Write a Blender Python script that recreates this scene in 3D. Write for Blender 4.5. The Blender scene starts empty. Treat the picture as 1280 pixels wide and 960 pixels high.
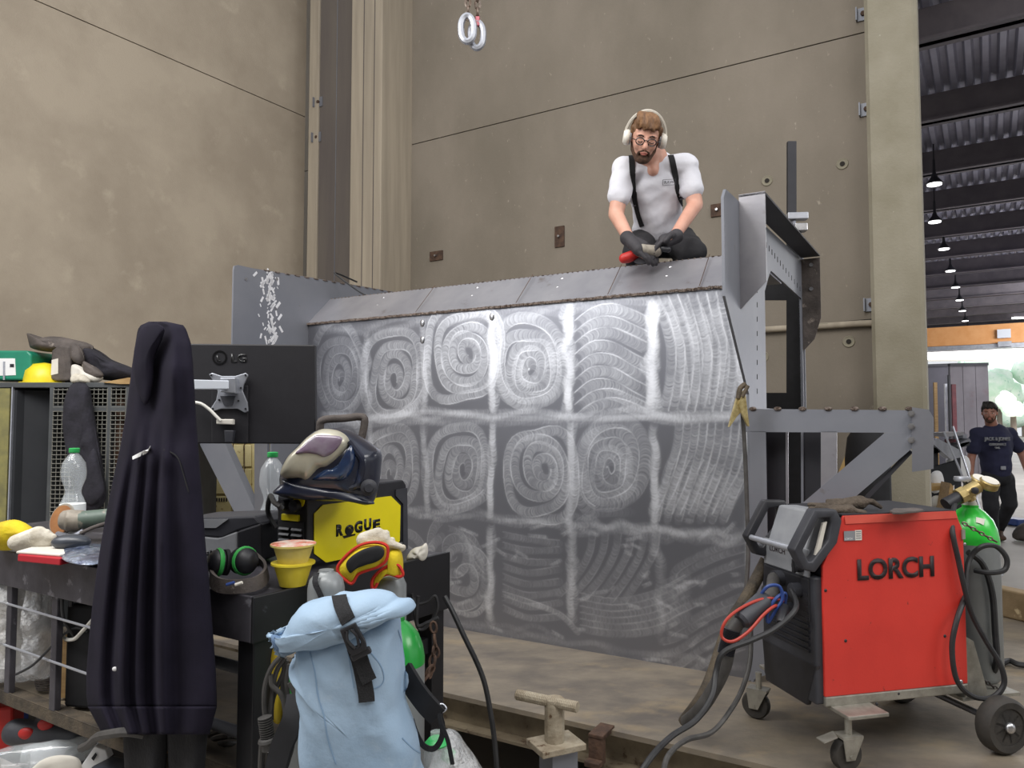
import bpy, bmesh, math, random
import numpy as np
from mathutils import Vector, Matrix, noise
from mathutils.bvhtree import BVHTree
random.seed(7)
PI = math.pi
SC = bpy.context.scene
COL = SC.collection
# ---------------------------------------------------------------- camera, world, lights, exposure
F = 913.0; PITCH = math.atan(45/913); CZ = 1.6
cd = bpy.data.cameras.new('camera'); cam = bpy.data.objects.new('camera', cd); COL.objects.link(cam)
cd.sensor_width = 36; cd.lens = F/1280*36; cd.clip_end = 300; cd.clip_start = 0.05
cam.location = (0, 0, CZ); cam.rotation_euler = (PI/2+PITCH, 0, 0)
SC.camera = cam
SC.view_settings.view_transform = 'Standard'; SC.view_settings.look = 'None'
SC.view_settings.gamma = 1; SC.view_settings.use_curve_mapping = False
SC.view_settings.exposure = 0.0
wd = bpy.data.worlds.new('world'); SC.world = wd; wd.use_nodes = True
wd.node_tree.nodes['Background'].inputs[0].default_value = (0.93, 0.96, 1.0, 1)
wd.node_tree.nodes['Background'].inputs[1].default_value = 0.85
def area(name, loc, target, size, energy, color=(1, 1, 1), sy=None):
    l = bpy.data.lights.new(name, 'AREA'); l.energy = energy; l.color = color; l.size = size
    if sy: l.shape = 'RECTANGLE'; l.size_y = sy
    o = bpy.data.objects.new(name, l); COL.objects.link(o); o.location = loc
    o.rotation_euler = (Vector(target)-Vector(loc)).to_track_quat('-Z', 'Y').to_euler()
    return o
area('unseen_light', (-2.7, 1.2, 5.2), (0.2, 4.2, 1.9), 2.2, 105, (1, 0.97, 0.93), 1.2)
area('unseen_light', (-3.4, 1.9, 3.6), (0.2, 4.1, 2.1), 1.6, 62, (0.97, 0.98, 1), 1.0)  # added low light, out of view, for the highlight on the ground panel
area('unseen_light', (2.4, -1.5, 6.5), (1.5, 4, 1.5), 2.5, 130, (1, 0.97, 0.94), 2.5)
area('unseen_light', (6.5, 0.5, 5.0), (1.6, 3.8, 1.6), 3, 140, (1, 0.98, 0.96), 2)  # added fill from the right to brighten the end plate
area('unseen_light', (-1.5, 0.0, 7.5), (-4.5, 7, 3.5), 3, 260, (1, 0.97, 0.93), 3)  # added fill to brighten the left wall
area('unseen_light', (15, 16, 5.8), (15, 16, 0), 6, 900, (1, 1, 1), 10)
area('unseen_light', (16, 18, 0.3), (11, 17, 6), 6, 900, (0.93, 0.93, 1), 12)  # added upward fill standing in for daylight bounced onto the roof
area('unseen_light', (20.5, 23, 5.2), (22, 31, 4.6), 4, 480, (1, 1, 1), 2)  # added fill, out of view, for the crane girder's near face
area('outdoor_fill', (31, 42, 14), (46, 62, 2), 8, 16000, (1, 1, 1), 8)  # added fill to whiten the trees and canopy, no real lamp
# ---------------------------------------------------------------- pixel helpers (1280x960)
cp, sp = math.cos(PITCH), math.sin(PITCH)
CAM = Vector((0, 0, CZ))
def ray(px, py):
    a = (px-640)/F; b = -(py-480)/F
    return Vector((a, cp-b*sp, sp+b*cp))
def W(px, py, Y):
    r = ray(px, py); return CAM+r*(Y/r.y)
def Wz(px, py, z):
    r = ray(px, py); return CAM+r*((z-CZ)/r.z)
def Wp(px, py, P0, N):
    r = ray(px, py); return CAM+r*((Vector(P0)-CAM).dot(N)/r.dot(N))
Z = Vector((0, 0, 1))
def V(*a): return Vector(a)
# ---------------------------------------------------------------- materials
def lin(c):
    if isinstance(c, str):
        c = [int(c[i:i+2], 16)/255 for i in (0, 2, 4)]
    return tuple((x/12.92 if x <= 0.04045 else ((x+0.055)/1.055)**2.4) for x in c)+(1,)
MATS = {}
def mat(name, c1, c2=None, scale=4, rough=0.6, metal=0, bump=0, bscale=None, c3=None, c3t=0.62, c3s=9, rough2=None, alpha=1, trans=0, emit=None, stretch=(1, 1, 1), detail=6, coat=0, bdist=0.01, spec=0.5, c3w=0.06):
    m = bpy.data.materials.new(name); m.use_nodes = True; nt = m.node_tree; N = nt.nodes; L = nt.links
    b = N['Principled BSDF']; b.inputs['Roughness'].default_value = rough; b.inputs['Metallic'].default_value = metal
    b.inputs['Specular IOR Level'].default_value = spec
    col = lin(c1); b.inputs['Base Color'].default_value = col
    tc = N.new('ShaderNodeTexCoord'); mp = N.new('ShaderNodeMapping'); mp.inputs['Scale'].default_value = stretch
    L.new(tc.outputs['Object'], mp.inputs['Vector'])
    def nz(s, d=detail):
        n = N.new('ShaderNodeTexNoise'); n.inputs['Scale'].default_value = s; n.inputs['Detail'].default_value = d; n.inputs['Roughness'].default_value = 0.6
        L.new(mp.outputs[0], n.inputs['Vector']); return n
    def ramp(src, a, bb):
        r = N.new('ShaderNodeMapRange'); r.inputs[1].default_value = a; r.inputs[2].default_value = bb; L.new(src, r.inputs[0]); return r
    cur = None
    if c2:
        n = nz(scale); r = ramp(n.outputs[0], 0.35, 0.65)
        mx = N.new('ShaderNodeMix'); mx.data_type = 'RGBA'; mx.inputs[6].default_value = col; mx.inputs[7].default_value = lin(c2)
        L.new(r.outputs[0], mx.inputs[0]); cur = mx.outputs[2]
        if rough2 is not None:
            rr = N.new('ShaderNodeMapRange'); rr.inputs[1].default_value = 0.35; rr.inputs[2].default_value = 0.65; rr.inputs[3].default_value = rough; rr.inputs[4].default_value = rough2
            L.new(n.outputs[0], rr.inputs[0]); L.new(rr.outputs[0], b.inputs['Roughness'])
    if c3:
        n3 = nz(c3s, 8); r3 = ramp(n3.outputs[0], c3t, c3t+c3w)
        mx3 = N.new('ShaderNodeMix'); mx3.data_type = 'RGBA'; mx3.inputs[6].default_value = col; mx3.inputs[7].default_value = lin(c3)
        if cur: L.new(cur, mx3.inputs[6])
        L.new(r3.outputs[0], mx3.inputs[0]); cur = mx3.outputs[2]
    if cur: L.new(cur, b.inputs['Base Color'])
    if bump:
        nb = nz(bscale or scale*6, 4); bp = N.new('ShaderNodeBump'); bp.inputs['Strength'].default_value = bump; bp.inputs['Distance'].default_value = bdist
        L.new(nb.outputs[0], bp.inputs['Height']); L.new(bp.outputs[0], b.inputs['Normal'])
    if alpha < 1: b.inputs['Alpha'].default_value = alpha
    if trans: b.inputs['Transmission Weight'].default_value = trans; b.inputs['IOR'].default_value = 1.15
    if coat: b.inputs['Coat Weight'].default_value = coat; b.inputs['Coat Roughness'].default_value = 0.15
    if emit: b.inputs['Emission Color'].default_value = lin(emit[0]); b.inputs['Emission Strength'].default_value = emit[1]
    MATS[name] = m; return m
# ---------------------------------------------------------------- mesh builder
def frame_of(d):
    d = Vector(d).normalized(); up = Z if abs(d.z) < 0.95 else Vector((1, 0, 0))
    x = d.cross(up).normalized(); y = x.cross(d).normalized(); return x, y, d
def catmull(pts, sub=6, closed=False):
    P = [Vector(p) for p in pts]; n = len(P); out = []
    rng = range(n if closed else n-1)
    for i in rng:
        if closed: a, b, c, d = P[(i-1) % n], P[i], P[(i+1) % n], P[(i+2) % n]
        else: a, b, c, d = P[max(i-1, 0)], P[i], P[i+1], P[min(i+2, n-1)]
        for k in range(sub):
            t = k/sub
            out.append(0.5*((2*b)+(c-a)*t+(2*a-5*b+4*c-d)*t*t+(3*b-a-3*c+d)*t**3))
    if not closed: out.append(P[-1])
    return out
class MB:
    def __init__(s): s.v = []; s.f = []
    def add(s, vs, fs):
        o = len(s.v); s.v += [Vector(v) for v in vs]; s.f += [tuple(i+o for i in q) for q in fs]; return s
    def par(s, o, a, b, c):     # parallelepiped from a corner and three edges
        o, a, b, c = map(Vector, (o, a, b, c))
        return s.add([o, o+a, o+a+b, o+b, o+c, o+a+c, o+a+b+c, o+b+c], [(3, 2, 1, 0), (4, 5, 6, 7), (0, 1, 5, 4), (1, 2, 6, 5), (2, 3, 7, 6), (3, 0, 4, 7)])
    def box(s, c, size, X=(1, 0, 0), Y=None, Zv=None):
        X = Vector(X).normalized()
        if Y is None: Y = Z.cross(X).normalized()
        Y = Vector(Y).normalized(); Zv = Vector(Zv).normalized() if Zv is not None else X.cross(Y)
        a, b, d = X*size[0], Y*size[1], Zv*size[2]
        return s.par(Vector(c)-(a+b+d)/2, a, b, d)
    def prism(s, pts, vec):
        n = len(pts); vec = Vector(vec); P = [Vector(p) for p in pts]
        fs = [tuple(range(n))[::-1], tuple(range(n, 2*n))]+[(i, (i+1) % n, n+(i+1) % n, n+i) for i in range(n)]
        return s.add(P+[p+vec for p in P], fs)
    def ringprism(s, outer, inner, vec):
        n = len(outer); vec = Vector(vec); O = [Vector(p) for p in outer]; I = [Vector(p) for p in inner]
        vs = O+I+[p+vec for p in O]+[p+vec for p in I]; fs = []
        for i in range(n):
            j = (i+1) % n
            fs += [(i, j, n+j, n+i), (2*n+i, 3*n+i, 3*n+j, 2*n+j), (i, 2*n+i, 2*n+j, j), (n+i, n+j, 3*n+j, 3*n+i)]
        return s.add(vs, fs)
    def cyl(s, p0, p1, r0, r1=None, n=16, caps=True):
        if r1 is None: r1 = r0
        p0, p1 = Vector(p0), Vector(p1); x, y, d = frame_of(p1-p0)
        vs = [p+(x*math.cos(2*PI*i/n)+y*math.sin(2*PI*i/n))*r for p, r in ((p0, r0), (p1, r1)) for i in range(n)]
        fs = [(i, (i+1) % n, n+(i+1) % n, n+i) for i in range(n)]
        if caps: fs += [tuple(range(n))[::-1], tuple(range(n, 2*n))]
        return s.add(vs, fs)
    def tube(s, pts, r, n=8, closed=False, sub=6, rr=None):
        P = catmull(pts, sub, closed) if sub > 1 else [Vector(p) for p in pts]
        m = len(P); vs = []; x = None
        for i, p in enumerate(P):
            if closed: d = P[(i+1) % m]-P[(i-1) % m]
            else: d = P[min(i+1, m-1)]-P[max(i-1, 0)]
            if d.length < 1e-9: d = Vector((0, 0, 1))
            d.normalize()
            if x is None: x = frame_of(d)[0]
            x = (x-d*x.dot(d))
            x = x.normalized() if x.length > 1e-6 else frame_of(d)[0]
            y = d.cross(x)
            q = r if rr is None else rr(i/(m-1))
            vs += [p+(x*math.cos(2*PI*k/n)+y*math.sin(2*PI*k/n))*q for k in range(n)]
        fs = []
        for i in range(m if closed else m-1):
            a = i*n; b = ((i+1) % m)*n
            fs += [(a+k, a+(k+1) % n, b+(k+1) % n, b+k) for k in range(n)]
        if not closed: fs += [tuple(range(n))[::-1], tuple(range((m-1)*n, m*n))]
        return s.add(vs, fs)
    def band(s, pts, nrm, w, t, sub=6):   # flat strap along points; nrm = list of normals or one normal
        P = catmull(pts, sub) if sub > 1 else [Vector(p) for p in pts]
        if isinstance(nrm, (list, tuple)) and len(nrm) == len(pts) and not isinstance(nrm[0], (int, float)):
            Nn = catmull(nrm, sub) if sub > 1 else [Vector(q) for q in nrm]
        else: Nn = [Vector(nrm)]*len(P)
        vs = []; m = len(P)
        for i, p in enumerate(P):
            d = (P[min(i+1, m-1)]-P[max(i-1, 0)]).normalized(); nn = Nn[i].normalized(); x = d.cross(nn).normalized()
            nn = x.cross(d)
            vs += [p-x*w/2, p+x*w/2, p+x*w/2+nn*t, p-x*w/2+nn*t]
        fs = [(3, 2, 1, 0), ((m-1)*4, (m-1)*4+1, (m-1)*4+2, (m-1)*4+3)]
        for i in range(m-1):
            a = i*4; b = a+4
            fs += [(a+k, a+(k+1) % 4, b+(k+1) % 4, b+k) for k in range(4)]
        return s.add(vs, fs)
    def lathe(s, prof, base, axis=(0, 0, 1), n=24, caps=True):
        base = Vector(base); x, y, d = frame_of(axis); vs = []
        for r, h in prof: vs += [base+d*h+(x*math.cos(2*PI*i/n)+y*math.sin(2*PI*i/n))*max(r, 1e-4) for i in range(n)]
        m = len(prof); fs = [(a*n+i, a*n+(i+1) % n, (a+1)*n+(i+1) % n, (a+1)*n+i) for a in range(m-1) for i in range(n)]
        if caps: fs += [tuple(range(n))[::-1], tuple(range((m-1)*n, m*n))]
        return s.add(vs, fs)
    def sph(s, c, r, X=None, Y=None, Zv=None, n=16, m=10):
        if not isinstance(r, (tuple, list)): r = (r, r, r)
        X = Vector(X) if X is not None else Vector((1, 0, 0)); Y = Vector(Y) if Y is not None else Vector((0, 1, 0)); Zv = Vector(Zv) if Zv is not None else Vector((0, 0, 1))
        c = Vector(c); vs = [c+Zv*r[2]]
        for j in range(1, m):
            ph = PI*j/m
            for i in range(n):
                th = 2*PI*i/n; vs.append(c+X*(r[0]*math.sin(ph)*math.cos(th))+Y*(r[1]*math.sin(ph)*math.sin(th))+Zv*(r[2]*math.cos(ph)))
        vs.append(c-Zv*r[2]); fs = [(0, 1+i, 1+(i+1) % n) for i in range(n)]
        for j in range(m-2):
            for i in range(n): fs.append((1+j*n+i, 1+(j+1)*n+i, 1+(j+1)*n+(i+1) % n, 1+j*n+(i+1) % n))
        k = 1+(m-2)*n; fs += [(k+(i+1) % n, k+i, len(vs)-1) for i in range(n)]
        return s.add(vs, fs)
    def cap(s, p0, p1, r0, r1, n=12):
        s.cyl(p0, p1, r0, r1, n); s.sph(p0, r0*1.0, n=n, m=8); s.sph(p1, r1*1.0, n=n, m=8); return s
    def puff(s, outline, T, Nrm=(0, -1, 0), c=None, sub=5, rings=7, e=2.0, wr=0, ws=20, back=1.0):
        # cushion-like solid: star-shaped outline (3D points), bulging T to the front and back*T behind
        O = catmull(outline, sub, True); n = len(O); Nrm = Vector(Nrm).normalized()
        c = Vector(c) if c is not None else sum(O, Vector())/n
        vs = []; fs = []
        for side in (1, -back):
            base = len(vs); vs.append(c+Nrm*T*side)
            for k in range(1, rings+1):
                q = math.sin(k/rings*PI/2); h = T*side*max(0, 1-q**e)**(1/2)
                for p in O:
                    pt = c+(p-c)*q
                    if wr: h2 = h+wr*noise.noise(pt*ws)*(1-q*0.8)*(1 if side > 0 else 0)
                    else: h2 = h
                    vs.append(pt+Nrm*h2)
            fs += [(base, base+1+i, base+1+(i+1) % n) if side > 0 else (base, base+1+(i+1) % n, base+1+i) for i in range(n)]
            for k in range(rings-1):
                a = base+1+k*n; b = a+n
                for i in range(n):
                    q = (a+i, b+i, b+(i+1) % n, a+(i+1) % n)
                    fs.append(q if side > 0 else q[::-1])
        b1 = 1+(rings-1)*n; b2 = (1+rings*n)+1+(rings-1)*n
        fs += [(b1+i, b2+i, b2+(i+1) % n, b1+(i+1) % n) for i in range(n)]
        return s.add(vs, fs)
    def build(s, name, m, parent=None, smooth=False, bevel=0, bseg=2, remesh=0, relax=0, label=None, disp=None, ang=40, wob=None, kind=None):
        off = Vector(parent.matrix_world.translation) if parent else Vector((0, 0, 0))
        if parent: off = world_loc(parent)
        me = bpy.data.meshes.new(name)
        me.from_pydata([tuple(v) for v in s.v], [], s.f)
        bm = bmesh.new(); bm.from_mesh(me); bmesh.ops.remove_doubles(bm, verts=bm.verts, dist=1e-6) if False else None
        bmesh.ops.recalc_face_normals(bm, faces=bm.faces)
        if bevel: bmesh.ops.bevel(bm, geom=[e for e in bm.edges if len(e.link_faces) == 2 and e.calc_face_angle(0) > 0.5], offset=bevel, segments=bseg, profile=0.5, affect='EDGES', clamp_overlap=True)
        bm.to_mesh(me); bm.free()
        if remesh:
            o = bpy.data.objects.new('tmp', me); COL.objects.link(o)
            r = o.modifiers.new('r', 'REMESH'); r.mode = 'VOXEL'; r.voxel_size = remesh
            if relax: q = o.modifiers.new('s', 'SMOOTH'); q.iterations = relax; q.factor = 0.5
            dg = bpy.context.evaluated_depsgraph_get(); m2 = bpy.data.meshes.new_from_object(o.evaluated_get(dg))
            bpy.data.objects.remove(o); me = m2; me.name = name; smooth = True
        if disp:
            for v in me.vertices: v.co = disp(v.co.copy(), v.normal.copy())
        for v in me.vertices: v.co -= off
        if smooth:
            for p in me.polygons: p.use_smooth = True
            if not remesh: me.set_sharp_from_angle(angle=math.radians(ang))
        me.materials.clear(); me.materials.append(m)
        ob = bpy.data.objects.new(name, me); COL.objects.link(ob)
        if parent: ob.parent = parent
        if label: ob['label'] = label
        if kind: ob['kind'] = kind
        return ob
def world_loc(o):
    l = Vector(o.location); p = o.parent
    while p: l += Vector(p.location); p = p.parent
    return l
def thing(name, label, cat, loc, group=None):
    o = bpy.data.objects.new(name, None); COL.objects.link(o); o.location = loc; o.empty_display_size = 0.05
    o['label'] = label; o['category'] = cat
    if group: o['group'] = group
    return o
def tag(o, label, cat, group=None, kind=None):
    o['label'] = label; o['category'] = cat
    if group: o['group'] = group
    if kind: o['kind'] = kind
    return o
def struct(o): o['kind'] = 'structure'; return o
def children(o): return [c for c in bpy.data.objects if c.parent == o]
def dup(root, loc, label=None, parent=None):
    r = root.copy(); COL.objects.link(r)
    if parent is None: r.location = loc
    if label: r['label'] = label
    if parent is not None: r.parent = parent
    for ch in children(root): dup(ch, None, None, r)
    return r
def bvh(o):
    me = o.data; off = world_loc(o)
    return BVHTree.FromPolygons([v.co+off for v in me.vertices], [tuple(p.vertices) for p in me.polygons])
def onto(tree, px, py, lift=0.002):
    r = ray(px, py).normalized(); h = tree.ray_cast(CAM, r)
    if h[0] is None: return None, None
    n = h[1] if h[1].dot(r) < 0 else -h[1]
    return h[0]+n*lift, n
def strap_on(tree, path, w, t, name, m, parent, lift=0.001, steps=4, label=None):
    P2 = catmull([Vector((a, b, 0)) for a, b in path], steps); P = []; Nn = []
    for q in P2:
        p, n = onto(tree, q.x, q.y, lift)
        if p is not None: P.append(p); Nn.append(n)
    if len(P) < 2: return None
    for _ in range(2): P = [P[0]]+[(P[i-1]+P[i]*2+P[i+1])/4 for i in range(1, len(P)-1)]+[P[-1]]
    for _ in range(3): Nn = [Nn[0]]+[(Nn[i-1]+Nn[i]+Nn[i+1]).normalized() for i in range(1, len(Nn)-1)]+[Nn[-1]]
    b = MB(); b.band(P, Nn, w, t, sub=1); return b.build(name, m, parent, smooth=True, label=label)
def text(s, name, m, parent, o, xdir, ydir, width, height, ext=0.001, bold=0.0, label=None, tree=None, shear=0, spacing=1):
    cu = bpy.data.curves.new('t', 'FONT'); cu.body = s; cu.extrude = 0.0; cu.offset = bold; cu.shear = shear; cu.space_character = spacing; cu.resolution_u = 4
    ob = bpy.data.objects.new('t', cu); COL.objects.link(ob)
    dg = bpy.context.evaluated_depsgraph_get(); me = bpy.data.meshes.new_from_object(ob.evaluated_get(dg)); bpy.data.objects.remove(ob)
    xs = [v.co.x for v in me.vertices]; ys = [v.co.y for v in me.vertices]
    x0, x1, y0, y1 = min(xs), max(xs), min(ys), max(ys)
    X = Vector(xdir).normalized(); Y = Vector(ydir).normalized(); Nn = X.cross(Y).normalized(); o = Vector(o)
    bm = bmesh.new(); bm.from_mesh(me)
    r = bmesh.ops.extrude_face_region(bm, geom=bm.faces[:])
    top = {v for v in r['geom'] if isinstance(v, bmesh.types.BMVert)}
    off = world_loc(parent) if parent else Vector()
    for v in bm.verts:
        q = v.co; p = o+X*((q.x-x0)/(x1-x0)*width)+Y*((q.y-y0)/(y1-y0)*height)
        v.co = p+(Nn*ext if v in top else Vector())-off
    bm.to_mesh(me); bm.free()
    me.materials.clear(); me.materials.append(m)
    ob = bpy.data.objects.new(name, me); COL.objects.link(ob)
    if parent: ob.parent = parent
    if label: ob['label'] = label
    return ob
def PX(pts, Y): return [W(x, y, Y) for x, y in pts]
def zoomed(pts, x0, y0, s): return [(x0+x/s, y0+y/s) for x, y in pts]
# ---------------------------------------------------------------- palette
mat('wall_pale', 'aea291', '9c9080', 1.1, 0.85, bump=0.25, bscale=60, c3='b8ac9a', c3t=0.60, c3s=3, c3w=0.2)
mat('wall_grey', '887f73', '787064', 0.9, 0.85, bump=0.25, bscale=50, c3='a0978a', c3t=0.66, c3s=18, c3w=0.08, stretch=(1, 1, 0.6))
mat('column_shaded', '5c5552', '68615a', 1.5, 0.8, bump=0.2, bscale=40, stretch=(3, 3, 0.3))  # shade on the corner column's front face painted in as darker concrete
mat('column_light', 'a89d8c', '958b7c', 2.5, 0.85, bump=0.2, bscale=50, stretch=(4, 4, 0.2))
mat('column_grey', '989282', '87816f', 1.6, 0.85, bump=0.3, bscale=50, c3='b0ab9d', c3t=0.7, c3s=22)
mat('floor_concrete', 'a5a09a', '8d8882', 0.8, 0.6, bump=0.1, bscale=20)
mat('joint_dark', '2a2622', rough=0.9)
mat('rust', '5a4334', '3c2c24', 20, 0.8, bump=0.4, bscale=60)
mat('steel', '8f9097', '7d7f87', 2.2, 0.42, metal=0.75, bump=0.03, bscale=30, rough2=0.52, c3='6c625c', c3t=0.66, c3s=3.5, c3w=0.15)
mat('steel_light', 'aaa8ac', '96959b', 3, 0.4, metal=0.7, bump=0.04, bscale=40, c3='75695e', c3t=0.64, c3s=6, c3w=0.14)
mat('steel_paint', '84868d', '767982', 1.5, 0.48, metal=0.35, bump=0.03, bscale=30, c3='6a625c', c3t=0.66, c3s=7, c3w=0.1)
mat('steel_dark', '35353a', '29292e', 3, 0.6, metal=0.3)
mat('steel_bright', 'c4c4c6', 'a2a2a6', 15, 0.3, metal=0.9)
mat('weld_bead', '9c8f86', '4a3a30', 60, 0.4, metal=0.7, bump=1, bscale=160)
mat('heat_tint', '5b4436', '7a624c', 25, 0.6, metal=0.4)
mat('plate_floor', '8c8170', '68615a', 2.6, 0.48, metal=0.3, bump=0.2, bscale=25, c3='9a8a70', c3t=0.54, c3s=3.6, c3w=0.2, rough2=0.65, stretch=(1, 1.6, 1))
mat('beam_dirty', '8a7f6a', '6a5f4e', 6, 0.7, metal=0.2, bump=0.3, bscale=50, c3='4a3a2c', c3t=0.6, c3s=12)
mat('post_dirty', 'a89e8b', '877a66', 14, 0.75, bump=0.4, bscale=80, c3='59432f', c3t=0.62, c3s=28)
mat('cart_steel', '55535a', '3e3c42', 7, 0.45, metal=0.5, bump=0.08, bscale=40, c3='76757c', c3t=0.6, c3s=16)
mat('cart_black', '17171a', '1f1f23', 6, 0.45, metal=0.2, c3='3a3a40', c3t=0.68, c3s=18)
mat('cart_rod', '8d8880', '5e554d', 20, 0.5, metal=0.6)
mat('black_plastic', '1c1c20', '26262b', 12, 0.45)
mat('black_matte', '121215', '1a1a1e', 20, 0.8)
mat('dark_grey_plastic', '3a3b41', '2f3036', 10, 0.5)
mat('grey_plastic', '8e9094', '7f8186', 10, 0.5)
mat('monitor_black', '18171c', '1c1b20', 30, 0.55, bump=0.05, bscale=300)
mat('logo_black', '0b0b0d', rough=0.3)
mat('silver', 'b9bcc4', 'a4a7b0', 8, 0.35, metal=0.6)
mat('white_paint', 'd6dbe4', rough=0.35)
mat('white_cable', 'dcdad2', rough=0.5)
mat('hoodie', '1d1b26', '24212e', 8, 0.95, bump=0.5, bscale=500, bdist=0.002, spec=0.15)
mat('trouser_black', '121216', '1b1b20', 9, 0.9, bump=0.3, bscale=90)
mat('tag_white', 'e2e2e2', rough=0.8)
mat('red_paint', 'd23a30', 'c4332b', 3, 0.42, bump=0.05, bscale=120, c3='7e2a25', c3t=0.67, c3s=45, c3w=0.08)
mat('red_edge', 'd85c4c', 'cc4a3d', 6, 0.5)
mat('black_print', '1c1216', '2b171a', 60, 0.6, c3='c2352d', c3t=0.68, c3s=60, c3w=0.02)
mat('caster_metal', 'a9a69d', '8c8980', 18, 0.4, metal=0.6, bump=0.1, bscale=60)
mat('rubber', '2a2826', '3d3934', 14, 0.75, bump=0.1, bscale=60)
mat('cable_black', '2a2a2c', '1c1c1e', 20, 0.55)
mat('cable_grey', '4d4b49', '3a3837', 20, 0.6)
mat('hose_brown', '5a4f40', '352f28', 14, 0.8, bump=0.5, bscale=120)
mat('cable_red', 'a8382c', rough=0.5)
mat('cable_blue', '26407e', rough=0.45)
mat('green_gas', '2fc23c', '24ad33', 5, 0.3, coat=0.3, c3='7dd87a', c3t=0.72, c3s=12)
mat('green_dark', '1f9a3c', '178230', 5, 0.3, coat=0.3)
mat('cylinder_grey', '868a8b', '787b7c', 5, 0.4, metal=0.2, c3='66686a', c3t=0.66, c3s=14)
mat('brass', 'c2ad78', '94804f', 20, 0.4, metal=0.6)
mat('clamp_brass', 'd4c592', '9f8b58', 30, 0.4, metal=0.7)
mat('skin', 'd0a08c', 'c28f7b', 8, 0.5)
mat('skin_dark', 'a97864', '96685a', 8, 0.5)
mat('shirt_white', 'd9d9e0', 'cfcfd7', 8, 0.9, bump=0.2, bscale=30)
mat('shirt_navy', '2a2c48', '23253e', 8, 0.9, bump=0.2, bscale=30)
mat('trouser_work', '222226', '2d2c2f', 9, 0.9, c3='5f564a', c3t=0.66, c3s=8, bump=0.2, bscale=40)
mat('trouser_dark', '26272c', '1d1e22', 9, 0.9)
mat('hair_brown', '553a26', '86603c', 40, 0.6, bump=0.6, bscale=120, stretch=(1, 1, 0.25))
mat('hair_dark', '17130f', '241d18', 40, 0.6, bump=0.5, bscale=120)
mat('beard', '3c281c', '5a3e2c', 80, 0.8, bump=0.6, bscale=300)
mat('glove_grey', '3a373b', '2b292d', 14, 0.7, c3='a34a48', c3t=0.7, c3s=16)
mat('headphone_white', 'e8e3d8', 'dad4c8', 10, 0.4)
mat('glass_frame', '1b1416', rough=0.3)
mat('lens_clear', 'ffffff', rough=0.02, trans=1, alpha=0.25)
mat('suspender', '0e0e11', rough=0.8)
mat('eye_white', 'd8d2cc', rough=0.3)
mat('lip', 'a8655a', rough=0.5)
mat('yellow_paint', 'f2e211', 'e9d80e', 5, 0.35, coat=0.2)
mat('navy_shell', '20263a', '171b2a', 6, 0.3, coat=0.5, c3='34405e', c3t=0.6, c3s=8)
mat('helmet_silver', 'c0bba8', 'a9a596', 8, 0.35, metal=0.35, coat=0.3)
mat('lens_purple', '6a4a6c', '8a7f8c', 10, 0.12, coat=0.8)
mat('window_blue', '1a2440', '243a5c', 20, 0.1, coat=1)
mat('bag_seam', '7f9ab6', rough=0.8)
mat('bag_blue', '9cb3c9', '8fa8c0', 4, 0.75, bump=0.15, bscale=60, c3='b0c2d2', c3t=0.6, c3s=10, c3w=0.2)
mat('bag_inner', '5f7796', rough=0.8)
mat('webbing', '161619', '1f1f22', 60, 0.8, bump=0.4, bscale=300)
mat('glove_yellow', 'd9c21c', 'b89a18', 14, 0.8, bump=0.3, bscale=60)
mat('glove_red', 'cf2f22', 'b5261c', 20, 0.8)
mat('glove_white', 'd8d2c4', 'b8b0a0', 20, 0.85, bump=0.4, bscale=80, c3='8a8070', c3t=0.66, c3s=30)
mat('cup_yellow', 'e6d23c', 'd8c236', 10, 0.4)
mat('cup_clear', 'd8c978', 'c9b660', 12, 0.3)
mat('cup_lid', 'e0dcd0', 'd65a3a', 40, 0.4, c3='3a7a48', c3t=0.62, c3s=40)
mat('pet_clear', 'f4fbff', rough=0.06, alpha=0.22, trans=0, spec=1.0, coat=1)
mat('pet_cap', '2fa556', rough=0.4)
mat('label_white', 'e8ecec', rough=0.5)
mat('label_green', '5fc048', rough=0.5)
mat('film', 'd5d8dc', 'ffffff', 20, 0.15, alpha=0.42, bump=1, bscale=30, coat=1, bdist=0.03)
mat('locker_grey', '55585a', '484a4b', 6, 0.6, metal=0.3, c3='7a6a55', c3t=0.68, c3s=14)
mat('locker_olive', '8a8450', '6e6a48', 10, 0.6)
mat('locker_dark', '26282c', '202226', 4, 0.8)
mat('wire', '8d8c84', rough=0.5, metal=0.5)
mat('cloth_dark', '2c2a33', '1d1c22', 12, 0.95, bump=0.5, bscale=40)
mat('leather_grey', '5c5450', '433d3a', 10, 0.75, bump=0.5, bscale=30, c3='8a8078', c3t=0.64, c3s=14)
mat('green_box', '1f8468', '1b765d', 6, 0.45)
mat('yellow_hat', 'e8d62a', 'd6c122', 10, 0.4)
mat('wood', 'a98a5c', '8d6f46', 6, 0.7, stretch=(1, 6, 6))
mat('wood_grey', '6e645a', '5a5148', 6, 0.8, stretch=(8, 8, 1))
mat('cabinet_beige', 'd3c695', 'bfb07c', 8, 0.6, c3='8d6f3a', c3t=0.64, c3s=14, bump=0.1)
mat('book_red', 'b01f2c', rough=0.5)
mat('paper', 'd9d5cc', 'c9c4b9', 6, 0.8)
mat('foil', '8f9bb0', '3c4668', 16, 0.2, metal=0.3, bump=1, bscale=30, bdist=0.02, coat=1, c3='e8eef8', c3t=0.64, c3s=30)
mat('mouse', '3c4048', '30343c', 8, 0.35)
mat('grinder_green', '5a6a60', '4a564e', 12, 0.5, c3='8a857a', c3t=0.6, c3s=30)
mat('dusty_alu', 'a39c90', '857d72', 20, 0.6, metal=0.3)
mat('disc_brown', '8a5a34', 'a57240', 12, 0.7)
mat('metabo_green', '39a04a', rough=0.4)
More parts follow.
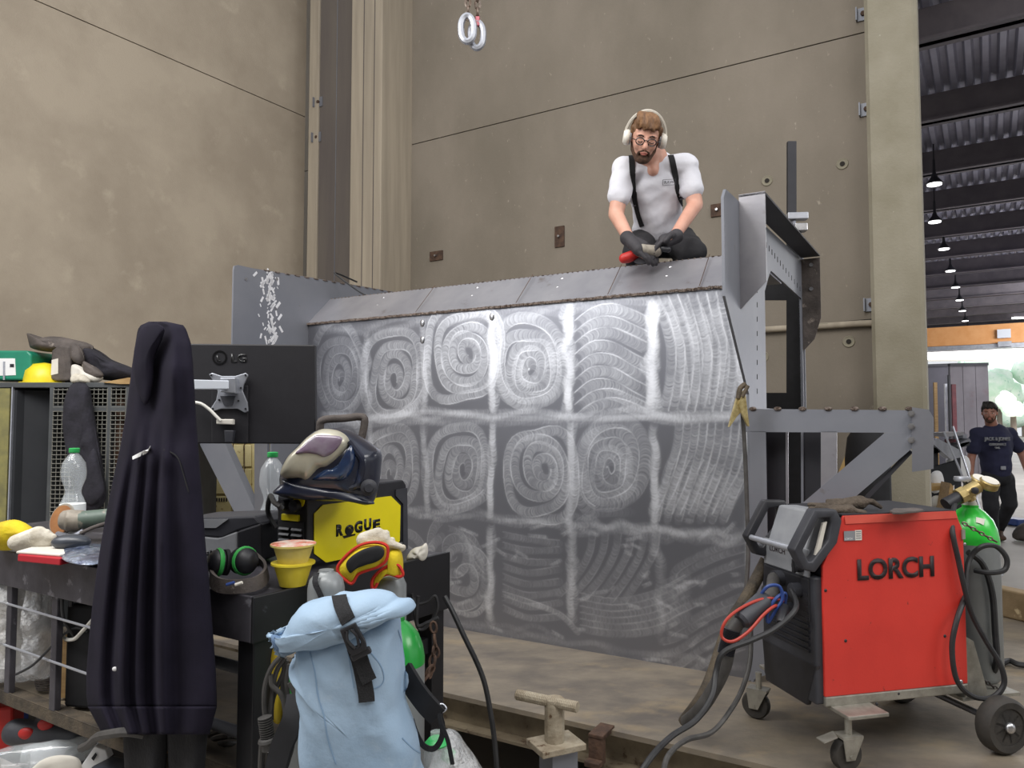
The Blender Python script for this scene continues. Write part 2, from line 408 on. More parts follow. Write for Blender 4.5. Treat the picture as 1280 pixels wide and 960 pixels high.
mat('yellow_bag', 'cdb52a', 'a9901e', 8, 0.6)
mat('blue_item', '24489c', rough=0.5)
mat('red_item', 'b3231f', rough=0.5)
mat('roof_sheet', '9b9aaa', '8e8d9c', 3, 0.5, metal=0.2)
mat('roof_beam', '6c666b', '5e595f', 3, 0.75)
mat('crane_orange', 'e0a46c', 'd8985c', 3, 0.5)
mat('partition_grey', '6e6a70', '5b565c', 1.2, 0.6, c3='5a3038', c3t=0.6, c3s=1.1, c3w=0.2)
mat('partition_dark', '47454e', '3b3a42', 1.5, 0.7)
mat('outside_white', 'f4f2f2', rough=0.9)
mat('foliage', 'c8ecd2', 'f0fcf2', 1.2, 0.9, c3='b4dcc8', c3t=0.6, c3s=2.5)  # overexposed sunlight painted into the leaves as pale green
mat('lamp_glow', 'ffffff', rough=0.5, emit=('ffffff', 3))
mat('maroon', '6a2c34', '532028', 6, 0.6)
mat('chain_steel', '8a8078', '5f4a3c', 30, 0.45, metal=0.6)
mat('pink_tag', 'b8606c', rough=0.5)
mat('plywood', 'b89a66', 'a5854f', 3, 0.7, stretch=(1, 1, 5))
mat('kerb', '9a8668', '7b684c', 4, 0.8, bump=0.3, bscale=30, c3='c0ad8a', c3t=0.64, c3s=9)
mat('iron_black', '2c2928', '3a3330', 10, 0.6, metal=0.4)
mat('ground_dark', '2c2a28', '3a3632', 3, 0.8, bump=0.2)
M = MATS
mat('bright_scratch', 'f0f0f4', rough=0.3, metal=0.3)
mat('glove_dirty', '3e352c', '5a4f44', 30, 0.85, bump=0.8, bscale=60)
# ---------------------------------------------------------------- room shell
def ang(deg):
    a = math.radians(deg); return V(math.cos(a), -math.sin(a), 0), V(math.sin(a), math.cos(a), 0)
BU, BV = ang(31.2)          # back wall axes
HU, HV = ang(33.2)          # far hall axes
BA = V((1090-640)/F*6.6, 6.6, 0)          # point of the back wall beside the right column
def back(px, py, lift=0.0): return Wp(px, py, BA-BV*lift, BV)
fl = MB(); fl.par((-9, -8, -0.1), (60, 0, 0), (0, 90, 0), (0, 0, 0.1))
struct(fl.build('floor', M['floor_concrete']))
pl = back(474, 400); pl.z = 0; pr = back(1100, 400); pr.z = 0
H = 9.5
zj = back(780, 115).z
w = MB(); w.par(pl-BU*2.2, (pr-pl)+BU*2.4, BV*0.25, Z*(zj-0.006)); w.par(pl-BU*2.2+Z*(zj+0.006), (pr-pl)+BU*2.4, BV*0.25, Z*(H-zj))
wb = struct(w.build('wall_back', M['wall_grey']))
w = MB(); w.par(pl-BU*0.5+BV*0.02+Z*(zj-0.02), (pr-pl)+BU*0.7, BV*0.1, Z*0.04)
zj2 = back(1000, 408).z
w.par(back(948, 411, 0.002)-Z*0.008, (back(1092, 399, 0.002)-back(948, 411, 0.002)), BV*0.01, Z*0.014)
struct(w.build('trim_1', M['joint_dark']))
# left wall
LU, LV = ang(34.0)
cl = back(379, 400) ; LP = W(378, 400, cl.y*0.97); LP.z = 0
def left(px, py, lift=0.0): return Wp(px, py, LP+LU*lift, LU)
zl = left(210, 72).z
w = MB(); w.par(LP-LV*14-LU*0.25, LV*14, LU*0.25, Z*(zl-0.006)); w.par(LP-LV*14-LU*0.25+Z*(zl+0.006), LV*14, LU*0.25, Z*(H-zl))
struct(w.build('wall_left', M['wall_pale']))
w = MB(); w.par(LP-LV*13.9-LU*0.15+Z*(zl-0.02), LV*13.8, LU*0.13, Z*0.04)
struct(w.build('trim_2', M['joint_dark']))
# unseen shell behind and beside the camera
w = MB(); w.par((-9, -8, 0), (30, 0, 0), (0, 0.3, 0), Z*H); struct(w.build('wall_rear', M['wall_grey']))
# left corner column in steps
def colw(px0, px1, Y0, name, m, Ydeep, seg=None):
    a = W(px0, 400, Y0); a.z = 0
    b = Wp(px1, 400, a, BV); b.z = 0
    mb = MB(); mb.par(a, b-a, BV*Ydeep, Z*H); return struct(mb.build(name, m, bevel=0.012)), a, b
yl = cl.y
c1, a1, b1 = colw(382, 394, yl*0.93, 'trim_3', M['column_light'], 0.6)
c2, a2, b2 = colw(394, 444, yl*0.925, 'trim_4', M['column_shaded'], 0.8)
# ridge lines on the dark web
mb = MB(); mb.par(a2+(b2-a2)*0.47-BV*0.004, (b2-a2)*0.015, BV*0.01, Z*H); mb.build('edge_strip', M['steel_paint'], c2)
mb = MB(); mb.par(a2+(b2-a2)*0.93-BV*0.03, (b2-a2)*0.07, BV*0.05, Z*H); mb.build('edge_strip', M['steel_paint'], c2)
# right flange: pale face between 441 and 473
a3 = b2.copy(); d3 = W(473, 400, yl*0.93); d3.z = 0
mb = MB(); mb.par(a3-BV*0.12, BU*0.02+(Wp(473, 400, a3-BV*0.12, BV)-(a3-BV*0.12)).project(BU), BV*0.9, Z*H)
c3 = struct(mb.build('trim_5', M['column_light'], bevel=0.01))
aa = a3-BV*0.12; ww = (Wp(473, 400, aa, BV)-aa).dot(BU)
mb = MB()
for k in (0.42, 0.78): mb = MB(); mb.par(aa+BU*ww*k-BV*0.004, BU*0.012, BV*0.01, Z*H); mb.build('groove', M['column_shaded'], c3)
# right column
a4 = W(1089, 400, 6.25); a4.z = 0; b4 = Wp(1163, 640, a4, BV); b4.z = 0
mb = MB(); mb.par(a4, (b4-a4).project(BU), BV*0.5, Z*H)
c4 = struct(mb.build('trim_6', M['column_grey'], bevel=0.03, bseg=1))
# wall bracket plates (bolted angles)
def bracket(p, size, U, Vv, label):
    t = thing('steel_bracket', label, 'bracket', p)
    b = MB(); b.par(p-U*size/2-Z*size/2, U*size, -Vv*0.012, Z*size); b.par(p-U*size/2-Z*size/2, U*0.012, -Vv*size*0.45, Z*size)
    b.build('plate', M['steel_paint'], t); t['group'] = 'steel brackets holding the wall panels to the columns'
    b = MB(); b.cyl(p-Vv*0.01, p-Vv*0.035, 0.022, n=6); b.build('bolt', M['rust'], t); return t
for px, py, lab in ((399, 128, 'upper small angle bracket bolted to the dark corner column'), (397, 172, 'lower small angle bracket bolted to the dark corner column')):
    bracket(Wp(px, py, a2, BV), 0.13, BU, BV, lab)
for px, py, lab in ((474, 180, 'upper bracket where the corner column meets the back wall'), (474, 265, 'lower bracket where the corner column meets the back wall')):
    bracket(back(px+2, py, 0.01), 0.14, BU, BV, lab)
for px, py, lab in ((1080, 18, 'highest steel bracket at the left edge of the right column'), (1084, 137, 'second highest steel bracket beside the right column'), (1090, 381, 'low steel bracket beside the right column just over the conduit')):
    bracket(back(px-1, py, 0.01), 0.12, BU, BV, lab)
# rusty plates on the wall
for px, py, wd_, ht, lab in ((546, 320, 0.2, 0.12, 'wide rusty plate on the back wall left of the grinding man'), (700, 296, 0.12, 0.24, 'upright rusty plate on the back wall left of the grinding man'), (897, 263, 0.13, 0.13, 'rusty square plate on the wall beside the grey end plate')):
    p = back(px, py, 0.0); t = thing('wall_plate', lab, 'plate', p, 'rusty plates on the back wall')
    b = MB(); b.par(p-BU*wd_/2-Z*ht/2, BU*wd_, -BV*0.02, Z*ht); b.build('plate', M['rust'], t, bevel=0.003)
    b = MB(); b.cyl(p-BV*0.015, p-BV*0.05, 0.014, n=6); b.build('bolt', M['steel_bright'], t)
for i, (px, py, lab) in enumerate(((959, 226, 'round anchor socket in the wall left of the black bar'), (1053, 205, 'round anchor socket in the wall right of the black bar'), (1061, 427, 'round anchor socket below the conduit beside the column'), (954, 446, 'round anchor socket seen through the frame opening'))):
    p = back(px, py, 0.0); t = thing('anchor_socket', lab, 'socket', p, 'round anchor sockets in the back wall')
    b = MB(); b.lathe([(0.055, 0), (0.05, 0.012), (0.038, 0.006), (0.03, 0.004)], p, -BV, 20); b.build('rim', M['column_grey'], t, smooth=True)
    b = MB(); b.cyl(p-BV*0.002, p-BV*0.012, 0.022, n=14); b.build('hole', M['joint_dark'], t)
# conduit on the wall
c = MB(); c.tube([back(940, 413, 0.05), back(1020, 408, 0.05), back(1088, 404, 0.05), back(1096, 408, 0.05), back(1097, 425, 0.05), back(1097, 520, 0.05)], 0.03, 10, sub=4)
co = thing('conduit', 'beige pipe running along the back wall and down beside the column', 'pipe', back(1097, 520, 0.05)); c.build('pipe', M['column_light'], co, smooth=True)
b = MB()
for px, py in ((1096, 425), (1097, 452), (1030, 407)): b = MB(); p = back(px, py, 0.05); b.box(p, (0.075, 0.05, 0.04), BU, BV); b.build('clip', M['column_grey'], co)
# board leaning in the corner
p0 = back(487, 362, 0.25); 
t = thing('leaning_board', 'narrow grey-brown board leaning on the wall beside the corner column', 'board', V(p0.x, p0.y, 0))
P = [Wp(x, y, p0, BV) for x, y in ((472, 316), (485, 319), (489, 366), (477, 366))]
q0, q1, q2, q3 = P; dn = (q3-q0).normalized()
b = MB(); b.prism([q0, q1, q2+dn*3.2, q3+dn*3.2], BV*0.04); b.build('plank', M['wood_grey'], t)
b = MB(); b.prism([q0-BU*0.03, q0+BU*0.0, q3+dn*3.2+BU*0.0, q3+dn*3.2-BU*0.03], -BV*0.02); b.build('edge_strip', M['silver'], t)
# ---------------------------------------------------------------- far hall
def hallpt(r, d, z): return V(r*d, d, z)
zb = 6.2
for k in range(13):
    d = 4.6*F*(0.00202+0.000557*k)
    c = hallpt(0.635, d, zb)
    b = MB(); L0, L1 = -1.6-0.2*k, 6+1.4*k
    b.par(c+HU*L0, HU*(L1-L0), HV*0.10, Z*0.44)
    b.par(c+HU*L0-HV*0.10, HU*(L1-L0), HV*0.3, Z*0.03)
    o = b.build('trim_%d' % (10+k), M['roof_beam']); struct(o)
b = MB(); prof = []; pitch = 0.2; n = 190; x = -14.0
for k in range(n): prof += [(x, 0), (x+pitch*0.35, 0), (x+pitch*0.5, 0.07), (x+pitch*0.85, 0.07)]; x += pitch
c = hallpt(0.635, 22, zb+0.44); Ln = 34
vs = []; fs = []
for (u, h) in prof: vs += [c+HU*u+Z*h-HV*Ln*0.5, c+HU*u+Z*h+HV*Ln*0.5]
for i in range(len(prof)-1): fs.append((2*i, 2*i+1, 2*i+3, 2*i+2))
b.add(vs, fs); b.par(c-HU*14-HV*Ln*0.5+Z*0.09, HU*(pitch*n), HV*Ln, Z*0.1)
struct(b.build('ceiling', M['roof_sheet']))
lampz = 5.9
lp = None
spots = ((1168, 230), (1168.5, 277), (1180, 311), (1188, 338.5), (1194.5, 359), (1199.5, 375), (1203, 388.5), (1206.5, 401), (1209.5, 411))
words = ('nearest', 'second nearest', 'third nearest', 'fourth nearest', 'fifth nearest', 'fourth from farthest', 'third from farthest', 'second from farthest', 'farthest')
for i, (px, py) in enumerate(spots):
    p = Wz(px, py, lampz)
    if lp is None:
        lp = thing('hanging_lamp', 'x', 'lamp', p, 'row of pendant lamps under the far hall roof')
        b = MB(); b.lathe([(0.02, 0.45), (0.03, 0.2), (0.06, 0.12), (0.13, 0.03), (0.15, 0.0), (0.14, 0.0)], p, Z, 20); b.build('lamp_shade', M['black_plastic'], lp, smooth=True)
        b = MB(); b.cyl(p+Z*0.0, p-Z*0.02, 0.12, n=20); b.build('diffuser', M['lamp_glow'], lp)
        b = MB(); b.cyl(p+Z*0.44, p+Z*0.75, 0.012, n=6); b.build('rod', M['black_plastic'], lp); o = lp
    else: o = dup(lp, p)
    o['label'] = words[i]+' pendant lamp in the row under the far hall roof'
# crane girder
dc = 31.0
A = W(1130, 412, dc); B_ = Wp(1420, 402, A, HV)
t = thing('overhead_crane', 'orange crane girder spanning the far hall above the open gate', 'crane', A)
b = MB(); b.par(A-Z*0.78, (B_-A).project(HU), HV*0.5, Z*0.78); b.build('girder', M['crane_orange'], t)
b = MB(); b.par(A-Z*0.98-HV*0.1, (B_-A).project(HU), HV*0.7, Z*0.18); b.build('rail', M['silver'], t)
q = Wp(1255, 417, A-HV*0.1, HV); b = MB(); b.box(q, (0.45, 0.1, 0.35), HU, HV); b.build('sign_plate', M['white_paint'], t)
q = Wp(1256, 430, A-HV*0.2, HV); b = MB(); b.box(q, (0.45, 0.2, 0.2), HU, HV); b.build('drive_box', M['silver'], t)
# end wall of the hall with the open gate
A = W(1120, 400, 37.0); b = MB(); b.par(V(A.x, A.y, 5.9)-HU*3, HU*45, HV*0.3, Z*2.0); struct(b.build('wall_far', M['partition_dark']))
for i, (x0, x1, y) in enumerate(((1160, 1178, 376), (1273, 1290, 371), (1268, 1290, 398))):
    p, q = W(x0, y, 33), W(x1, y, 33); b = MB(); b.par(p, q-p, V(0, 0.2, 0), Z*0.07)
    tag(b.build('tube_light', M['lamp_glow']), ('short tube light low in the far hall beside the column', 'upper tube light at the right edge of the far hall', 'lower tube light above the crane girder at the right edge')[i], 'light')
# white building outside, trees
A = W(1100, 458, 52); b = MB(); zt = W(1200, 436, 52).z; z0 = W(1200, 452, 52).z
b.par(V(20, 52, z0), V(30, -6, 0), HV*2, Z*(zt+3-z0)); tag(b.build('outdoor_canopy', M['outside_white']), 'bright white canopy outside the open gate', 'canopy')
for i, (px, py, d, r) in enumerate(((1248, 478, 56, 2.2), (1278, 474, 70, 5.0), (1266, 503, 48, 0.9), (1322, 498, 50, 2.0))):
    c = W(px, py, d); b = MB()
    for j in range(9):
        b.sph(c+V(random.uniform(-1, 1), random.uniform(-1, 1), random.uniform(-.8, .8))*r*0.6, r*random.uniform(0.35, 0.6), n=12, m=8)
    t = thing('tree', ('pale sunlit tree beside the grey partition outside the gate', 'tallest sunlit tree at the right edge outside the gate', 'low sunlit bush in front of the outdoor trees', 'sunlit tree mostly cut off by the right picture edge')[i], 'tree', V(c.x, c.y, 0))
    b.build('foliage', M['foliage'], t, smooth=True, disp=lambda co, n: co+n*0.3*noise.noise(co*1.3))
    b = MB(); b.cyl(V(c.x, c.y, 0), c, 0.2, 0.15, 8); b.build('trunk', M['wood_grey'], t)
# sheet partitions
dp = 20.0
def part_panel(x0, x1, yt, d, m, label, recess=0, n=1):
    A = W(x0, yt, d); B = W(x1, yt-1, d); h = A.z
    t = thing('sheet_partition', label, 'partition', V(A.x, A.y, 0))
    for k in range(n):
        a = A+(B-A)*(k/n); e = (B-A)/n
        b = MB(); b.par(V(a.x, a.y, 0)+e*0.015, e*0.97, V(0, 0.08, 0), Z*h); b.build('panel', m, t)
    b = MB(); b.par(A-V(0, 0.03, 0)-Z*0.04, B-A, V(0, 0.12, 0), Z*0.08); b.build('top_rail', M['steel_dark'], t)
    return t
part_panel(1158, 1187, 457, 21.5, M['partition_dark'], 'dark sheet partition left of the grey one in the far hall')
part_panel(1187, 1235, 456, 20, M['partition_grey'], 'grey three-panel sheet partition with maroon stains behind the walking man', n=3)
for i, (px, wpx, yt, m, lab) in enumerate(((1167.5, 4, 478, 'wood', 'yellow-brown plank leaning against the dark partition'), (1177, 3, 480, 'silver', 'pale steel bar leaning in front of the dark partition'), (1181.5, 5, 481, 'maroon', 'maroon steel section leaning between the partitions'), (1173, 2.4, 470, 'steel_dark', 'thin dark bar leaning against the dark partition'))):
    a = W(px, yt, 19.5); bb = W(px+2, 560, 19.2); bb.z = 0
    bb += V(0, -0.15*i, 0); a += V(0, -0.15*i, 0)
    b = MB(); wv = V(wpx*19.5/F, 0, 0); b.prism([a, a+wv, bb+wv, bb], V(0, 0.05, 0)); tag(b.build('steel_bar' if m != 'wood' else 'plank', M[m]), lab, 'bar' if m != 'wood' else 'plank')
# ---------------------------------------------------------------- steel platform
PU, PV = ang(29.95)                      # panel axes
R0 = V(1.113, 3.445, 0)                  # right bottom corner of the panel (on plan)
PW = 2.86
ZP = 0.40                                # platform top
def P3(u, v, z): return R0+PU*u+PV*v+Z*z
def uvz(p):
    q = p-R0; return q.dot(PU), q.dot(PV), q.z
def pan(px, py, v=0.0):                  # pixel -> (u, z) on the plane v
    p = Wp(px, py, R0+PV*v, PV); q = uvz(p); return q[0], q[2]
plat = thing('steel_platform', 'large steel work platform with a worn brown deck plate under the grey panel', 'platform', P3(0, 0, 0))
e = Wz(560, 867, ZP); ve = uvz(e)[1]
ve2 = uvz(Wz(825, 926, ZP))[1]; ve = (ve+ve2)/2
ur = 1.25
vb = uvz(Wz(1245, 772, ZP))[1]
b = MB(); b.par(P3(-3.3, ve, ZP-0.02), PU*(3.3+3.4), PV*(2.15-ve), Z*0.02); b.build('deck_plate', M['plate_floor'], plat)
b = MB(); b.par(P3(-3.3, ve+0.06, ZP-0.14), PU*6.7, PV*0.012, Z*0.12)
b.build('beam_web', M['beam_dirty'], plat)
b = MB(); b.par(P3(-3.3, ve-0.0, ZP-0.15), PU*6.7, PV*0.12, Z*0.012); b.build('beam_flange', M['beam_dirty'], plat)
for k in range(6): b = MB(); b.par(P3(-3.2+1.2*k, ve+0.3, 0), PU*0.1, PV*0.1, Z*(ZP-0.02)); b.build('support_leg', M['ground_dark'], plat)
# small welded hook on the platform edge
h0 = Wz(752, 914, ZP); b = MB(); b.par(h0-PV*0.03+PU*-0.03, PU*0.06, -PV*0.03, -Z*0.10); b.par(h0-PV*0.06-PU*0.03-Z*0.012, PU*0.06, PV*0.12, Z*0.02); b.par(h0-PV*0.06-PU*0.03-Z*0.1, PU*0.06, -PV*0.04, Z*0.02)
b.build('edge_hook', M['rust'], plat, bevel=0.003)
# kerb behind the red welder
k0 = Wz(1150, 746, ZP); k1 = Wz(1300, 783, ZP)
t = thing('kerb_beam', 'brown kerb beam on the platform behind the gas cylinder', 'beam', k0)
b = MB(); b.par(k0+Z*0.001, (k1-k0)*1.6, V(0.05, 0.16, 0), Z*0.17); b.build('beam', M['kerb'], t, bevel=0.01)
# ---------------------------------------------------------------- the fabrication
fab = thing('steel_fabrication', 'big welded grey steel box wall with swirl-ground front panel, standing on the platform', 'steel construction', P3(0, 0, ZP))
zpt = 2.245                              # panel top
# swirl-ground front panel: dense sheet carrying the grinding marks as wear
G = 0.003
nu = int(PW/G)+1; nz_ = int((zpt-ZP)/G)+1
wear = np.zeros((nz_, nu), np.float32)
rng = np.random.default_rng(3)
def stamp(u, z, r, a0, span, amp, npt=70, w=1.0):
    th = a0+np.linspace(-span/2, span/2, npt)
    for dr, k in ((0, 1.0), (-G*0.8, 0.5), (G*0.8, 0.35)):
        x = (u+PW+(r+dr)*np.cos(th))/G; y = (z-ZP+(r+dr)*np.sin(th))/G
        fall = np.cos(np.linspace(-1, 1, npt)*PI/2)**0.5
        ix = x.astype(int); iy = y.astype(int); ok = (ix >= 0) & (ix < nu) & (iy >= 0) & (iy < nz_)
        np.add.at(wear, (iy[ok], ix[ok]), amp*k*fall[ok])
def run(path, r=0.026, step=0.007, amp=0.5, side=0.0, span=PI*0.75, pad=0.12, edge=2.6):
    P = np.array(path, float); seg = np.diff(P, axis=0); L = np.hypot(seg[:, 0], seg[:, 1]); S = np.concatenate([[0], np.cumsum(L)])
    n = max(2, int(S[-1]/step))
    for s_ in np.linspace(0, S[-1], n):
        x = np.interp(s_, S, P[:, 0]); y = np.interp(s_, S, P[:, 1]); x2 = np.interp(s_+0.01, S, P[:, 0]); y2 = np.interp(s_+0.01, S, P[:, 1])
        if s_+0.01 > S[-1]: x2, y2 = 2*x-np.interp(s_-0.01, S, P[:, 0]), 2*y-np.interp(s_-0.01, S, P[:, 1])
        a = math.atan2(y2-y, x2-x)+side
        env = (0.42+0.30*noise.noise(V(x*6, y*6, amp*50)))*min(1, 0.35+s_/pad, 0.35+(S[-1]-s_)/pad)
        stamp(x+rng.normal(0, .0012), y+rng.normal(0, .0012), r*(1+rng.normal(0, .04)), a, span, amp*env*(0.7+0.6*rng.random()))
    T = np.gradient(P, axis=0); T /= np.maximum(np.hypot(T[:, 0], T[:, 1])[:, None], 1e-6)
    for sg, k in ((1, edge), (-1, edge*.3)):
        Q = P+np.stack([-T[:, 1], T[:, 0]], 1)*r*sg; seg = np.hypot(*np.diff(Q, axis=0).T); S = np.concatenate([[0], np.cumsum(seg)]); m = int(S[-1]/0.0015)
        if m < 2: continue
        t_ = np.linspace(0, S[-1], m); x = ((np.interp(t_, S, Q[:, 0])+PW)/G).astype(int); y = ((np.interp(t_, S, Q[:, 1])-ZP)/G).astype(int)
        ok = (x >= 0) & (x < nu) & (y >= 0) & (y < nz_); fl = 0.55+0.6*np.sin(t_*9+P[0, 0]*40)*np.sin(t_*23+P[0, 1]*30)+0.5*rng.random(m); np.add.at(wear, (y[ok], x[ok]), (amp*k*np.clip(fl, 0.1, 1.5))[ok])
def px_run(pts, n=40, **k):
    q = catmull([Vector((a, b_, 0)) for a, b_ in pts], 10); run([pan(p.x, p.y) for p in q], **k)
def spiral(cx, cy, rx, ry, turns, sgn=1, ph=0.0, amp=0.5, sq=0.0, r=0.026, drift=(0, 0), r0=0.08):
    pts = []; n = int(turns*36)
    for i in range(n+1):
        t = i/n; a = ph+sgn*2*PI*turns*t; q = r0+(1-r0)*t
        ca, sa = math.cos(a), math.sin(a); m = (abs(ca)**(2+sq*3)+abs(sa)**(2+sq*3))**(-1/(2+sq*3)) if sq else 1
        m = 1+(m-1)*t
        wob = 1+0.08*math.sin(a*1.3+cx)+0.06*math.sin(a*2.1+cy)+0.03*math.sin(a*3.7)
        pts.append(pan(cx+drift[0]*(1-t)+rx*q*ca*m*wob, cy+drift[1]*(1-t)+ry*q*sa*m*wob))
    run(pts, r=r, amp=amp, side=0.0 if sgn > 0 else 0)
# ground weld seams: scribbles up and down
def seam(pts, wpx, amp=.6, rep=3, r=.02, jit=3):
    for k in range(rep):
        amp_ = amp*(.80 if abs(pts[0][0]-pts[-1][0]) < 30 else .40)
        q = [(x+rng.normal(0, wpx*.35), y+rng.normal(0, jit)) for x, y in pts]; px_run(q, amp=amp_, r=r, step=.009, edge=0.2)
def densify(a, c, n): return [(a[0]+(c[0]-a[0])*i/n, a[1]+(c[1]-a[1])*i/n) for i in range(n+1)]
S_ = spiral
S_(427, 462, 33, 62, 4.5, -1, 0.5, .34, drift=(-2, 14)); S_(495, 464, 42, 62, 4.3, -1, 2.2, .55, .3, drift=(0, 12))
S_(580, 446, 48, 66, 5.0, 1, 0.3, .75, .4, drift=(6, -4)); S_(665, 456, 44, 60, 4.8, -1, 1.0, .7, .3, drift=(-2, 8), r=.032)
S_(490, 583, 36, 60, 4.0, -1, 1.5, .42, .2, drift=(-2, 10)); S_(576, 583, 40, 58, 4.3, -1, 2.5, .48, .25, drift=(5, 5))
S_(672, 590, 44, 62, 4.2, 1, 0.2, .5, .35, drift=(8, -4)); S_(764, 584, 46, 58, 4.8, -1, .8, .46, .3, drift=(-2, 2), r=.034)
S_(578, 716, 40, 52, 2.2, 1, 2.8, .3, .2, drift=(2, 6)); S_(566, 690, 30, 38, 1.5, 1, 1.1, .2)
S_(424, 585, 32, 58, 3.8, 1, 1.0, .35, .2); S_(428, 705, 32, 52, 3.2, -1, .4, .25, .2); S_(498, 712, 38, 54, 3.0, 1, 2.0, .25, .2)
seam(densify((462, 655), (462, 752), 6), 5, .3, 3)
# fans of arcs
for k, (y0, y1) in enumerate(((388, 392), (402, 410), (416, 424), (430, 446), (446, 462), (462, 478), (478, 494), (493, 500), (507, 508))):
    px_run([(722, y0+18), (742, y0+3), (765, (y0+y1)/2-4), (790, y1+2), (806, y1+10)], amp=.55, r=.028)
for k in range(9):
    x = 826+k*11; px_run([(x-8+k*1.0, 372-k), (x+6, 402+k), (x+14, 440), (x+11, 480), (x+4, 513)], amp=.5, r=.024)
for k in range(4): px_run([(832+20*k, 380), (850+18*k, 430), (858+12*k, 505)], amp=.35, r=.02)
for k in range(10):
    x = 842+k*10; px_run([(x+8, 528), (x+4, 560), (x-8, 600), (x-26, 640)], amp=.36, r=.02)
for k in range(7):
    x = 838+k*14; px_run([(x+10, 560+k*6), (x-4, 590+k*5), (x-18, 650)], amp=.28, r=.018)
for k in range(6):
    px_run([(722, 655-k*8), (745, 642-k*12), (790, 640-k*20)], amp=.1, r=.02) if k < 1 else None
for k in range(8):
    y = 672+k*13; px_run([(628, y-4), (660, y+2+k), (700, y+rng.uniform(0, 8))], amp=.17, r=.017)
for k in range(6):
    x = 735+k*16; px_run([(x+6, 665), (x+2, 690), (x-14, 720), (x-36, 742+k*2)], amp=.16, r=.018)
for k in range(6): px_run([(725, 745+k*8), (770, 752+k*8), (820, 742+k*9), (860, 722+k*9)], amp=.17, r=.018)
for k in range(9):
    y = 672+k*17+rng.uniform(-5, 5); px_run([(930, y), (890, y+16+rng.uniform(-4, 4)), (850, y+34+k), (822+rng.uniform(-6, 20), y+46)], amp=.13, r=.016)
for k in range(5): px_run([(560+k*8, 660+k*3), (590, 672+k*9), (603, 700+k*6)], amp=.16, r=.016)
px_run([(560, 760), (585, 768), (600, 764), (610, 748)], amp=.3, r=.014); px_run([(628, 742), (660, 752), (700, 768), (722, 790)], amp=.3, r=.014)
for (a, c, w_, am, rp) in (((457, 412), (461, 512), 5, .35, 3), ((528, 402), (531, 512), 5, .45, 3), ((614, 388), (616, 512), 6, .95, 4), ((712, 378), (712, 515), 10, .75, 6),
                           ((817, 374), (815, 512), 12, .8, 8), ((530, 525), (534, 640), 5, .35, 3), ((617, 525), (612, 640), 4, .75, 3), ((715, 525), (712, 660), 6, .45, 4),
                           ((818, 525), (820, 655), 8, .42, 4), ((614, 655), (612, 775), 5, .42, 4), ((715, 655), (714, 770), 7, .35, 4), ((822, 665), (826, 790), 7, .2, 3), ((462, 520), (462, 640), 5, .3, 3)):
    seam(densify(a, c, 7), w_, am, rp)
seam(densify((390, 402), (903, 358), 10), 4, .3, 3, jit=4); seam(densify((395, 414), (905, 370), 10), 4, .34, 3, jit=6)
for a, c, am in (((400, 520), (930, 518), .62), ((430, 526), (920, 522), .35), ((400, 628), (700, 656), .42), ((700, 652), (930, 668), .45), ((700, 660), (926, 676), .3)):
    seam(densify(a, c, 12), 3, am, 4, r=.016, jit=4)
seam(densify((936, 528), (938, 720), 9), 2, 1.3, 4, r=.014); seam(densify((912, 372), (934, 500), 6), 3, .5, 3)
seam(densify((560, 776), (930, 836), 10), 3, .16, 3, r=.014, jit=4)
for k in range(60):   # short scratches
    x, y = rng.uniform(545, 930), rng.uniform(650, 830)
    a = rng.uniform(-.6, .9); l = rng.uniform(6, 26); px_run([(x, y), (x+l*math.cos(a), y-l*math.sin(a))], amp=.14, r=.008, step=.006, pad=.02)
def blur(a, n=1):
    for _ in range(n):
        a = a.copy(); a[1:-1] = a[1:-1]*.5+(a[:-2]+a[2:])*.25; a[:, 1:-1] = a[:, 1:-1]*.5+(a[:, :-2]+a[:, 2:])*.25
    return a
fine = blur(wear, 1); wide = blur(wear, 14)
wv = 1-np.exp(-(fine*0.34+wide*0.10))
me = bpy.data.meshes.new('front_panel')
uu = -PW+np.arange(nu)*G; zz = np.arange(nz_)*G
X0 = np.zeros((nz_, nu, 3), np.float32)
X0[..., 0] = PU.x*uu[None, :]; X0[..., 1] = PU.y*uu[None, :]; X0[..., 2] = zz[:, None]
me.vertices.add(nu*nz_); me.vertices.foreach_set('co', X0.reshape(-1))
idx = np.arange(nu*nz_).reshape(nz_, nu)
q = np.stack([idx[:-1, :-1], idx[:-1, 1:], idx[1:, 1:], idx[1:, :-1]], -1).reshape(-1, 4)
me.loops.add(q.size); me.loops.foreach_set('vertex_index', q.reshape(-1).astype(np.int32))
me.polygons.add(len(q)); me.polygons.foreach_set('loop_start', np.arange(0, q.size, 4, dtype=np.int32)); me.update(calc_edges=True)
at = me.attributes.new('wear', 'FLOAT', 'POINT'); at.data.foreach_set('value', wv.reshape(-1).astype(np.float32))
pm = mat('ground_steel', '8b8c92', rough=0.5, metal=0.8); nt = pm.node_tree; N = nt.nodes; L = nt.links; bs = N['Principled BSDF']
an = N.new('ShaderNodeAttribute'); an.attribute_name = 'wear'
mx = N.new('ShaderNodeMix'); mx.data_type = 'RGBA'; mx.inputs[6].default_value = lin('7c7d84'); mx.inputs[7].default_value = lin('f2f4fa')
L.new(an.outputs['Fac'], mx.inputs[0]); L.new(mx.outputs[2], bs.inputs['Base Color'])
mr = N.new('ShaderNodeMapRange'); mr.inputs[3].default_value = 0.38; mr.inputs[4].default_value = 0.5; L.new(an.outputs['Fac'], mr.inputs[0]); L.new(mr.outputs[0], bs.inputs['Roughness'])
bp = N.new('ShaderNodeBump'); bp.inputs['Strength'].default_value = 0.35; bp.inputs['Distance'].default_value = 0.002; L.new(an.outputs['Fac'], bp.inputs['Height']); L.new(bp.outputs[0], bs.inputs['Normal'])
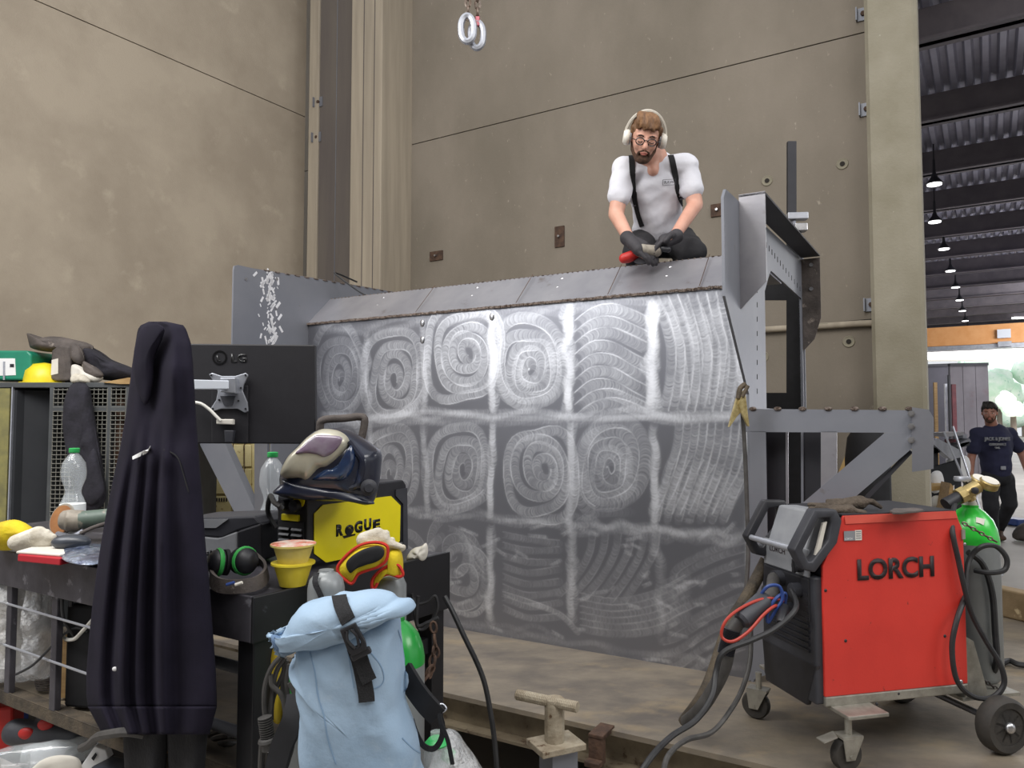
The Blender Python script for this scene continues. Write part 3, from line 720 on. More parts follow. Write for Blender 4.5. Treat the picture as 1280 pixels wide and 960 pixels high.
me.materials.append(pm); fp = bpy.data.objects.new('front_panel', me); COL.objects.link(fp); fp.parent = fab; fp['label'] = 'bright ground steel sheet covered in spiral marks'
b = MB(); b.par(P3(-PW, 0.004, ZP), PU*PW, PV*0.012, Z*(zpt-ZP)); b.build('panel_backing', M['steel'], fab)
# sloped top plate and deck behind it
TV = 0.20; zt = 2.44
b = MB(); b.prism([P3(-PW, -0.01, zpt), P3(-0.0, -0.01, zpt), P3(-0.0, TV, zt), P3(-PW, TV, zt)], -V(0, 0, 0.012)); b.build('sloped_plate', M['steel_light'], fab)
b = MB(); b.par(P3(-PW, TV, zt-0.04), PU*PW, PV*0.75, Z*0.01); b.par(P3(-PW, TV, zt-0.05), PU*PW, PV*0.01, Z*0.05); b.build('top_plate', M['steel'], fab)
# weld beads
b = MB()
n = 210
for k in range(n):
    u = -PW+PW*(k+.5)/n; b.sph(P3(u, -0.012, zpt-0.004+random.uniform(-.002, .002)), (0.010, 0.006, 0.009), PU, PV, Z, 6, 4)
b.build('weld_seam', M['weld_bead'], fab, smooth=True)
b = MB()
for k in range(90):
    u = -PW+PW*(k+.5)/90; b.sph(P3(u, TV, zt), (0.010*random.uniform(.5, 1.2), 0.007, 0.004), PU, PV, Z, 6, 4)
b.build('weld_seam', M['weld_bead'], fab, smooth=True)
b = MB(); sl = (PV*TV+Z*(zt-zpt)); sn = PU.cross(sl).normalized()
if sn.z < 0: sn = -sn
for u0 in (-2.35, -1.62, -1.05, -0.42):
    for k, q in enumerate((0.2, 0.5, 0.8)): b = MB(); b.sph(P3(u0, 0, zpt)+sl*q+PU*0.0, (0.012, 0.008, 0.006), PU, sl.normalized(), sn, 8, 5); b.build('plug_weld', M['steel_bright'], fab, smooth=True)
b = MB()
for u0 in (-1.95, -1.25, -0.7, -0.22):
    b = MB(); b.par(P3(u0, -0.01, zpt)+sn*0.0125, PU*0.004, sl, sn*0.001); b.build('scribe_line', M['rust'], fab)
# plug welds down the panel seams
b = MB()
for px in (528, 615):
    for py in ((404, 425) if px == 528 else (396,)):
        u, z_ = pan(px, py); b = MB(); b.sph(P3(u, -0.003, z_), (0.016, 0.004, 0.022), PU, PV, Z, 10, 6); b.build('plug_weld', M['steel_bright'], fab, smooth=True)
# end plates
zTop = 2.61
def endplate(u, vf, vb_, th, name, tapered=True, openings=None):
    b = MB(); outline = [(vb_, ZP), (vb_, zTop), (vf+0.03, zTop-0.01), (vf+0.008, zTop-0.02), (vf, zTop-0.05), (vf, 2.12), (-0.02, 1.72), (-0.02, ZP)]
    b.prism([P3(u, v, z) for v, z in outline], PU*th); return b.build(name, M['steel_paint'], fab)
# right end plate with opening: build as ring
ol = [(1.64, ZP), (1.64, 2.66), (-0.42, 2.58), (-0.46, 2.54), (-0.46, 2.12), (-0.03, 1.72), (-0.03, ZP)]
def ring_plate(u, th, name, m, outer, inner, extra=None):
    # outer/inner in (v, z), same count, matched corners
    b = MB(); b.ringprism([P3(u, v, z) for v, z in outer], [P3(u, v, z) for v, z in inner], PU*th); return b.build(name, m, fab)
def vz(px, py, u=0.0):
    p = Wp(px, py, R0+PU*u, PU); q = uvz(p); return q[1], q[2]
inner = [(1.62, 1.66), (1.62, 2.41), (0.57, 2.41), (0.53, 2.39), (0.385, 2.27), (0.38, 1.70), (0.38, 1.66)]
outer = [(1.66, 1.64), (1.66, 2.68), (-0.42, 2.585), (-0.46, 2.54), (-0.46, 2.12), (-0.03, 1.72), (-0.03, 1.64)]
ring_plate(0.0, 0.012, 'end_plate', M['steel_paint'], outer, inner)
b = MB()
b.par(P3(0, -0.03, ZP), PU*0.012, PV*0.10, Z*(1.64-ZP)); b.build('end_post', M['steel_paint'], fab)
b = MB(); b.par(P3(0, 1.56, ZP), PU*0.012, PV*0.10, Z*(1.64-ZP)); b.build('end_post', M['steel_paint'], fab)
# flanges of the right end plate
FW = 0.115
b = MB(); z1 = vz(924, 237)[1]; zg = 2.625
b.prism([P3(0.012, -0.18, zg-0.012), P3(0.012+FW, -0.18, zg-0.012), P3(0.012+FW, 1.66, 2.69), P3(0.012, 1.66, 2.69)], Z*0.010); b.build('top_flange', M['steel_dark'], fab, label='dark underside flange along the top edge')  # shade of the underside painted in with dark steel
b = MB(); b.prism([P3(0.012, -0.18, zg), P3(0.012+FW, -0.18, zg), P3(0.012+FW, -0.18, 2.22), P3(0.012, -0.18, 2.10)], PV*0.010); b.build('gusset', M['steel_light'], fab)  # paler steel paints in the light this face catches
b = MB(); zb1 = vz(1002, 425)[1]
b.prism([P3(0.012, 1.65, 2.68), P3(0.012+FW, 1.65, 2.68), P3(0.012+FW, 1.65, 2.28), P3(0.085, 1.65, 2.14), P3(0.012, 1.65, 2.06)], PV*0.010); b.build('back_flange', M['leather_grey'], fab, label='brownish end flange with two holes')
b = MB()
for py in (331, 361): b = MB(); c = P3(0.07, 1.645, 0); q = Wp(1014, py, c, PV); b.cyl(q, q-PV*0.004, 0.013, n=14); b.build('flange_hole', M['steel_bright'], fab)
b = MB()
for k in range(13):
    q = Wp(958+k*3.5, 306+k*4.6, R0+PU*0.0125, PU); b = MB(); b.box(q, (0.01, 0.002, 0.03), PV, PU); b.build('slot', M['joint_dark'], fab)
for k in range(9): q = Wp(946.5, 345+k*18, R0+PU*0.0125, PU); b = MB(); b.box(q, (0.008, 0.002, 0.025), PV, PU); b.build('slot', M['joint_dark'], fab)
# frame at the back, seen through the opening; interior shade painted in black
BK = P3(0, 1.70, 0)
def bkp(px, py): return Wp(px, py, BK, PV)
b = MB(); b.prism([bkp(983, 300), bkp(1003, 300), bkp(1003, 540), bkp(983, 540)], PV*0.02); b.build('back_post', M['black_matte'], fab)
b = MB(); b.prism([bkp(880, 322), bkp(983, 322), bkp(983, 375), bkp(880, 375)], PV*0.02); b.build('back_beam', M['black_matte'], fab)
b = MB(); b.prism([bkp(880, 491), bkp(983, 491), bkp(983, 512), bkp(880, 512)], PV*0.02); b.build('back_beam', M['black_matte'], fab)
b = MB(); b.par(bkp(1003, 300), -PU*0.03, PV*0.04, Z*-1.4); b.build('back_edge', M['steel_paint'], fab)
# lower frame in the panel plane to the right of the panel
FY = P3(0.0, -0.03, 0)
def fp_(px, py, dv=0.0): return Wp(px, py, FY+PV*dv, PV)
th = PV*0.012
def poly(name, pts, m, dv=0, t=None, label=None):
    P = [fp_(x, y, dv) for x, y in pts]
    for p in P: p.z = max(p.z, ZP)
    b = MB(); b.prism(P, t or th); return b.build(name, m, fab, label=label)
poly('frame_beam', [(928, 511), (1158, 513), (1158, 541), (930, 540)], M['steel_paint'], label='horizontal grey bracket beam with tack welds')
poly('frame_post', [(934, 539), (957, 539), (962, 842), (936, 868)], M['steel_paint'])
poly('frame_post', [(1026, 539), (1046, 539), (1046, 640), (1026, 640)], M['steel_light'])
poly('inner_plate', [(955, 538), (983, 538), (986, 800), (960, 830)], M['steel_dark'], 0.10)
poly('inner_plate', [(1002, 538), (1030, 538), (1030, 800), (1002, 800)], M['steel_dark'], 0.14)
poly('inner_plate', [(982, 538), (1004, 538), (1004, 780), (982, 780)], M['black_matte'], 0.55)
poly('inner_edge', [(982, 540), (985, 540), (986, 780), (983, 780)], M['steel_light'], 0.095)
poly('inner_edge', [(1001, 540), (1004, 540), (1005, 780), (1002, 780)], M['steel_paint'], 0.13)
poly('brace', [(1106, 541), (1150, 541), (1150, 552), (1068, 622), (1060, 640), (990, 640)], M['steel_paint'], -0.013, PV*0.012, label='diagonal grey brace under the bracket beam')
poly('brace_flange', [(1136, 561), (1141, 566), (1078, 632), (1070, 632)], M['steel_dark'], 0.0, PV*0.09)
poly('end_block', [(1140, 509), (1161, 512), (1167, 522), (1167, 586), (1140, 590)], M['steel'], -0.03, PV*0.05)
b = MB()
for py in (517, 533, 550):
    b = MB(); q = fp_(1139, py, -0.028); b.cyl(q+PV*0.02, q-PV*0.006, 0.014, n=6); b.cyl(q-PV*0.006, q-PV*0.018, 0.008, n=10); b.build('bolt', M['steel_bright'], fab)
for px in (941, 972, 1003, 1035, 1068, 1103, 1137):
    q = fp_(px, 511, -0.0); b = MB(); b.sph(q, (0.018, 0.012, 0.010), PU, PV, Z, 8, 6); b.build('tack_weld', M['weld_bead'], fab, smooth=True)
# left end plate (seen from inside)
vlb = 0.95
b = MB(); vf = -0.61; ul = -PW-0.012
lo = [(vlb, ZP), (vlb, 2.60), (0.0, 2.56), (vf+0.14, 2.535), (vf+0.03, 2.535), (vf+0.005, 2.525), (vf, 2.50), (vf, 1.80), (-0.30, 1.45), (-0.30, ZP)]
b.prism([P3(ul, v, z) for v, z in lo], PU*0.012); b.build('end_plate', M['steel_paint'], fab)
b = MB(); 
for v, z in ((vf+0.09, 2.46), (vf+0.09, 1.98), (-0.28, 2.5)):
    b = MB(); b.cyl(P3(ul+0.012, v, z), P3(ul+0.015, v, z), 0.011, n=12); b.build('rivet', M['steel_bright'], fab)
# ground-off scar on the left plate
b = MB()
for k in range(110):
    v = vf+0.28+random.gauss(0, 0.035); z = random.uniform(1.95, 2.54)
    q = P3(ul+0.0125, v, z); l = random.uniform(0.01, 0.05); b.box(q, (l*0.35, 0.0015, l), (PV+Z*random.uniform(-1, 1)).normalized(), PU)
b.build('grinding_scar', M['bright_scratch'], fab)
b = MB()
for k in range(16): b.sph(P3(ul+0.01, vf+0.25+k*0.085, 2.54+0.0012*k*3), (0.03, 0.008, 0.006), PV, PU, Z, 8, 5)
b.build('weld_seam', M['weld_bead'], fab, smooth=True)
# left diagonal brace below the monitor
def lp_(px, py, dv=-0.3): return Wp(px, py, P3(ul, dv, 0), PV)
b = MB(); b.prism([lp_(x, y) for x, y in ((248, 520), (266, 520), (322, 645), (322, 680), (303, 660), (250, 556))], PV*0.05); b.build('brace', M['steel_paint'], fab, label='left diagonal brace under the monitor')
b = MB(); b.prism([lp_(x, y, -0.32) for x, y in ((318, 480), (334, 480), (334, 760), (318, 760))], PV*0.02); b.build('end_flange', M['steel'], fab)
# loose cable over the top left corner
b = MB(); b.tube([P3(ul+0.03, 0.45, 2.60), P3(ul+0.05, 0.2, 2.62), P3(ul+0.25, 0.25, 2.47), P3(ul+0.3, 0.3, 2.45)], 0.006, 6)
tag(b.build('thin_cable', M['cable_black'], smooth=True), 'thin black cable draped over the top of the left end plate', 'cable')
# clamp with black bar on the back corner
cY = 4.75
q = W(990, 268, cY); t = thing('screw_clamp', 'steel clamp with a tall black bar on the back corner of the end frame', 'clamp', q)
b = MB(); b.par(W(985, 275, cY), W(996, 275, cY)-W(985, 275, cY), V(0, 0.03, 0), W(985, 176, cY)-W(985, 275, cY)); b.build('bar', M['steel_dark'], t, bevel=0.004)
b = MB(); b.box(W(996, 271, cY), (0.13, 0.07, 0.045), (1, -.1, 0)); b.build('jaw', M['silver'], t, bevel=0.005)
b = MB(); b.box(W(1000, 285, cY), (0.08, 0.07, 0.05), (1, -.1, 0)); b.build('jaw', M['steel_bright'], t, bevel=0.005)
b = MB(); b.cyl(W(992, 275, cY), W(992, 300, cY), 0.015, n=10); b.build('spindle', M['steel'], t)
# brass ground clamp on the panel corner
gY = 3.33
t = thing('ground_clamp', 'brass-coloured earth clamp gripping the panel corner right of the panel', 'clamp', W(928, 510, gY))
def flat(name, pts, Y, th_, m, parent, bev=0.002, label=None):
    b = MB(); b.prism(PX(pts, Y), V(0, th_, 0)); return b.build(name, m, parent, bevel=bev, label=label)
flat('jaw', [(921, 497), (931, 488), (930, 512), (922, 520), (913, 533), (911, 534), (915, 518)], gY-0.02, 0.02, M['clamp_brass'], t)
flat('jaw', [(929, 488), (932, 493), (937, 533), (935, 533), (926, 514), (923, 505)], gY-0.03, 0.02, M['clamp_brass'], t)
b = MB(); b.tube(PX([(923, 498), (925, 486), (932, 480)], gY-0.02), 0.012, 8); b.tube(PX([(928, 496), (932, 488), (935, 482)], gY-0.03), 0.009, 8); b.build('spring_grip', M['hose_brown'], t, smooth=True)
b = MB(); b.tube([W(928, 512, gY), W(931, 560, gY+.02), W(934, 640, gY+.02), W(935, 700, gY), W(930, 760, gY-.05), W(922, 800, gY-.2)], 0.010, 8)
tag(b.build('earth_cable', M['cable_grey'], smooth=True), 'grey cable hanging down the panel edge from the earth clamp', 'cable')
# things behind the frame: plywood, tank
q = back(1070, 640, 0.5); t0 = q
b = MB(); b.prism([Wp(x, y, back(1070, 560, 0.35), BV) for x, y in ((1066, 546), (1098, 553), (1098, 640), (1044, 640), (1044, 600))], BV*0.02)
tag(b.build('plywood_sheet', M['plywood']), 'tan plywood sheet leaning behind the diagonal brace', 'board')
b = MB(); c = W(1086, 640, 5.6); b.lathe([(0.16, -0.9), (0.16, 0.0), (0.14, 0.16), (0.09, 0.24)], V(c.x, c.y, 1.305), Z, 20)
b = tag(b.build('dark_bin', M['black_matte'], smooth=True), 'dark round bin between the brace and the right column', 'bin')
# ---------------------------------------------------------------- tie-down post in front of the platform
c = W(695, 930, 2.62); zc = c.z
t = thing('tie_down_post', 'dirty concrete-spattered post with a threaded cross bar at the platform edge', 'post', V(c.x, c.y, 0))
b = MB(); b.box(V(c.x, c.y, zc), (0.17, 0.13, 0.022), (0.9, 0.42, 0)); b.build('base_plate', M['post_dirty'], t, bevel=0.003)
b = MB(); top = W(693, 872, 2.62); b.cyl(V(c.x-0.005, c.y, zc), V(c.x-0.005, c.y, top.z), 0.036, 0.036, 8); b.build('post', M['post_dirty'], t, bevel=0.004)
b = MB(); pa, pb = W(646, 868, 2.68), W(722, 884, 2.56); n = 34; prof = []
for k in range(n): prof += [(0.0175, k/n), (0.0195, (k+.5)/n)]
Ld = (pb-pa).length; b.lathe([(r, h*Ld) for r, h in prof]+[(0.0175, Ld)], pa, pb-pa, 12); b.build('threaded_bar', M['post_dirty'], t)
b = MB(); b.box(V(c.x+0.01, c.y+0.03, (zc)/2), (0.1, 0.1, zc-0.02), (0.9, 0.42, 0)); b.build('stand', M['steel_paint'], t)
# crane hooks
t = thing('chain_sling', 'chain sling with two steel hooks hanging at the top of the picture', 'hook', W(590, 0, 4.4))
def chain(p0, p1, link=0.03, r=0.004, parent=None, m=None, slack=0):
    p0, p1 = Vector(p0), Vector(p1); n = max(2, int((p1-p0).length/(link*0.75))); b = MB(); x, y, d = frame_of(p1-p0)
    for k in range(n+1):
        t_ = k/n; c = p0.lerp(p1, t_)-Z*slack*4*t_*(1-t_); a = x if k % 2 else y
        pts = [c+d*(link*0.5*math.cos(th))+a*(link*0.27*math.sin(th)) for th in [i*PI/5 for i in range(10)]]
        b.tube(pts, r, 5, closed=True, sub=1)
    return b.build('chain', m or M['chain_steel'], parent, smooth=True)
hy = 4.4
def hook(cx, cy, w_, h_, parent, m):
    pts = []
    for i in range(13):
        a = math.radians(100-i*25); pts.append(W(cx+w_*math.cos(a), cy-h_*math.sin(a), hy))
    b = MB(); b.tube(pts, 0.018, 8, sub=2, rr=lambda s: 0.02*(1-0.4*abs(2*s-1))); return b.build('hook', m, parent, smooth=True)
for cx, cy in ((584, 34), (596, 42)):
    b = MB(); pts = [W(cx+8*math.cos(a), cy-14*math.sin(a)+(4 if math.sin(a) < 0 else 0), hy+(0.04 if cx > 590 else 0)) for a in [i*PI/8 for i in range(16)]]
    b.tube(pts, 0.021, 8, closed=True, sub=2); b.build('hook', M['silver'], t, smooth=True)
chain(W(585, -30, hy), W(585, 20, hy), 0.055, 0.008, t); chain(W(597, -30, hy+0.04), W(597, 24, hy+0.04), 0.055, 0.008, t)
b = MB(); b.box(W(597, 27, hy+0.03), (0.025, 0.02, 0.06)); b.build('load_tag', M['pink_tag'], t, bevel=0.004)
# ---------------------------------------------------------------- red welding machine
wa = math.radians(13.0); WX = V(math.cos(wa), math.sin(wa), 0); WD = V(-math.sin(wa), math.cos(wa), 0)   # along the side, into depth
WN = W(1031, 884, 2.62); WN0 = V(WN.x, WN.y, 0)
def ws(px, py, d=0.0): return Wp(px, py, WN0+WD*d, WD)        # on the side face plane
def wf(px, py, d=0.0): return Wp(px, py, WN0+WX*d, WX)        # on the front face plane
wm = thing('welding_machine', 'red and black wheeled welding machine lettered LORCH on the platform', 'welding machine', V(WN.x, WN.y, ZP))
DW = 0.345
zbot = ws(1032, 882).z; ztop = ws(1050, 645).z; Lb = (ws(1209, 860)-WN0).dot(WX)
def sl_(t, z, d=0.0): return WN0+WX*t+WD*d+Z*z
zm = ws(1030, 708).z; tt = (ws(1054, 646)-WN0).dot(WX)
side = [(0.0, zbot+0.03), (0.0, zm), (tt, ztop), (Lb-0.035, ztop+0.004), (Lb-0.0, ztop-0.07), (Lb, zbot+0.03)]
b = MB(); b.prism([sl_(t, z, -0.004) for t, z in side], WD*0.012); b.build('side_panel', M['red_paint'], wm, bevel=0.003)
b = MB(); b.prism([sl_(t, z, DW-0.012) for t, z in side], WD*0.012); b.build('side_panel', M['red_paint'], wm, bevel=0.003)
b = MB(); b.prism([sl_(t, z, -0.005) for t, z in ((tt+0.004, ztop-0.028), (tt-0.0, ztop+0.001), (Lb-0.035, ztop+0.005), (Lb-0.026, ztop-0.022))], -WD*0.002); b.build('top_edge', M['red_edge'], wm)
core = [(0.01, zbot+0.0), (0.01, zm), (tt+0.005, ztop-0.006), (Lb-0.02, ztop-0.004), (Lb-0.01, zbot)]
b = MB(); b.prism([sl_(t, z, 0.012) for t, z in core], WD*(DW-0.03)); b.build('housing', M['dark_grey_plastic'], wm)
b = MB(); b.prism([sl_(t, z, 0.006) for t, z in ((tt, ztop-0.002), (tt, ztop+0.006), (Lb-0.03, ztop+0.008), (Lb-0.03, ztop-0.002))], WD*(DW-0.012)); b.build('top_cover', M['steel_dark'], wm, bevel=0.002)
b = MB(); b.par(sl_(0.0, zbot-0.004, -0.006), WX*(Lb), WD*(DW+0.01), Z*0.034); b.build('base_frame', M['caster_metal'], wm, bevel=0.004)
# front: lower black grille, upper control area
b = MB(); b.prism([sl_(-0.028, z, d) for z, d in ((zbot+0.0, 0.006), (zbot+0.46*(zm-zbot)*2.0, 0.006), (zbot+0.46*(zm-zbot)*2.0, DW-0.006), (zbot+0.0, DW-0.006))], WX*0.04)
b.build('front_panel', M['dark_grey_plastic'], wm, bevel=0.008)
b = MB()
b = MB(); b.prism([sl_(-0.03, z, d) for z, d in ((zbot-0.02, 0.06), (zbot+0.14, 0.0), (zbot+0.14, DW), (zbot-0.02, DW-0.02))], WX*0.02); b.build('front_skirt', M['black_plastic'], wm, bevel=0.006)
for k in range(10):
    z = zbot+0.175+k*0.022; b = MB(); b.par(sl_(-0.036, z, 0.035), WX*0.012, WD*(DW-0.08), Z*0.009); b.build('grille_slat', M['black_plastic'], wm)
b = MB(); b.par(sl_(-0.034, zm-0.045, 0.03), WX*0.01, WD*(DW-0.06), Z*0.10); b.build('name_plate', M['grey_plastic'], wm, bevel=0.004)
text('LORCH', 'lettering', M['black_print'], wm, sl_(-0.0345, zm+0.013, 0.27), -WD, Z, 0.10, 0.022, 0.001)
b = MB(); c = sl_(-0.035, zm-0.01, 0.075); b.lathe([(0.024, 0), (0.022, 0.022), (0.014, 0.028)], c, -WX, 16); b.build('control_knob', M['black_plastic'], wm, smooth=True)
b = MB(); b.box(c-WX*0.027, (0.012, 0.012, 0.05), WX, WD); b.build('knob_handle', M['black_plastic'], wm, bevel=0.003)
b = MB(); b.par(sl_(-0.034, zm-0.20, 0.03), WX*0.01, WD*(DW-0.06), Z*0.15); b.build('socket_panel', M['black_plastic'], wm, bevel=0.004)
sock = []
for d, z, r in ((0.09, zm-0.10, 0.026), (0.20, zm-0.08, 0.03), (0.27, zm-0.14, 0.018), (0.13, zm-0.17, 0.016)):
    c = sl_(-0.034, z, d); b = MB(); b.cyl(c, c-WX*0.03, r, n=16); b.build('socket', M['dark_grey_plastic'], wm, smooth=True); sock.append(c-WX*0.03)
# tilted control head with two handle frames
outer = [(1019, 637), (1046, 637), (1053, 651), (1047, 679), (1019, 716), (1006, 713), (993, 688)]
inner = [(1024, 648), (1038, 647), (1040, 654), (1036, 676), (1016, 702), (1011, 702), (1004, 688)]
def hf(pts, d): return [ws(x, y, d) for x, y in pts]
b = MB(); b.ringprism(hf(outer, -0.015), hf(inner, -0.015), WD*0.05); b.build('handle_frame', M['dark_grey_plastic'], wm, bevel=0.006, smooth=True)
O = hf(outer, -0.015); I = hf(inner, -0.015); off = WD*0.31
b = MB(); b.ringprism([p+off for p in O], [p+off for p in I], WD*0.04); b.build('handle_frame', M['black_plastic'], wm, bevel=0.006, smooth=True)
h0 = ws(996, 688, -0.0); b = MB(); b.cyl(h0+WD*0.03, h0+WD*0.33, 0.011, n=12); b.build('grab_bar', M['silver'], wm, smooth=True)
p1, p2, p3, p4 = [ws(x, y, 0.0) for x, y in ((1008, 697), (1000, 690), (1022, 645), (1034, 650))]
b = MB(); b.prism([ws(x, y, 0.055) for x, y in ((1020, 716), (1004, 696), (1021, 640), (1046, 640), (1052, 655), (1044, 688))], WD*0.24); b.build('control_head', M['grey_plastic'], wm, bevel=0.008)
b = MB(); q1, q2 = ws(1006, 690, 0.09), ws(1021, 646, 0.09); nn = (q2-q1).cross(WD).normalized(); nn = nn if nn.y < 0 or nn.x < 0 else -nn
if nn.x > 0: nn = -nn
b.par(q1+nn*0.004, q2-q1, WD*0.16, nn*0.006); b.build('display_cover', M['silver'], wm, bevel=0.006)
b = MB(); b.cyl((q1+q2)/2+WD*0.03+nn*0.008, (q1+q2)/2+WD*0.03+nn*0.02, 0.008, n=10); b.build('cover_knob', M['steel_bright'], wm)
b = MB(); b.prism([ws(x, y, -0.006) for x, y in ((1019, 694), (1029, 654), (1034, 652), (1024, 696))], WD*0.01); b.build('handle_insert', M['paper'], wm)
# lettering and stickers on the side
o = ws(1072, 726, -0.0065); e = ws(1168, 721, -0.0065); hh = (ws(1072, 699, -0.0065)-o).length
text('LORCH', 'lettering', M['black_print'], wm, o, WX, Z, (e-o).dot(WX), hh, 0.0008, bold=0.035, label='large black LORCH lettering')
o = ws(1055, 676, -0.0065); b = MB(); b.par(o, WX*0.045, -WD*0.001, Z*0.034); b.build('sticker', M['grey_plastic'], wm)
b = MB(); b.par(o+WX*0.046, WX*0.027, -WD*0.001, Z*0.036); b.build('sticker', M['paper'], wm)
text('LORCH', 'lettering', M['tag_white'], wm, o+WX*0.003+Z*0.003-WD*0.0011, WX, Z, 0.03, 0.007, 0.0004)
for k in range(4): b = MB(); b.par(o+WX*0.049+Z*(0.006+0.008*k)-WD*0.001, WX*0.02, -WD*0.0006, Z*0.003); b.build('printed_line', M['grey_plastic'], wm)
for px, py in ((1032, 738), (1057, 801), (1181, 795), (1123, 867), (1096, 880), (1206, 680)):
    p = ws(px, py, -0.004); b = MB(); b.sph(p, (0.006, 0.004, 0.006), WX, WD, Z, 8, 6); b.build('screw', M['black_plastic'] if px != 1206 else M['steel_bright'], wm, smooth=True)
b = MB(); p = ws(1201, 853, -0.005); b.sph(p, (0.010, 0.004, 0.010), WX, WD, Z, 10, 6); b.build('screw', M['steel_bright'], wm, smooth=True)
b = MB(); p = ws(1204, 668, -0.008); b.box(p, (0.014, 0.006, 0.035), WX, WD); b.build('chain_bracket', M['caster_metal'], wm)
# casters
def add_caster(top, d, r, parent, brake=True):
    d = Vector(d).normalized(); ax = V(-d.y, d.x, 0); hub = V(top.x, top.y, ZP+r)-d*0.02
    wheel = MB(); wheel.lathe([(r*0.62, -0.018), (r*0.9, -0.018), (r, -0.010), (r, 0.010), (r*0.9, 0.018), (r*0.62, 0.018)], hub, ax, 28); w = wheel.build('caster_wheel', M['rubber'], parent, smooth=True)
    b = MB(); b.lathe([(0.006, -0.02), (r*0.64, -0.014), (r*0.64, 0.014), (0.006, 0.02)], hub, ax, 20); b.build('hub', M['black_plastic'], w, smooth=True)
    b = MB()
    for s in (-1, 1):
        a0 = ax*0.026*s; b.prism([hub+a0-d*0.02-Z*0.012, hub+a0+d*0.015-Z*0.012, hub+a0+d*0.05+Z*(r+0.005), hub+a0-d*0.03+Z*(r+0.005)], ax*0.003*s)
    b.par(hub-d*0.03-ax*0.028+Z*(r+0.003), d*0.08, ax*0.056, Z*0.008); b.cyl(hub+d*0.012+Z*(r+0.01), V(hub.x+d.x*0.012, hub.y+d.y*0.012, top.z), 0.012, n=12)
    b.cyl(hub-ax*0.032, hub+ax*0.032, 0.006, n=10)
    b.build('caster_fork', M['caster_metal'], parent)
    if brake: b = MB(); b.prism([hub-d*0.05+Z*(r+0.012)-ax*0.025, hub-d*0.10+Z*(r-0.002)-ax*0.022, hub-d*0.10+Z*(r-0.002)+ax*0.022, hub-d*0.03+Z*(r+0.012)+ax*0.025], Z*0.003); b.build('brake_pedal', M['caster_metal'], parent)
b = MB(); zc_ = zbot-0.004
b.par(sl_(0.02, zc_-0.012, -0.10), WX*0.16, WD*0.55, Z*0.014); b.build('caster_plate', M['caster_metal'], wm, bevel=0.003)
add_caster(sl_(0.055, zc_-0.01, -0.06), V(1, 0.25, 0), 0.055, wm)
add_caster(sl_(-0.01, zc_-0.01, 0.39), V(0.8, -0.6, 0), 0.055, wm, False)
# rear wheels
R_ = 0.10; TW = (ws(1262, 905, -0.105)-WN0).dot(WX)
for d, in ((-0.075,), (0.42,)):
    hub = sl_(TW, ZP+R_, d); s = -1 if d < 0 else 1
    b = MB(); b.lathe([(0.066, -0.03), (0.088, -0.032), (0.099, -0.02), (R_, 0), (0.099, 0.02), (0.088, 0.032), (0.068, 0.03), (0.066, 0.0), (0.066, -0.03)], hub, WD, 40, caps=False); w = b.build('rear_wheel', M['rubber'], wm, smooth=True)
    b = MB(); b.lathe([(0.068, -0.026), (0.058, -0.022), (0.054, 0.012), (0.02, 0.014), (0.018, -0.028), (0.0, -0.03)], hub, WD, 32); b.build('rim', M['rubber'], w, smooth=True)
    b = MB(); b.sph(hub-WD*0.032, (0.02, 0.014, 0.02), WX, WD, Z, 16, 8); b.build('hub_cap', M['steel_bright'], w, smooth=True)
    for k in range(9):
        a = 2*PI*k/9; rd = WX*math.cos(a)+Z*math.sin(a); b = MB(); b.box(hub-WD*0.02+rd*0.038, (0.036, 0.008, 0.012), rd, rd.cross(WD)); b.build('spoke', M['rubber'], w)
b = MB(); b.cyl(sl_(TW, ZP+R_, -0.06), sl_(TW, ZP+R_, 0.42), 0.012, n=10); b.build('axle', M['steel'], wm)
# rear platform for the gas cylinder
b = MB(); b.prism([sl_(t, z, 0.0) for t, z in ((Lb+0.0, zbot+0.02), (Lb+0.0, zbot+0.20), (Lb+0.035, zbot+0.18), (Lb+0.08, zbot+0.03), (Lb+0.10, ZP+0.14), (Lb+0.08, zbot-0.03), (Lb-0.01, zbot-0.03))], WD*0.006); b.build('rear_bracket', M['caster_metal'], wm, bevel=0.001)
b = MB(); b.par(sl_(Lb-0.02, zbot-0.035, 0.0), WX*0.26, WD*0.345, Z*0.012); b.build('cylinder_shelf', M['caster_metal'], wm)
# the gas cylinder on it
GC = Wp(1213, 640, WN0+WD*0.175, WD); GC.z = 0; r = 0.098; zg0 = zbot-0.022; zs = W(1212, 676, GC.y).z; zt_ = W(1212, 634, GC.y).z
print('gas', zg0, zs, zt_)
def gas_cyl(name, label, C, z0, zs, zt, r, m1, m2, group=None, neck=None):
    t = thing(name, label, 'gas cylinder', V(C.x, C.y, z0)); C = V(C.x, C.y, 0)
    b = MB(); b.lathe([(r*0.85, z0), (r, z0+0.02), (r, zs), ], C, Z, 32); b.build('body', m1, t, smooth=True)
    b = MB(); b.lathe([(r*1.002, zs-0.005), (r*1.0, zs+0.01), (r*0.93, zs+(zt-zs)*0.38), (r*0.78, zs+(zt-zs)*0.66), (r*0.5, zs+(zt-zs)*0.9), (r*0.3, zt), (r*0.3, zt+0.01)], C, Z, 32); b.build('shoulder', m2, t, smooth=True)
    b = MB(); b.lathe([(r*0.26, zt), (r*0.24, zt+0.02), (0.018, zt+0.025), (0.016, zt+0.05), (0.0, zt+0.05)], C, Z, 16); b.build('neck', neck or M['paper'], t, smooth=True)
    return t
gc = gas_cyl('gas_cylinder', 'tall grey gas cylinder with bright green shoulder standing behind the red welding machine', GC, zg0, zs, zt_, r, M['cylinder_grey'], M['green_gas'])
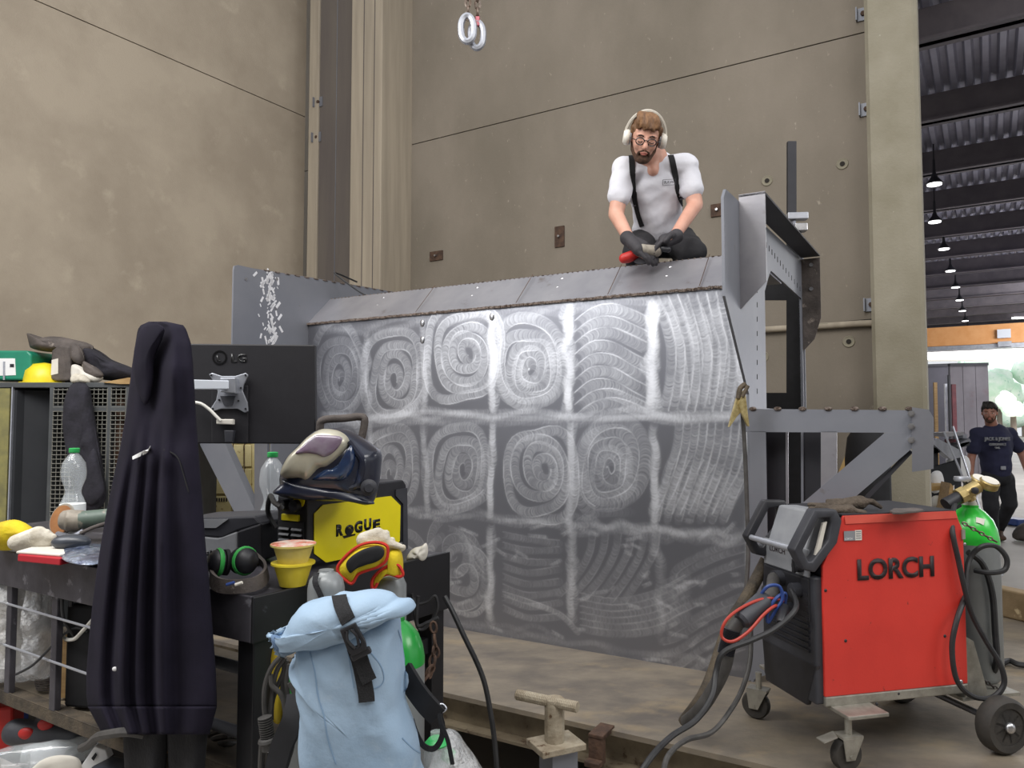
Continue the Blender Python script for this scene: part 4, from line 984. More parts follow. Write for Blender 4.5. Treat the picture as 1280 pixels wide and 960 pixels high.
gt = bvh([o for o in children(gc) if o.name.startswith('shoulder')][0]); strap_on(gt, [(1220, 650), (1225, 651), (1230, 653)], 0.026, 0.0008, 'label', M['paper'], gc, lift=0.001)
# valve and regulator
vz0 = zt_+0.05; VC = V(GC.x, GC.y, 0); Yg = GC.y
b = MB(); b.box(VC+Z*(vz0+0.02), (0.035, 0.035, 0.06)); b.build('valve', M['brass'], gc, bevel=0.004)
b = MB(); vt = W(1208, 599, Yg); b.lathe([(0.035, -0.008), (0.038, 0), (0.035, 0.010), (0.0, 0.012)], V(vt.x-0.01, vt.y, vt.z), Z, 14); b.build('valve_wheel', M['silver'], gc, smooth=True)
b = MB(); b.cyl(VC+Z*vz0, V(vt.x-0.01, vt.y, vt.z), 0.009, n=10); b.build('valve_stem', M['steel'], gc)
reg = thing('pressure_regulator', 'brass pressure regulator with two gauges screwed to the cylinder valve', 'regulator', W(1212, 615, Yg-0.05))
ry = Yg-0.06
b = MB(); b.cyl(W(1202, 619, ry), W(1222, 608, ry), 0.026, n=16); b.cyl(W(1205, 610, ry), W(1215, 625, ry), 0.017, n=12); b.cyl(W(1198, 621, ry), W(1206, 617, ry), 0.032, n=8); b.build('body', M['brass'], reg, smooth=True)
b = MB(); p0, p1 = W(1203, 618, ry), W(1182, 631, ry-.01); b.cyl(p0, p1, 0.022, 0.026, n=10); b.build('adjusting_knob', M['black_plastic'], reg, smooth=True)
for (x0, y0, rr, dx) in ((1236, 605, 0.036, 0), (1224, 602, 0.034, 0.03)):
    c = W(x0, y0, ry+dx); ax_ = V(-0.25, -0.35, 0.9).normalized(); ax_ = V(0.1, -0.45, 0.85).normalized()
    b = MB(); b.lathe([(rr*0.9, -0.016), (rr, -0.012), (rr, 0.012), (rr*0.9, 0.016)], c, ax_, 24); g = b.build('gauge', M['brass'], reg, smooth=True)
    b = MB(); b.cyl(c+ax_*0.0155, c+ax_*0.0185, rr*0.85, n=24); b.build('dial', M['paper'], g)
    b = MB(); b.cyl(c, W(1218, 611, ry), 0.009, n=8); b.build('stem', M['brass'], g)
b = MB(); c = W(1217, 613, ry-0.03); b.lathe([(0.012, 0), (0.014, 0.012), (0.005, 0.016)], c, -V(0, 1, 0), 12); b.build('knob', M['black_plastic'], reg, smooth=True)
# gas hose looping down the side
def hose(name, pts, r, m, label, cat='hose', rad=8, sub=6, parent=None):
    b = MB(); b.tube(pts, r, rad, sub=sub); o = b.build(name, m, parent, smooth=True)
    if parent is None: tag(o, label, cat)
    return o
hy_ = ws(1200, 700).y-0.03
hose('gas_hose', [W(x, y, hy_+dy) for x, y, dy in ((1200, 622, .24), (1193, 632, .16), (1190, 660, .02), (1198, 700, 0), (1207, 740, .0), (1216, 770, .01), (1232, 800, .01), (1250, 830, .0), (1255, 855, 0), (1240, 872, 0), (1215, 870, -.02), (1196, 850, -.03), (1190, 810, -.03), (1196, 775, -.02), (1206, 745, .03), (1208, 715, .06), (1214, 695, .08), (1228, 683, .06), (1245, 683, .06), (1258, 697, .06), (1256, 712, .06), (1238, 716, .06), (1218, 713, .1))], 0.0095, M['cable_black'], 'black gas hose looping down the side of the red welder from the regulator')
hose('rear_cable', [W(x, y, Yg-0.12+dy) for x, y, dy in ((1210, 690, 0), (1228, 705, 0), (1240, 740, 0), (1244, 790, 0), (1246, 825, 0), (1240, 842, .05), (1228, 840, .1))], 0.0115, M['cable_black'], 'thick black cable running down behind the grey gas cylinder', 'cable')
hose('plug_lead', [Wz(1252, 829, ZP+.02), Wz(1262, 826, ZP+.02), Wz(1275, 831, ZP+.02), Wz(1300, 832, ZP+.02)], 0.014, M['cable_black'], 'dark cable with blue connector lying at the right edge', 'cable')
ch = thing('safety_chain', 'thin chain across the green shoulder of the gas cylinder', 'chain', W(1215, 665, GC.y-0.1)); chain(W(1206, 655, GC.y-0.12), W(1243, 676, GC.y-0.12), 0.022, 0.003, ch)
ch = thing('safety_chain', 'thin dark chain low at the foot of the grey gas cylinder', 'chain', W(1230, 855, GC.y-0.1)); chain(W(1226, 848, GC.y-0.14), W(1244, 860, GC.y-0.13), 0.022, 0.003, ch, M['iron_black'])
# torch cables at the front
fy = lambda px, py, dd: W(px, py, dd)
hose('torch_hose', [sock[1], W(963, 743, 2.66), W(945, 758, 2.62), W(925, 776, 2.60), W(915, 790, 2.60), W(911, 808, 2.60), W(905, 835, 2.62), W(890, 865, 2.66), W(874, 888, 2.70), W(858, 902, 2.78)], 0.024, M['cable_grey'], 'thick grey torch hose arching from the welder front down to the platform', 'hose', 12)
b = MB()
for k in range(22):
    t_ = k/21; c = W(915-8*t_, 787+30*t_, 2.60); b.lathe([(0.026, -0.0025), (0.030, 0), (0.026, 0.0025)], c, W(915, 787, 2.6)-W(907, 817, 2.6), 12)
o = b.build('ribbed_sleeve', M['black_plastic'], bpy.data.objects['torch_hose'], smooth=True)
b = MB(); b.lathe([(0.024, 0), (0.034, 0.01), (0.036, 0.12), (0.026, 0.14)], W(925, 777, 2.58), W(965, 742, 2.64)-W(925, 777, 2.58), 16); b.build('grip', M['dark_grey_plastic'], bpy.data.objects['torch_hose'], smooth=True)
hose('leather_hose', [W(958, 700, 2.95), W(945, 725, 2.95), W(930, 752, 2.9), W(915, 775, 2.88), W(905, 800, 2.85), W(892, 840, 2.80), W(878, 872, 2.75), W(855, 903, 2.80)], 0.024, M['hose_brown'], 'brown wrapped hose bundle hanging from the welder handle to the platform', 'hose', 10)
hose('red_cable', [sock[3], W(970, 757, 2.6), W(955, 768, 2.57), W(935, 790, 2.55), W(915, 802, 2.55), W(902, 795, 2.56), W(908, 775, 2.56), W(930, 758, 2.58), W(958, 748, 2.6), W(982, 752, 2.64)], 0.0055, M['cable_red'], 'thin red cable looping in front of the welder sockets', 'cable')
hose('blue_cable', [W(950, 745, 2.62), W(960, 733, 2.6), W(974, 733, 2.6), W(978, 748, 2.6), W(970, 762, 2.6), W(960, 778, 2.6), W(960, 765, 2.6), W(970, 748, 2.6), W(982, 742, 2.62), W(980, 760, 2.64)], 0.006, M['cable_blue'], 'blue hose curled in front of the welder sockets', 'hose')
hose('ground_lead', [sock[0], W(995, 760, 2.56), W(970, 785, 2.52), W(940, 800, 2.5), W(905, 815, 2.5), W(895, 840, 2.5), W(890, 870, 2.45), W(870, 900, 2.4), W(840, 920, 2.35), W(815, 945, 2.25), W(795, 975, 2.2)], 0.0095, M['cable_black'], 'black cable running from the front socket over the platform edge', 'cable')
b = MB(); b.lathe([(0.012, 0), (0.017, 0.01), (0.019, 0.09), (0.012, 0.10)], W(975, 779, 2.53), sock[0]-W(975, 779, 2.53), 12); b.build('plug', M['black_plastic'], bpy.data.objects['ground_lead'], smooth=True)
hose('floor_cable', [W(938, 770, 2.9), W(938, 820, 2.85), W(930, 855, 2.8), W(915, 885, 2.7), W(890, 915, 2.6), W(858, 925, 2.52), W(835, 945, 2.4), W(828, 975, 2.3)], 0.009, M['cable_grey'], 'grey cable curving over the platform corner beside the black cable', 'cable')
# gloves and wrench on top of the welder
def finger_glove(name, label, palm, fingers, m, Y=None, cat='glove', vox=0.005, parent=None):
    t = thing(name, label, cat, palm[0][0]); b = MB()
    for p, q, r0, r1 in palm: b.cap(p, q, r0, r1)
    for f_ in fingers:
        for p, q in zip(f_[:-1], f_[1:]): b.cap(p[0], q[0], p[1], q[1], 8)
    b.build('glove_body', m, t, remesh=vox, relax=2); return t
zt0 = ztop+0.022
def tg(px, py, h=0): return Wz(px, py, ztop+0.03+h)
gY = 2.75
finger_glove('work_glove', 'dirty dark work glove lying stiff on the red welder beside its handle', [(W(1045, 632, gY), W(1075, 628, gY), 0.022, 0.027)],
    [[(W(1070, 626, gY), 0.014), (W(1090, 627, gY-.01), 0.012), (W(1101, 634, gY-.01), 0.008)], [(W(1045, 630, gY), 0.014), (W(1030, 632, gY), 0.011), (W(1012, 631, gY), 0.010)], [(W(1045, 634, gY-.03), 0.013), (W(1030, 637, gY-.03), 0.011), (W(1013, 636, gY-.03), 0.010)], [(W(1050, 627, gY+.02), 0.013), (W(1035, 627, gY+.02), 0.011)]], M['glove_dirty'])
finger_glove('work_glove', 'second dirty work glove folded in front of the first on the red welder', [(W(1040, 638, gY-.06), W(1062, 638, gY-.06), 0.019, 0.023)],
    [[(W(1060, 637, gY-.06), 0.012), (W(1070, 639, gY-.07), 0.012), (W(1081, 641, gY-.07), 0.010)], [(W(1040, 636, gY-.06), 0.012), (W(1022, 634, gY-.06), 0.010)], [(W(1040, 640, gY-.08), 0.012), (W(1024, 640, gY-.08), 0.010)]], M['glove_dirty'])
t = thing('flat_spanner', 'small flat steel spanner lying on the back of the red welder top', 'spanner', tg(1130, 640))
def topp(px, py): return Wz(px, py, ztop+0.012)
b = MB(); b.prism([topp(x, y) for x, y in ((1112, 641), (1117, 638), (1128, 638), (1140, 637), (1152, 638), (1155, 640), (1146, 641), (1135, 642), (1128, 643), (1116, 643))], Z*0.008); b.build('spanner', M['leather_grey'], t, bevel=0.002)
# ---------------------------------------------------------------- work cart at the left
ZT = 1.15
C0 = Wz(318, 745, ZT); CL_ = Wz(0, 686, ZT); CR = Wz(558, 689, ZT)
CU = (CL_-C0).normalized(); CV = (CR-C0).normalized(); LR = (CR-C0).length
NU = V(CU.y, -CU.x, 0)                 # outward normals
if NU.dot(CV) > 0: NU = -NU
NV = V(CV.y, -CV.x, 0)
if NV.dot(CU) > 0: NV = -NV
def ct(a, b_, z): return V(C0.x, C0.y, 0)+CU*a+CV*b_+Z*z
def rail_y(px):                       # depth of the long rail at a pixel column
    r = (px-640)/F; t = (C0.x-r*C0.y)/(r*CU.y-CU.x); return C0.y+CU.y*t
cart = thing('work_cart', 'black steel work cart with rimmed top and open shelf, crowded with tools', 'cart', ct(0, 0, 0))
LL = 2.0
b = MB(); b.prism([ct(0.004, 0.004, ZT-0.006), ct(LL, 0.004, ZT-0.006), ct(LL, LR-0.004, ZT-0.006), ct(0.004, LR-0.004, ZT-0.006)], -Z*0.012); b.build('table_top', M['cart_steel'], cart)
b = MB(); b.par(ct(0, 0, ZT-0.118), CU*LL, NU*0.010, Z*0.118); b.build('side_rail', M['cart_steel'], cart, bevel=0.003)
b = MB(); b.par(ct(0, 0, ZT-0.118)+NU*0.01, CV*LR, NV*0.010, Z*0.118); b.build('side_rail', M['cart_black'], cart, bevel=0.003)
b = MB(); b.prism([ct(0, 0.47*LR/0.68, ZT-0.0)+NV*0.011, ct(0, LR, ZT-0.0)+NV*0.011, ct(0, LR, ZT-0.19)+NV*0.011, ct(0, 0.47*LR/0.68, ZT-0.19)+NV*0.011], NV*0.006); b.build('end_plate', M['cart_black'], cart, bevel=0.002)
b = MB(); b.par(ct(0, LR-0.01, ZT-0.1), CU*LL, CV*0.01, Z*0.09); b.build('back_rail', M['cart_black'], cart)
LEG = 0.062
for a, b_, m in ((0.005, 0.005, 'cart_black'), (0.005, LR-LEG-0.005, 'cart_black'), (LL-LEG, 0.005, 'cart_steel'), (LL-LEG, LR-LEG, 'cart_black')):
    b = MB(); b.par(ct(a, b_, 0), CU*LEG, CV*LEG, Z*(ZT-0.12)); b.build('leg', M[m], cart, bevel=0.003)
zs_ = CZ-0.64; 
sh = Wp(75, 893, C0+NU*0.0, NU); ZS = sh.z
b = MB(); b.par(ct(LEG, 0, ZS-0.04), CU*(LL-LEG), CV*0.05, Z*0.04); b.par(ct(LEG, 0.0, ZS-0.0), CU*(LL-LEG), CV*0.006, Z*0.004); b.build('shelf_beam', M['hose_brown'], cart, bevel=0.003)
b = MB(); b.par(ct(0.03, 0.05, ZS-0.02), CU*(LL-0.05), CV*(LR-0.1), Z*0.01); b.build('shelf', M['plate_floor'], cart)
def railp(px, py): return Wp(px, py, C0, NU)
for px in (12, 69):
    q = railp(px, 735); b = MB(); b.par(V(q.x, q.y, ZS)-CU*0.016, CU*0.034, CV*0.02, Z*(ZT-0.118-ZS)); b.build('rail_post', M['beam_dirty'] if False else M['cart_steel'], cart, bevel=0.002)
for pts in (((0, 752), (128, 789)), ((0, 804), (125, 848))):
    b = MB(); p, q = railp(*pts[0]), railp(*pts[1]); b.cyl(p-(q-p)*0.6, q+(q-p)*0.3, 0.004, n=8); b.build('rod', M['silver'], cart, smooth=True)
b = MB(); b.par(ct(0.05, 0.1, 0.36), CU*(LL-0.1), CV*(LR-0.15), Z*0.01); b.build('lower_shelf', M['ground_dark'], cart)
for z, m in ((0.93, 'steel_dark'), (0.76, 'steel_dark')):
    b = MB(); p = railp(272, 800 if z > .9 else 900); b.cyl(V(p.x, p.y, z)+CV*0.06-CU*0.05, V(p.x, p.y, z)+CV*0.06+CU*0.6, 0.016, n=10); b.build('cross_tube', M['steel_paint'], cart, smooth=True)
for z in (ZT-0.33, ):
    b = MB(); b.par(ct(0.02, LEG, z), CU*0.03, CV*(LR-2*LEG), Z*0.05); b.build('cross_bar', M['cart_black'], cart)
# --- things on the cart top
def on(px, py, z=ZT): return Wz(px, py, z)
def bottle(name, label, C, z0, h, r, cap_m='pet_cap', lab=('label_white', 'label_green'), group=None):
    t = thing(name, label, 'bottle', V(C.x, C.y, z0)); C = V(C.x, C.y, z0)
    pr_ = [(0.0, 0.002), (r*0.85, 0), (r, h*0.04), (r, h*0.22), (r*0.97, h*0.34), (r*0.66, h*0.45), (r*0.63, h*0.49), (r*0.7, h*0.53), (r*0.98, h*0.64), (r*1.0, h*0.72), (r*0.9, h*0.82), (r*0.55, h*0.90), (r*0.32, h*0.935), (r*0.30, h*0.95), (0.0, h*0.952)]
    b = MB(); b.lathe(pr_, C, Z, 28); b.build('body', M['pet_clear'], t, smooth=True, ang=80)
    b = MB(); b.lathe([(r*0.40, h*0.945), (r*0.42, h*0.95), (r*0.42, h*0.995), (r*0.36, h)], C, Z, 18); b.build('cap', M[cap_m], t, smooth=True)
    b = MB(); b.lathe([(r*1.01, h*0.20), (r*1.01, h*0.33)], C, Z, 28); l = b.build('label', M[lab[0]], t, smooth=True)
    b = MB(); b.lathe([(r*1.015, h*0.10), (r*1.015, h*0.20)], C, Z, 28); b.build('label', M[lab[1]], t, smooth=True, label='green lower label')
    return t
bottle('water_bottle', 'clear plastic bottle with green cap on the cart behind the grinder at the left', on(90, 664), ZT, W(90, 560, on(90, 664).y).z-ZT, 0.047)
bottle('water_bottle', 'clear plastic bottle with green cap between the monitor and the welding helmet', on(339, 680), ZT, W(339, 565, on(339, 680).y).z-ZT, 0.046)
# grinder on the cart
g = on(92, 674); gy_ = g.y
t = thing('angle_grinder', 'dusty grey-green angle grinder lying on the cart left of the hanging hoodie', 'grinder', V(g.x, g.y, ZT))
dc_ = W(78, 650, gy_); ax_ = V(-0.35, -0.9, 0.25).normalized(); rr = 20/F*gy_
b = MB(); b.lathe([(0.004, -0.004), (rr*1.0, -0.003), (rr*1.03, 0.0), (rr*1.0, 0.004), (0.004, 0.005)], dc_, ax_, 32); b.build('disc', M['dusty_alu'], t, smooth=True)
b = MB(); b.lathe([(rr*0.5, 0.005), (rr*0.9, 0.0055), (rr*0.9, 0.007), (rr*0.5, 0.0075)], dc_, ax_, 32); b.build('disc_label', M['disc_brown'], t)
b = MB(); b.cyl(W(78, 650, gy_-.03), W(88, 650, gy_-.03), 0.035, 0.04, 16); b.cyl(W(84, 651, gy_-.04), W(105, 651, gy_-.02), 0.042, 0.04, 14); b.build('gear_head', M['dusty_alu'], t, remesh=0.006, relax=3)
b = MB(); b.cyl(W(100, 651, gy_-.03), W(135, 647, gy_), 0.036, 0.034, 14); b.cyl(W(135, 647, gy_), W(165, 645, gy_+.03), 0.034, 0.03, 14); b.build('motor_body', M['grinder_green'], t, smooth=True)
b = MB(); b.tube([W(72, 668, gy_-.04), W(90, 671, gy_-.06), W(105, 664, gy_-.05)], 0.012, 8); b.build('guard', M['steel'], t, smooth=True)
hose('grinder_cable', [W(100, 667, gy_-.1), W(115, 660, gy_-.08), W(130, 655, gy_-.05), W(150, 650, gy_)], 0.007, M['leather_grey'], 'dusty cable behind the computer mouse on the cart', 'cable')
# mouse, red box, foil pack
p = on(90, 683); py_ = p.y
def bx(name, pts_top, zt, zb, m, label, cat, bev=0.003, parent=None):
    b = MB(); b.prism([Wz(x, y, zt) for x, y in pts_top], -Z*(zt-zb)); o = b.build(name, m, parent, bevel=bev)
    if parent is None: tag(o, label, cat)
    return o
t = thing('red_box', 'flat red box with a pale lid on the cart beside the yellow glove', 'box', on(60, 693))
bx('box_body', [(22, 693), (75, 698), (112, 689), (60, 684)], ZT+0.022, ZT, M['book_red'], '', '', parent=t)
bx('lid', [(20, 689), (75, 693), (122, 684), (62, 677)], ZT+0.030, ZT+0.022, M['paper'], '', '', parent=t)
b = MB(); c = Wz(89, 676, ZT+0.052); b.sph(c+Z*-0.004, (0.062, 0.034, 0.026), V(1, 0.1, 0).normalized(), V(-0.1, 1, 0).normalized(), Z, 24, 12)
t = thing('computer_mouse', 'dark grey computer mouse on top of the pale box lid', 'mouse', V(c.x, c.y, c.z-0.026)); b.build('shell', M['mouse'], t, smooth=True)
b = MB(); b.sph(c+V(-0.035, -0.01, 0.006), (0.006, 0.01, 0.008)); b.build('scroll_wheel', M['black_plastic'], t, smooth=True)
b = MB(); b.puff([Wz(x, y, ZT+0.02) for x, y in ((76, 688), (98, 683), (125, 682), (150, 688), (140, 700), (112, 706), (88, 703), (76, 697))], 0.018, Z, wr=0.008, ws=40, back=0.8); tag(b.build('foil_pack', M['foil'], smooth=True), 'crinkled blue-silver foil pack on the cart edge left of the hoodie', 'pack')
# yellow work glove
t = thing('work_glove', 'yellow cuffed work glove lying at the left end of the cart top', 'glove', on(30, 690))
yv = on(30, 690).y
b = MB(); b.puff([W(x, y, yv) for x, y in ((-15, 660), (5, 652), (22, 650), (40, 660), (48, 668), (30, 678), (12, 688), (-12, 684))], 0.05, V(0, -1, 0.2), wr=0.006, ws=30); b.build('cuff', M['glove_yellow'], t, smooth=True)
b = MB()
for p0, p1, r0, r1 in (((20, 678), (48, 668), .026, .028), ((45, 668), (66, 672), .022, .014), ((40, 675), (60, 680), .02, .013), ((24, 684), (46, 686), .016, .012), ((35, 668), (60, 665), .016, .01)): b.cap(W(*p0, yv-.06), W(*p1, yv-.06), r0, r1)
b.build('hand', M['glove_white'], t, remesh=0.006, relax=2)
# battery charger / tool with lettering
ch_y = 2.30
t = thing('battery_charger', 'grey and black power-tool charger box on the cart behind the ear defenders', 'charger', W(290, 703, ch_y))
b = MB(); b.prism(PX(((225, 668), (272, 672), (296, 664), (296, 700), (270, 712), (225, 712)), ch_y), V(0.06, 0.16, 0)); b.build('housing', M['grey_plastic'], t, bevel=0.006)
b = MB(); b.prism(PX(((225, 648), (318, 645), (327, 655), (296, 664), (278, 673), (225, 668)), ch_y), V(0.05, 0.17, 0.0)); b.build('top_cover', M['dark_grey_plastic'], t, bevel=0.006)
b = MB(); b.prism(PX(((296, 664), (326, 654), (327, 700), (297, 712)), ch_y-.005), V(0.03, 0.12, 0)); b.build('side_cover', M['black_plastic'], t, bevel=0.006)
b = MB(); b.prism(PX(((230, 650), (285, 649), (270, 660), (230, 660)), ch_y-.004), V(0, 0.004, 0)); b.build('status_window', M['grey_plastic'], t)
o = W(233, 694, ch_y-.002); text('metabo', 'lettering', M['logo_black'], t, o, V(1, 0, 0), Z, (277-233)*ch_y/F, 0.018, 0.001, bold=0.03)
# ear defenders
ey = 2.02
t = thing('ear_defenders', 'black and green ear defenders on the cart corner', 'ear defenders', on(292, 738))
for x, y, s in ((274, 703, -1), (306, 701, 1)):
    c = W(x, y, ey); axx = V(0.75*s, -0.6, 0.1).normalized()
    b = MB(); b.lathe([(0.0, 0.03), (0.02, 0.028), (0.033, 0.016), (0.036, 0.0), (0.034, -0.008)], c, axx, 20); b.build('ear_cup', M['black_plastic'], t, smooth=True)
    b = MB(); b.lathe([(0.036, -0.004), (0.040, 0.002), (0.037, 0.008)], c, axx, 20); b.build('ring', M['metabo_green'], t, smooth=True)
    b = MB(); b.lathe([(0.035, -0.012), (0.036, -0.022), (0.018, -0.022)], c, axx, 20); b.build('cushion', M['black_matte'], t, smooth=True)
b = MB(); b.band([W(268, 712, ey), W(266, 722, ey-.03), W(275, 731, ey-.08), W(295, 733, ey-.1), W(320, 729, ey-.08), W(331, 718, ey), W(328, 706, ey+.04), W(312, 693, ey+.05)], [V(-1, 0, .2), V(-1, -.4, .1), V(-.4, -1, .1), V(0, -1, .1), V(.5, -1, .1), V(1, -.2, .1), V(1, .3, .1), V(.5, .6, .2)], 0.036, 0.008); b.build('headband', M['leather_grey'], t, smooth=True)
for i, (x0, x1, m) in enumerate(((283, 293, 'cable_blue'), (294, 303, 'paper'))):
    b = MB(); b.cyl(W(x0, 731, ey-.12), W(x1, 728, ey-.12), 0.004, n=8); tag(b.build('pen', M[m], smooth=True), ('blue pen' if i == 0 else 'white pen')+' tucked beside the ear defenders on the cart corner', 'pen')
# noodle cups
cy = 2.02
c = W(366, 737, cy); c.z = ZT
def cup(name, label, C, z0, h, r, m, lidm=None):
    t = thing(name, label, 'cup', V(C.x, C.y, z0)); C = V(C.x, C.y, z0)
    b = MB(); b.lathe([(0.0, 0.0), (r*0.62, 0.0), (r*0.92, h*0.92), (r, h*0.94), (r, h), (r*0.9, h), (r*0.6, 0.006), (0, 0.006)], C, Z, 32); b.build('bowl', m, t, smooth=True)
    b = MB(); b.lathe([(r*0.95, h*0.9), (r*1.05, h*0.93), (r*1.05, h*1.01), (r*0.93, h*1.01)], C, Z, 32); b.build('rim', m if not lidm else M['cup_yellow'] if False else m, t, smooth=True)
    if lidm: b = MB(); b.lathe([(r*1.04, h*1.01), (r*0.9, h*1.04), (0, h*1.06)], C, Z, 32); b.build('lid', lidm, t, smooth=True)
    return t
cup('food_cup', 'lower yellow plastic food cup of two stacked on the cart', c, ZT, 0.062, 0.056, M['cup_yellow'])
cup('food_cup', 'upper clear yellow food cup with a printed lid stacked on the other', c+V(0.0, 0.0, 0), ZT+0.05, 0.062, 0.058, M['cup_clear'], M['cup_lid'])
# welding inverter (yellow side)
RN = on(383, 712); RV = (Wz(508, 681, ZT)-RN).normalized(); RNu = V(-RV.y, RV.x, 0); RNu = RNu if RNu.x < 0 else -RNu
RN0 = V(RN.x, RN.y, 0)
def rs(px, py, d=0.0): return Wp(px, py, RN0+RNu*d, RNu)
def rf(px, py, d=0.0): return Wp(px, py, RN0+RV*d, RV)
rz1 = rs(383, 614).z; RL = (rs(508, 650)-RN0).dot(RV); RWd = 0.125
wi = thing('welding_inverter', 'compact black welding inverter with a yellow side lettered ROGUE on the cart', 'welding machine', RN)
def rp(t, d, z): return RN0+RV*t+RNu*d+Z*z
b = MB(); b.prism([rp(0.012, 0, ZT+0.012), rp(0, 0, ZT+0.03), rp(0, 0, rz1-0.02), rp(0.02, 0, rz1), rp(RL-0.02, 0, rz1+0.0), rp(RL, 0, rz1-0.02), rp(RL, 0, ZT+0.012)], RNu*RWd); b.build('housing', M['black_plastic'], wi, bevel=0.006)
yel = [(392, 642), (403, 631), (488, 620), (500, 632), (499, 676), (492, 685), (407, 703), (392, 692)]
b = MB(); b.prism([rs(x, y, -0.001) for x, y in yel], -RNu*0.003); b.build('side_panel', M['yellow_paint'], wi, label='bright yellow side panel')
nrm = -RNu
b = MB(); b.prism([rs(x, y, -0.001) for x, y in ((494, 612), (508, 610), (509, 700), (503, 700), (503, 630), (494, 620))], -RNu*0.004); b.build('rear_frame', M['dark_grey_plastic'], wi)
# stylised ROGUE lettering, letter by letter from the side plane
def rogue(ch, x0, x1, y0, y1, bold=0.05): 
    o = rs(x0, y1, -0.0045); e = rs(x1, y1-(x1-x0)*0.10, -0.0045)
    text(ch, 'lettering', M['black_print'] if False else M['logo_black'], wi, o, RV, Z, (e-o).dot(RV), (rs(x0, y0, -0.0045)-o).length, 0.0008, bold=bold)
for ch, x0, x1, y0, y1 in (('R', 420, 429, 656, 671), ('O', 431, 442, 657, 670), ('G', 443, 453, 652, 667), ('U', 455, 464, 649, 664), ('E', 466, 475, 650, 663)): rogue(ch, x0, x1, y0, y1, 0.06)
b = MB(); c_ = rs(436, 665, -0.005); b.lathe([(0.013, 0), (0.013, 0.001)], c_, -RNu, 14); b.build('lettering', M['logo_black'], wi)
b = MB(); b.prism([rs(x, y, -0.0045) for x, y in ((428, 670), (430, 673), (444, 669), (444, 667))], -RNu*0.001); b.build('lettering', M['logo_black'], wi)
# front of the inverter: grille, sockets
b = MB(); b.par(rp(-0.004, 0.010, ZT+0.02), RV*0.006, RNu*(RWd-0.02), Z*0.12); b.build('front_grille', M['black_matte'], wi)
for k in range(6):
    z = ZT+0.03+k*0.017
    for j in range(2): b = MB(); b.par(rp(-0.012, 0.014+j*0.052, z), RV*0.01, RNu*0.042, Z*0.006+RV*0.004); b.build('grille_slat', M['dark_grey_plastic'], wi)
b = MB(); b.par(rp(-0.008, 0.03, ZT+0.142), RV*0.01, RNu*0.07, Z*0.02); b.build('name_plate', M['yellow_paint'], wi, bevel=0.002)
for d in (0.035, 0.085):
    b = MB(); b.cyl(rp(0, d, rz1-0.045), rp(-0.025, d, rz1-0.045), 0.018, n=14); b.build('socket', M['black_plastic'], wi, smooth=True)
b = MB(); b.lathe([(0.022, 0), (0.022, 0.004)], rp(-0.002, 0.03, rz1-0.03), -RV, 16); b.build('knob_ring', M['yellow_paint'], wi)
hose('welding_lead', [rp(-0.02, 0.085, rz1-0.045), W(352, 634, 2.15), W(343, 628, 2.2), W(338, 620, 2.3), W(335, 640, 2.35), W(345, 660, 2.35)], 0.008, M['cable_black'], 'short black welding lead plugged into the front of the yellow inverter', 'cable')
# carrying handle
b = MB(); hz = W(420, 524, RN.y+0.2).z; y2 = RN.y+0.18
b.tube([W(399, 560, y2), W(400, 535, y2), W(404, 525, y2), W(430, 523, y2+.03), W(450, 521, y2+.05), W(456, 527, y2+.05), W(449, 560, y2+.05)], 0.013, 10, sub=4); b.tube([W(399, 560, y2), rp(0.12, 0.06, rz1)], 0.013, 8, sub=1); b.tube([W(449, 560, y2+.05), rp(0.3, 0.06, rz1)], 0.013, 8, sub=1)
b.build('carry_handle', M['leather_grey'], wi, smooth=True)
# welding helmet on the inverter
hx = 2.24
he = thing('welding_helmet', 'dark blue and silver auto-dark welding helmet resting on the yellow inverter', 'helmet', W(410, 625, hx))
def hp(pts, Y): return [W(320+x/6, 500+y/6, Y) for x, y in pts]
b = MB(); b.puff(hp([(470, 225), (600, 212), (720, 240), (880, 340), (938, 400), (935, 520), (915, 650), (862, 782), (700, 758), (500, 755), (340, 742), (180, 715), (190, 640), (192, 570), (235, 440), (400, 270)], hx), 0.11, c=W(320+560/6, 500+500/6, hx), e=3.0, rings=10); b.build('shell', M['navy_shell'], he, smooth=True)
b = MB(); b.puff(hp([(125, 692), (190, 625), (200, 590), (330, 610), (480, 640), (640, 670), (740, 690), (880, 760), (858, 784), (700, 760), (500, 756), (340, 745), (200, 716)], hx-.075), 0.035, c=W(320+420/6, 500+690/6, hx-.075), e=3); b.build('chin_guard', M['navy_shell'], he, smooth=True)
b = MB(); b.puff(hp([(190, 570), (235, 440), (330, 340), (400, 270), (480, 222), (560, 218), (640, 240), (694, 290), (692, 350), (640, 430), (560, 500), (490, 520), (400, 605), (330, 590)], hx-.085), 0.045, c=W(320+420/6, 500+400/6, hx-.085), e=4); b.build('front_cover', M['helmet_silver'], he, smooth=True, label='silver front cover')
b = MB(); b.puff(hp([(295, 402), (360, 335), (440, 270), (500, 262), (645, 282), (600, 375), (520, 428), (460, 412), (380, 400)], hx-.125), 0.01, c=W(320+475/6, 500+345/6, hx-.127), e=6); b.build('lens', M['lens_purple'], he, smooth=True, label='purple tinted viewing lens')
b = MB(); b.puff(hp([(395, 604), (490, 520), (570, 505), (650, 440), (700, 350), (735, 330), (755, 440), (725, 550), (660, 612), (520, 615)], hx-.085), 0.035, c=W(320+620/6, 500+530/6, hx-.085), e=3); b.build('side_window', M['window_blue'], he, smooth=True, label='glossy dark blue side window')
b = MB(); b.tube(hp([(700, 310), (760, 390), (800, 460), (790, 550), (760, 640), (700, 660)], hx-.09), 0.010, 8); b.build('shell_ridge', M['navy_shell'], he, smooth=True)
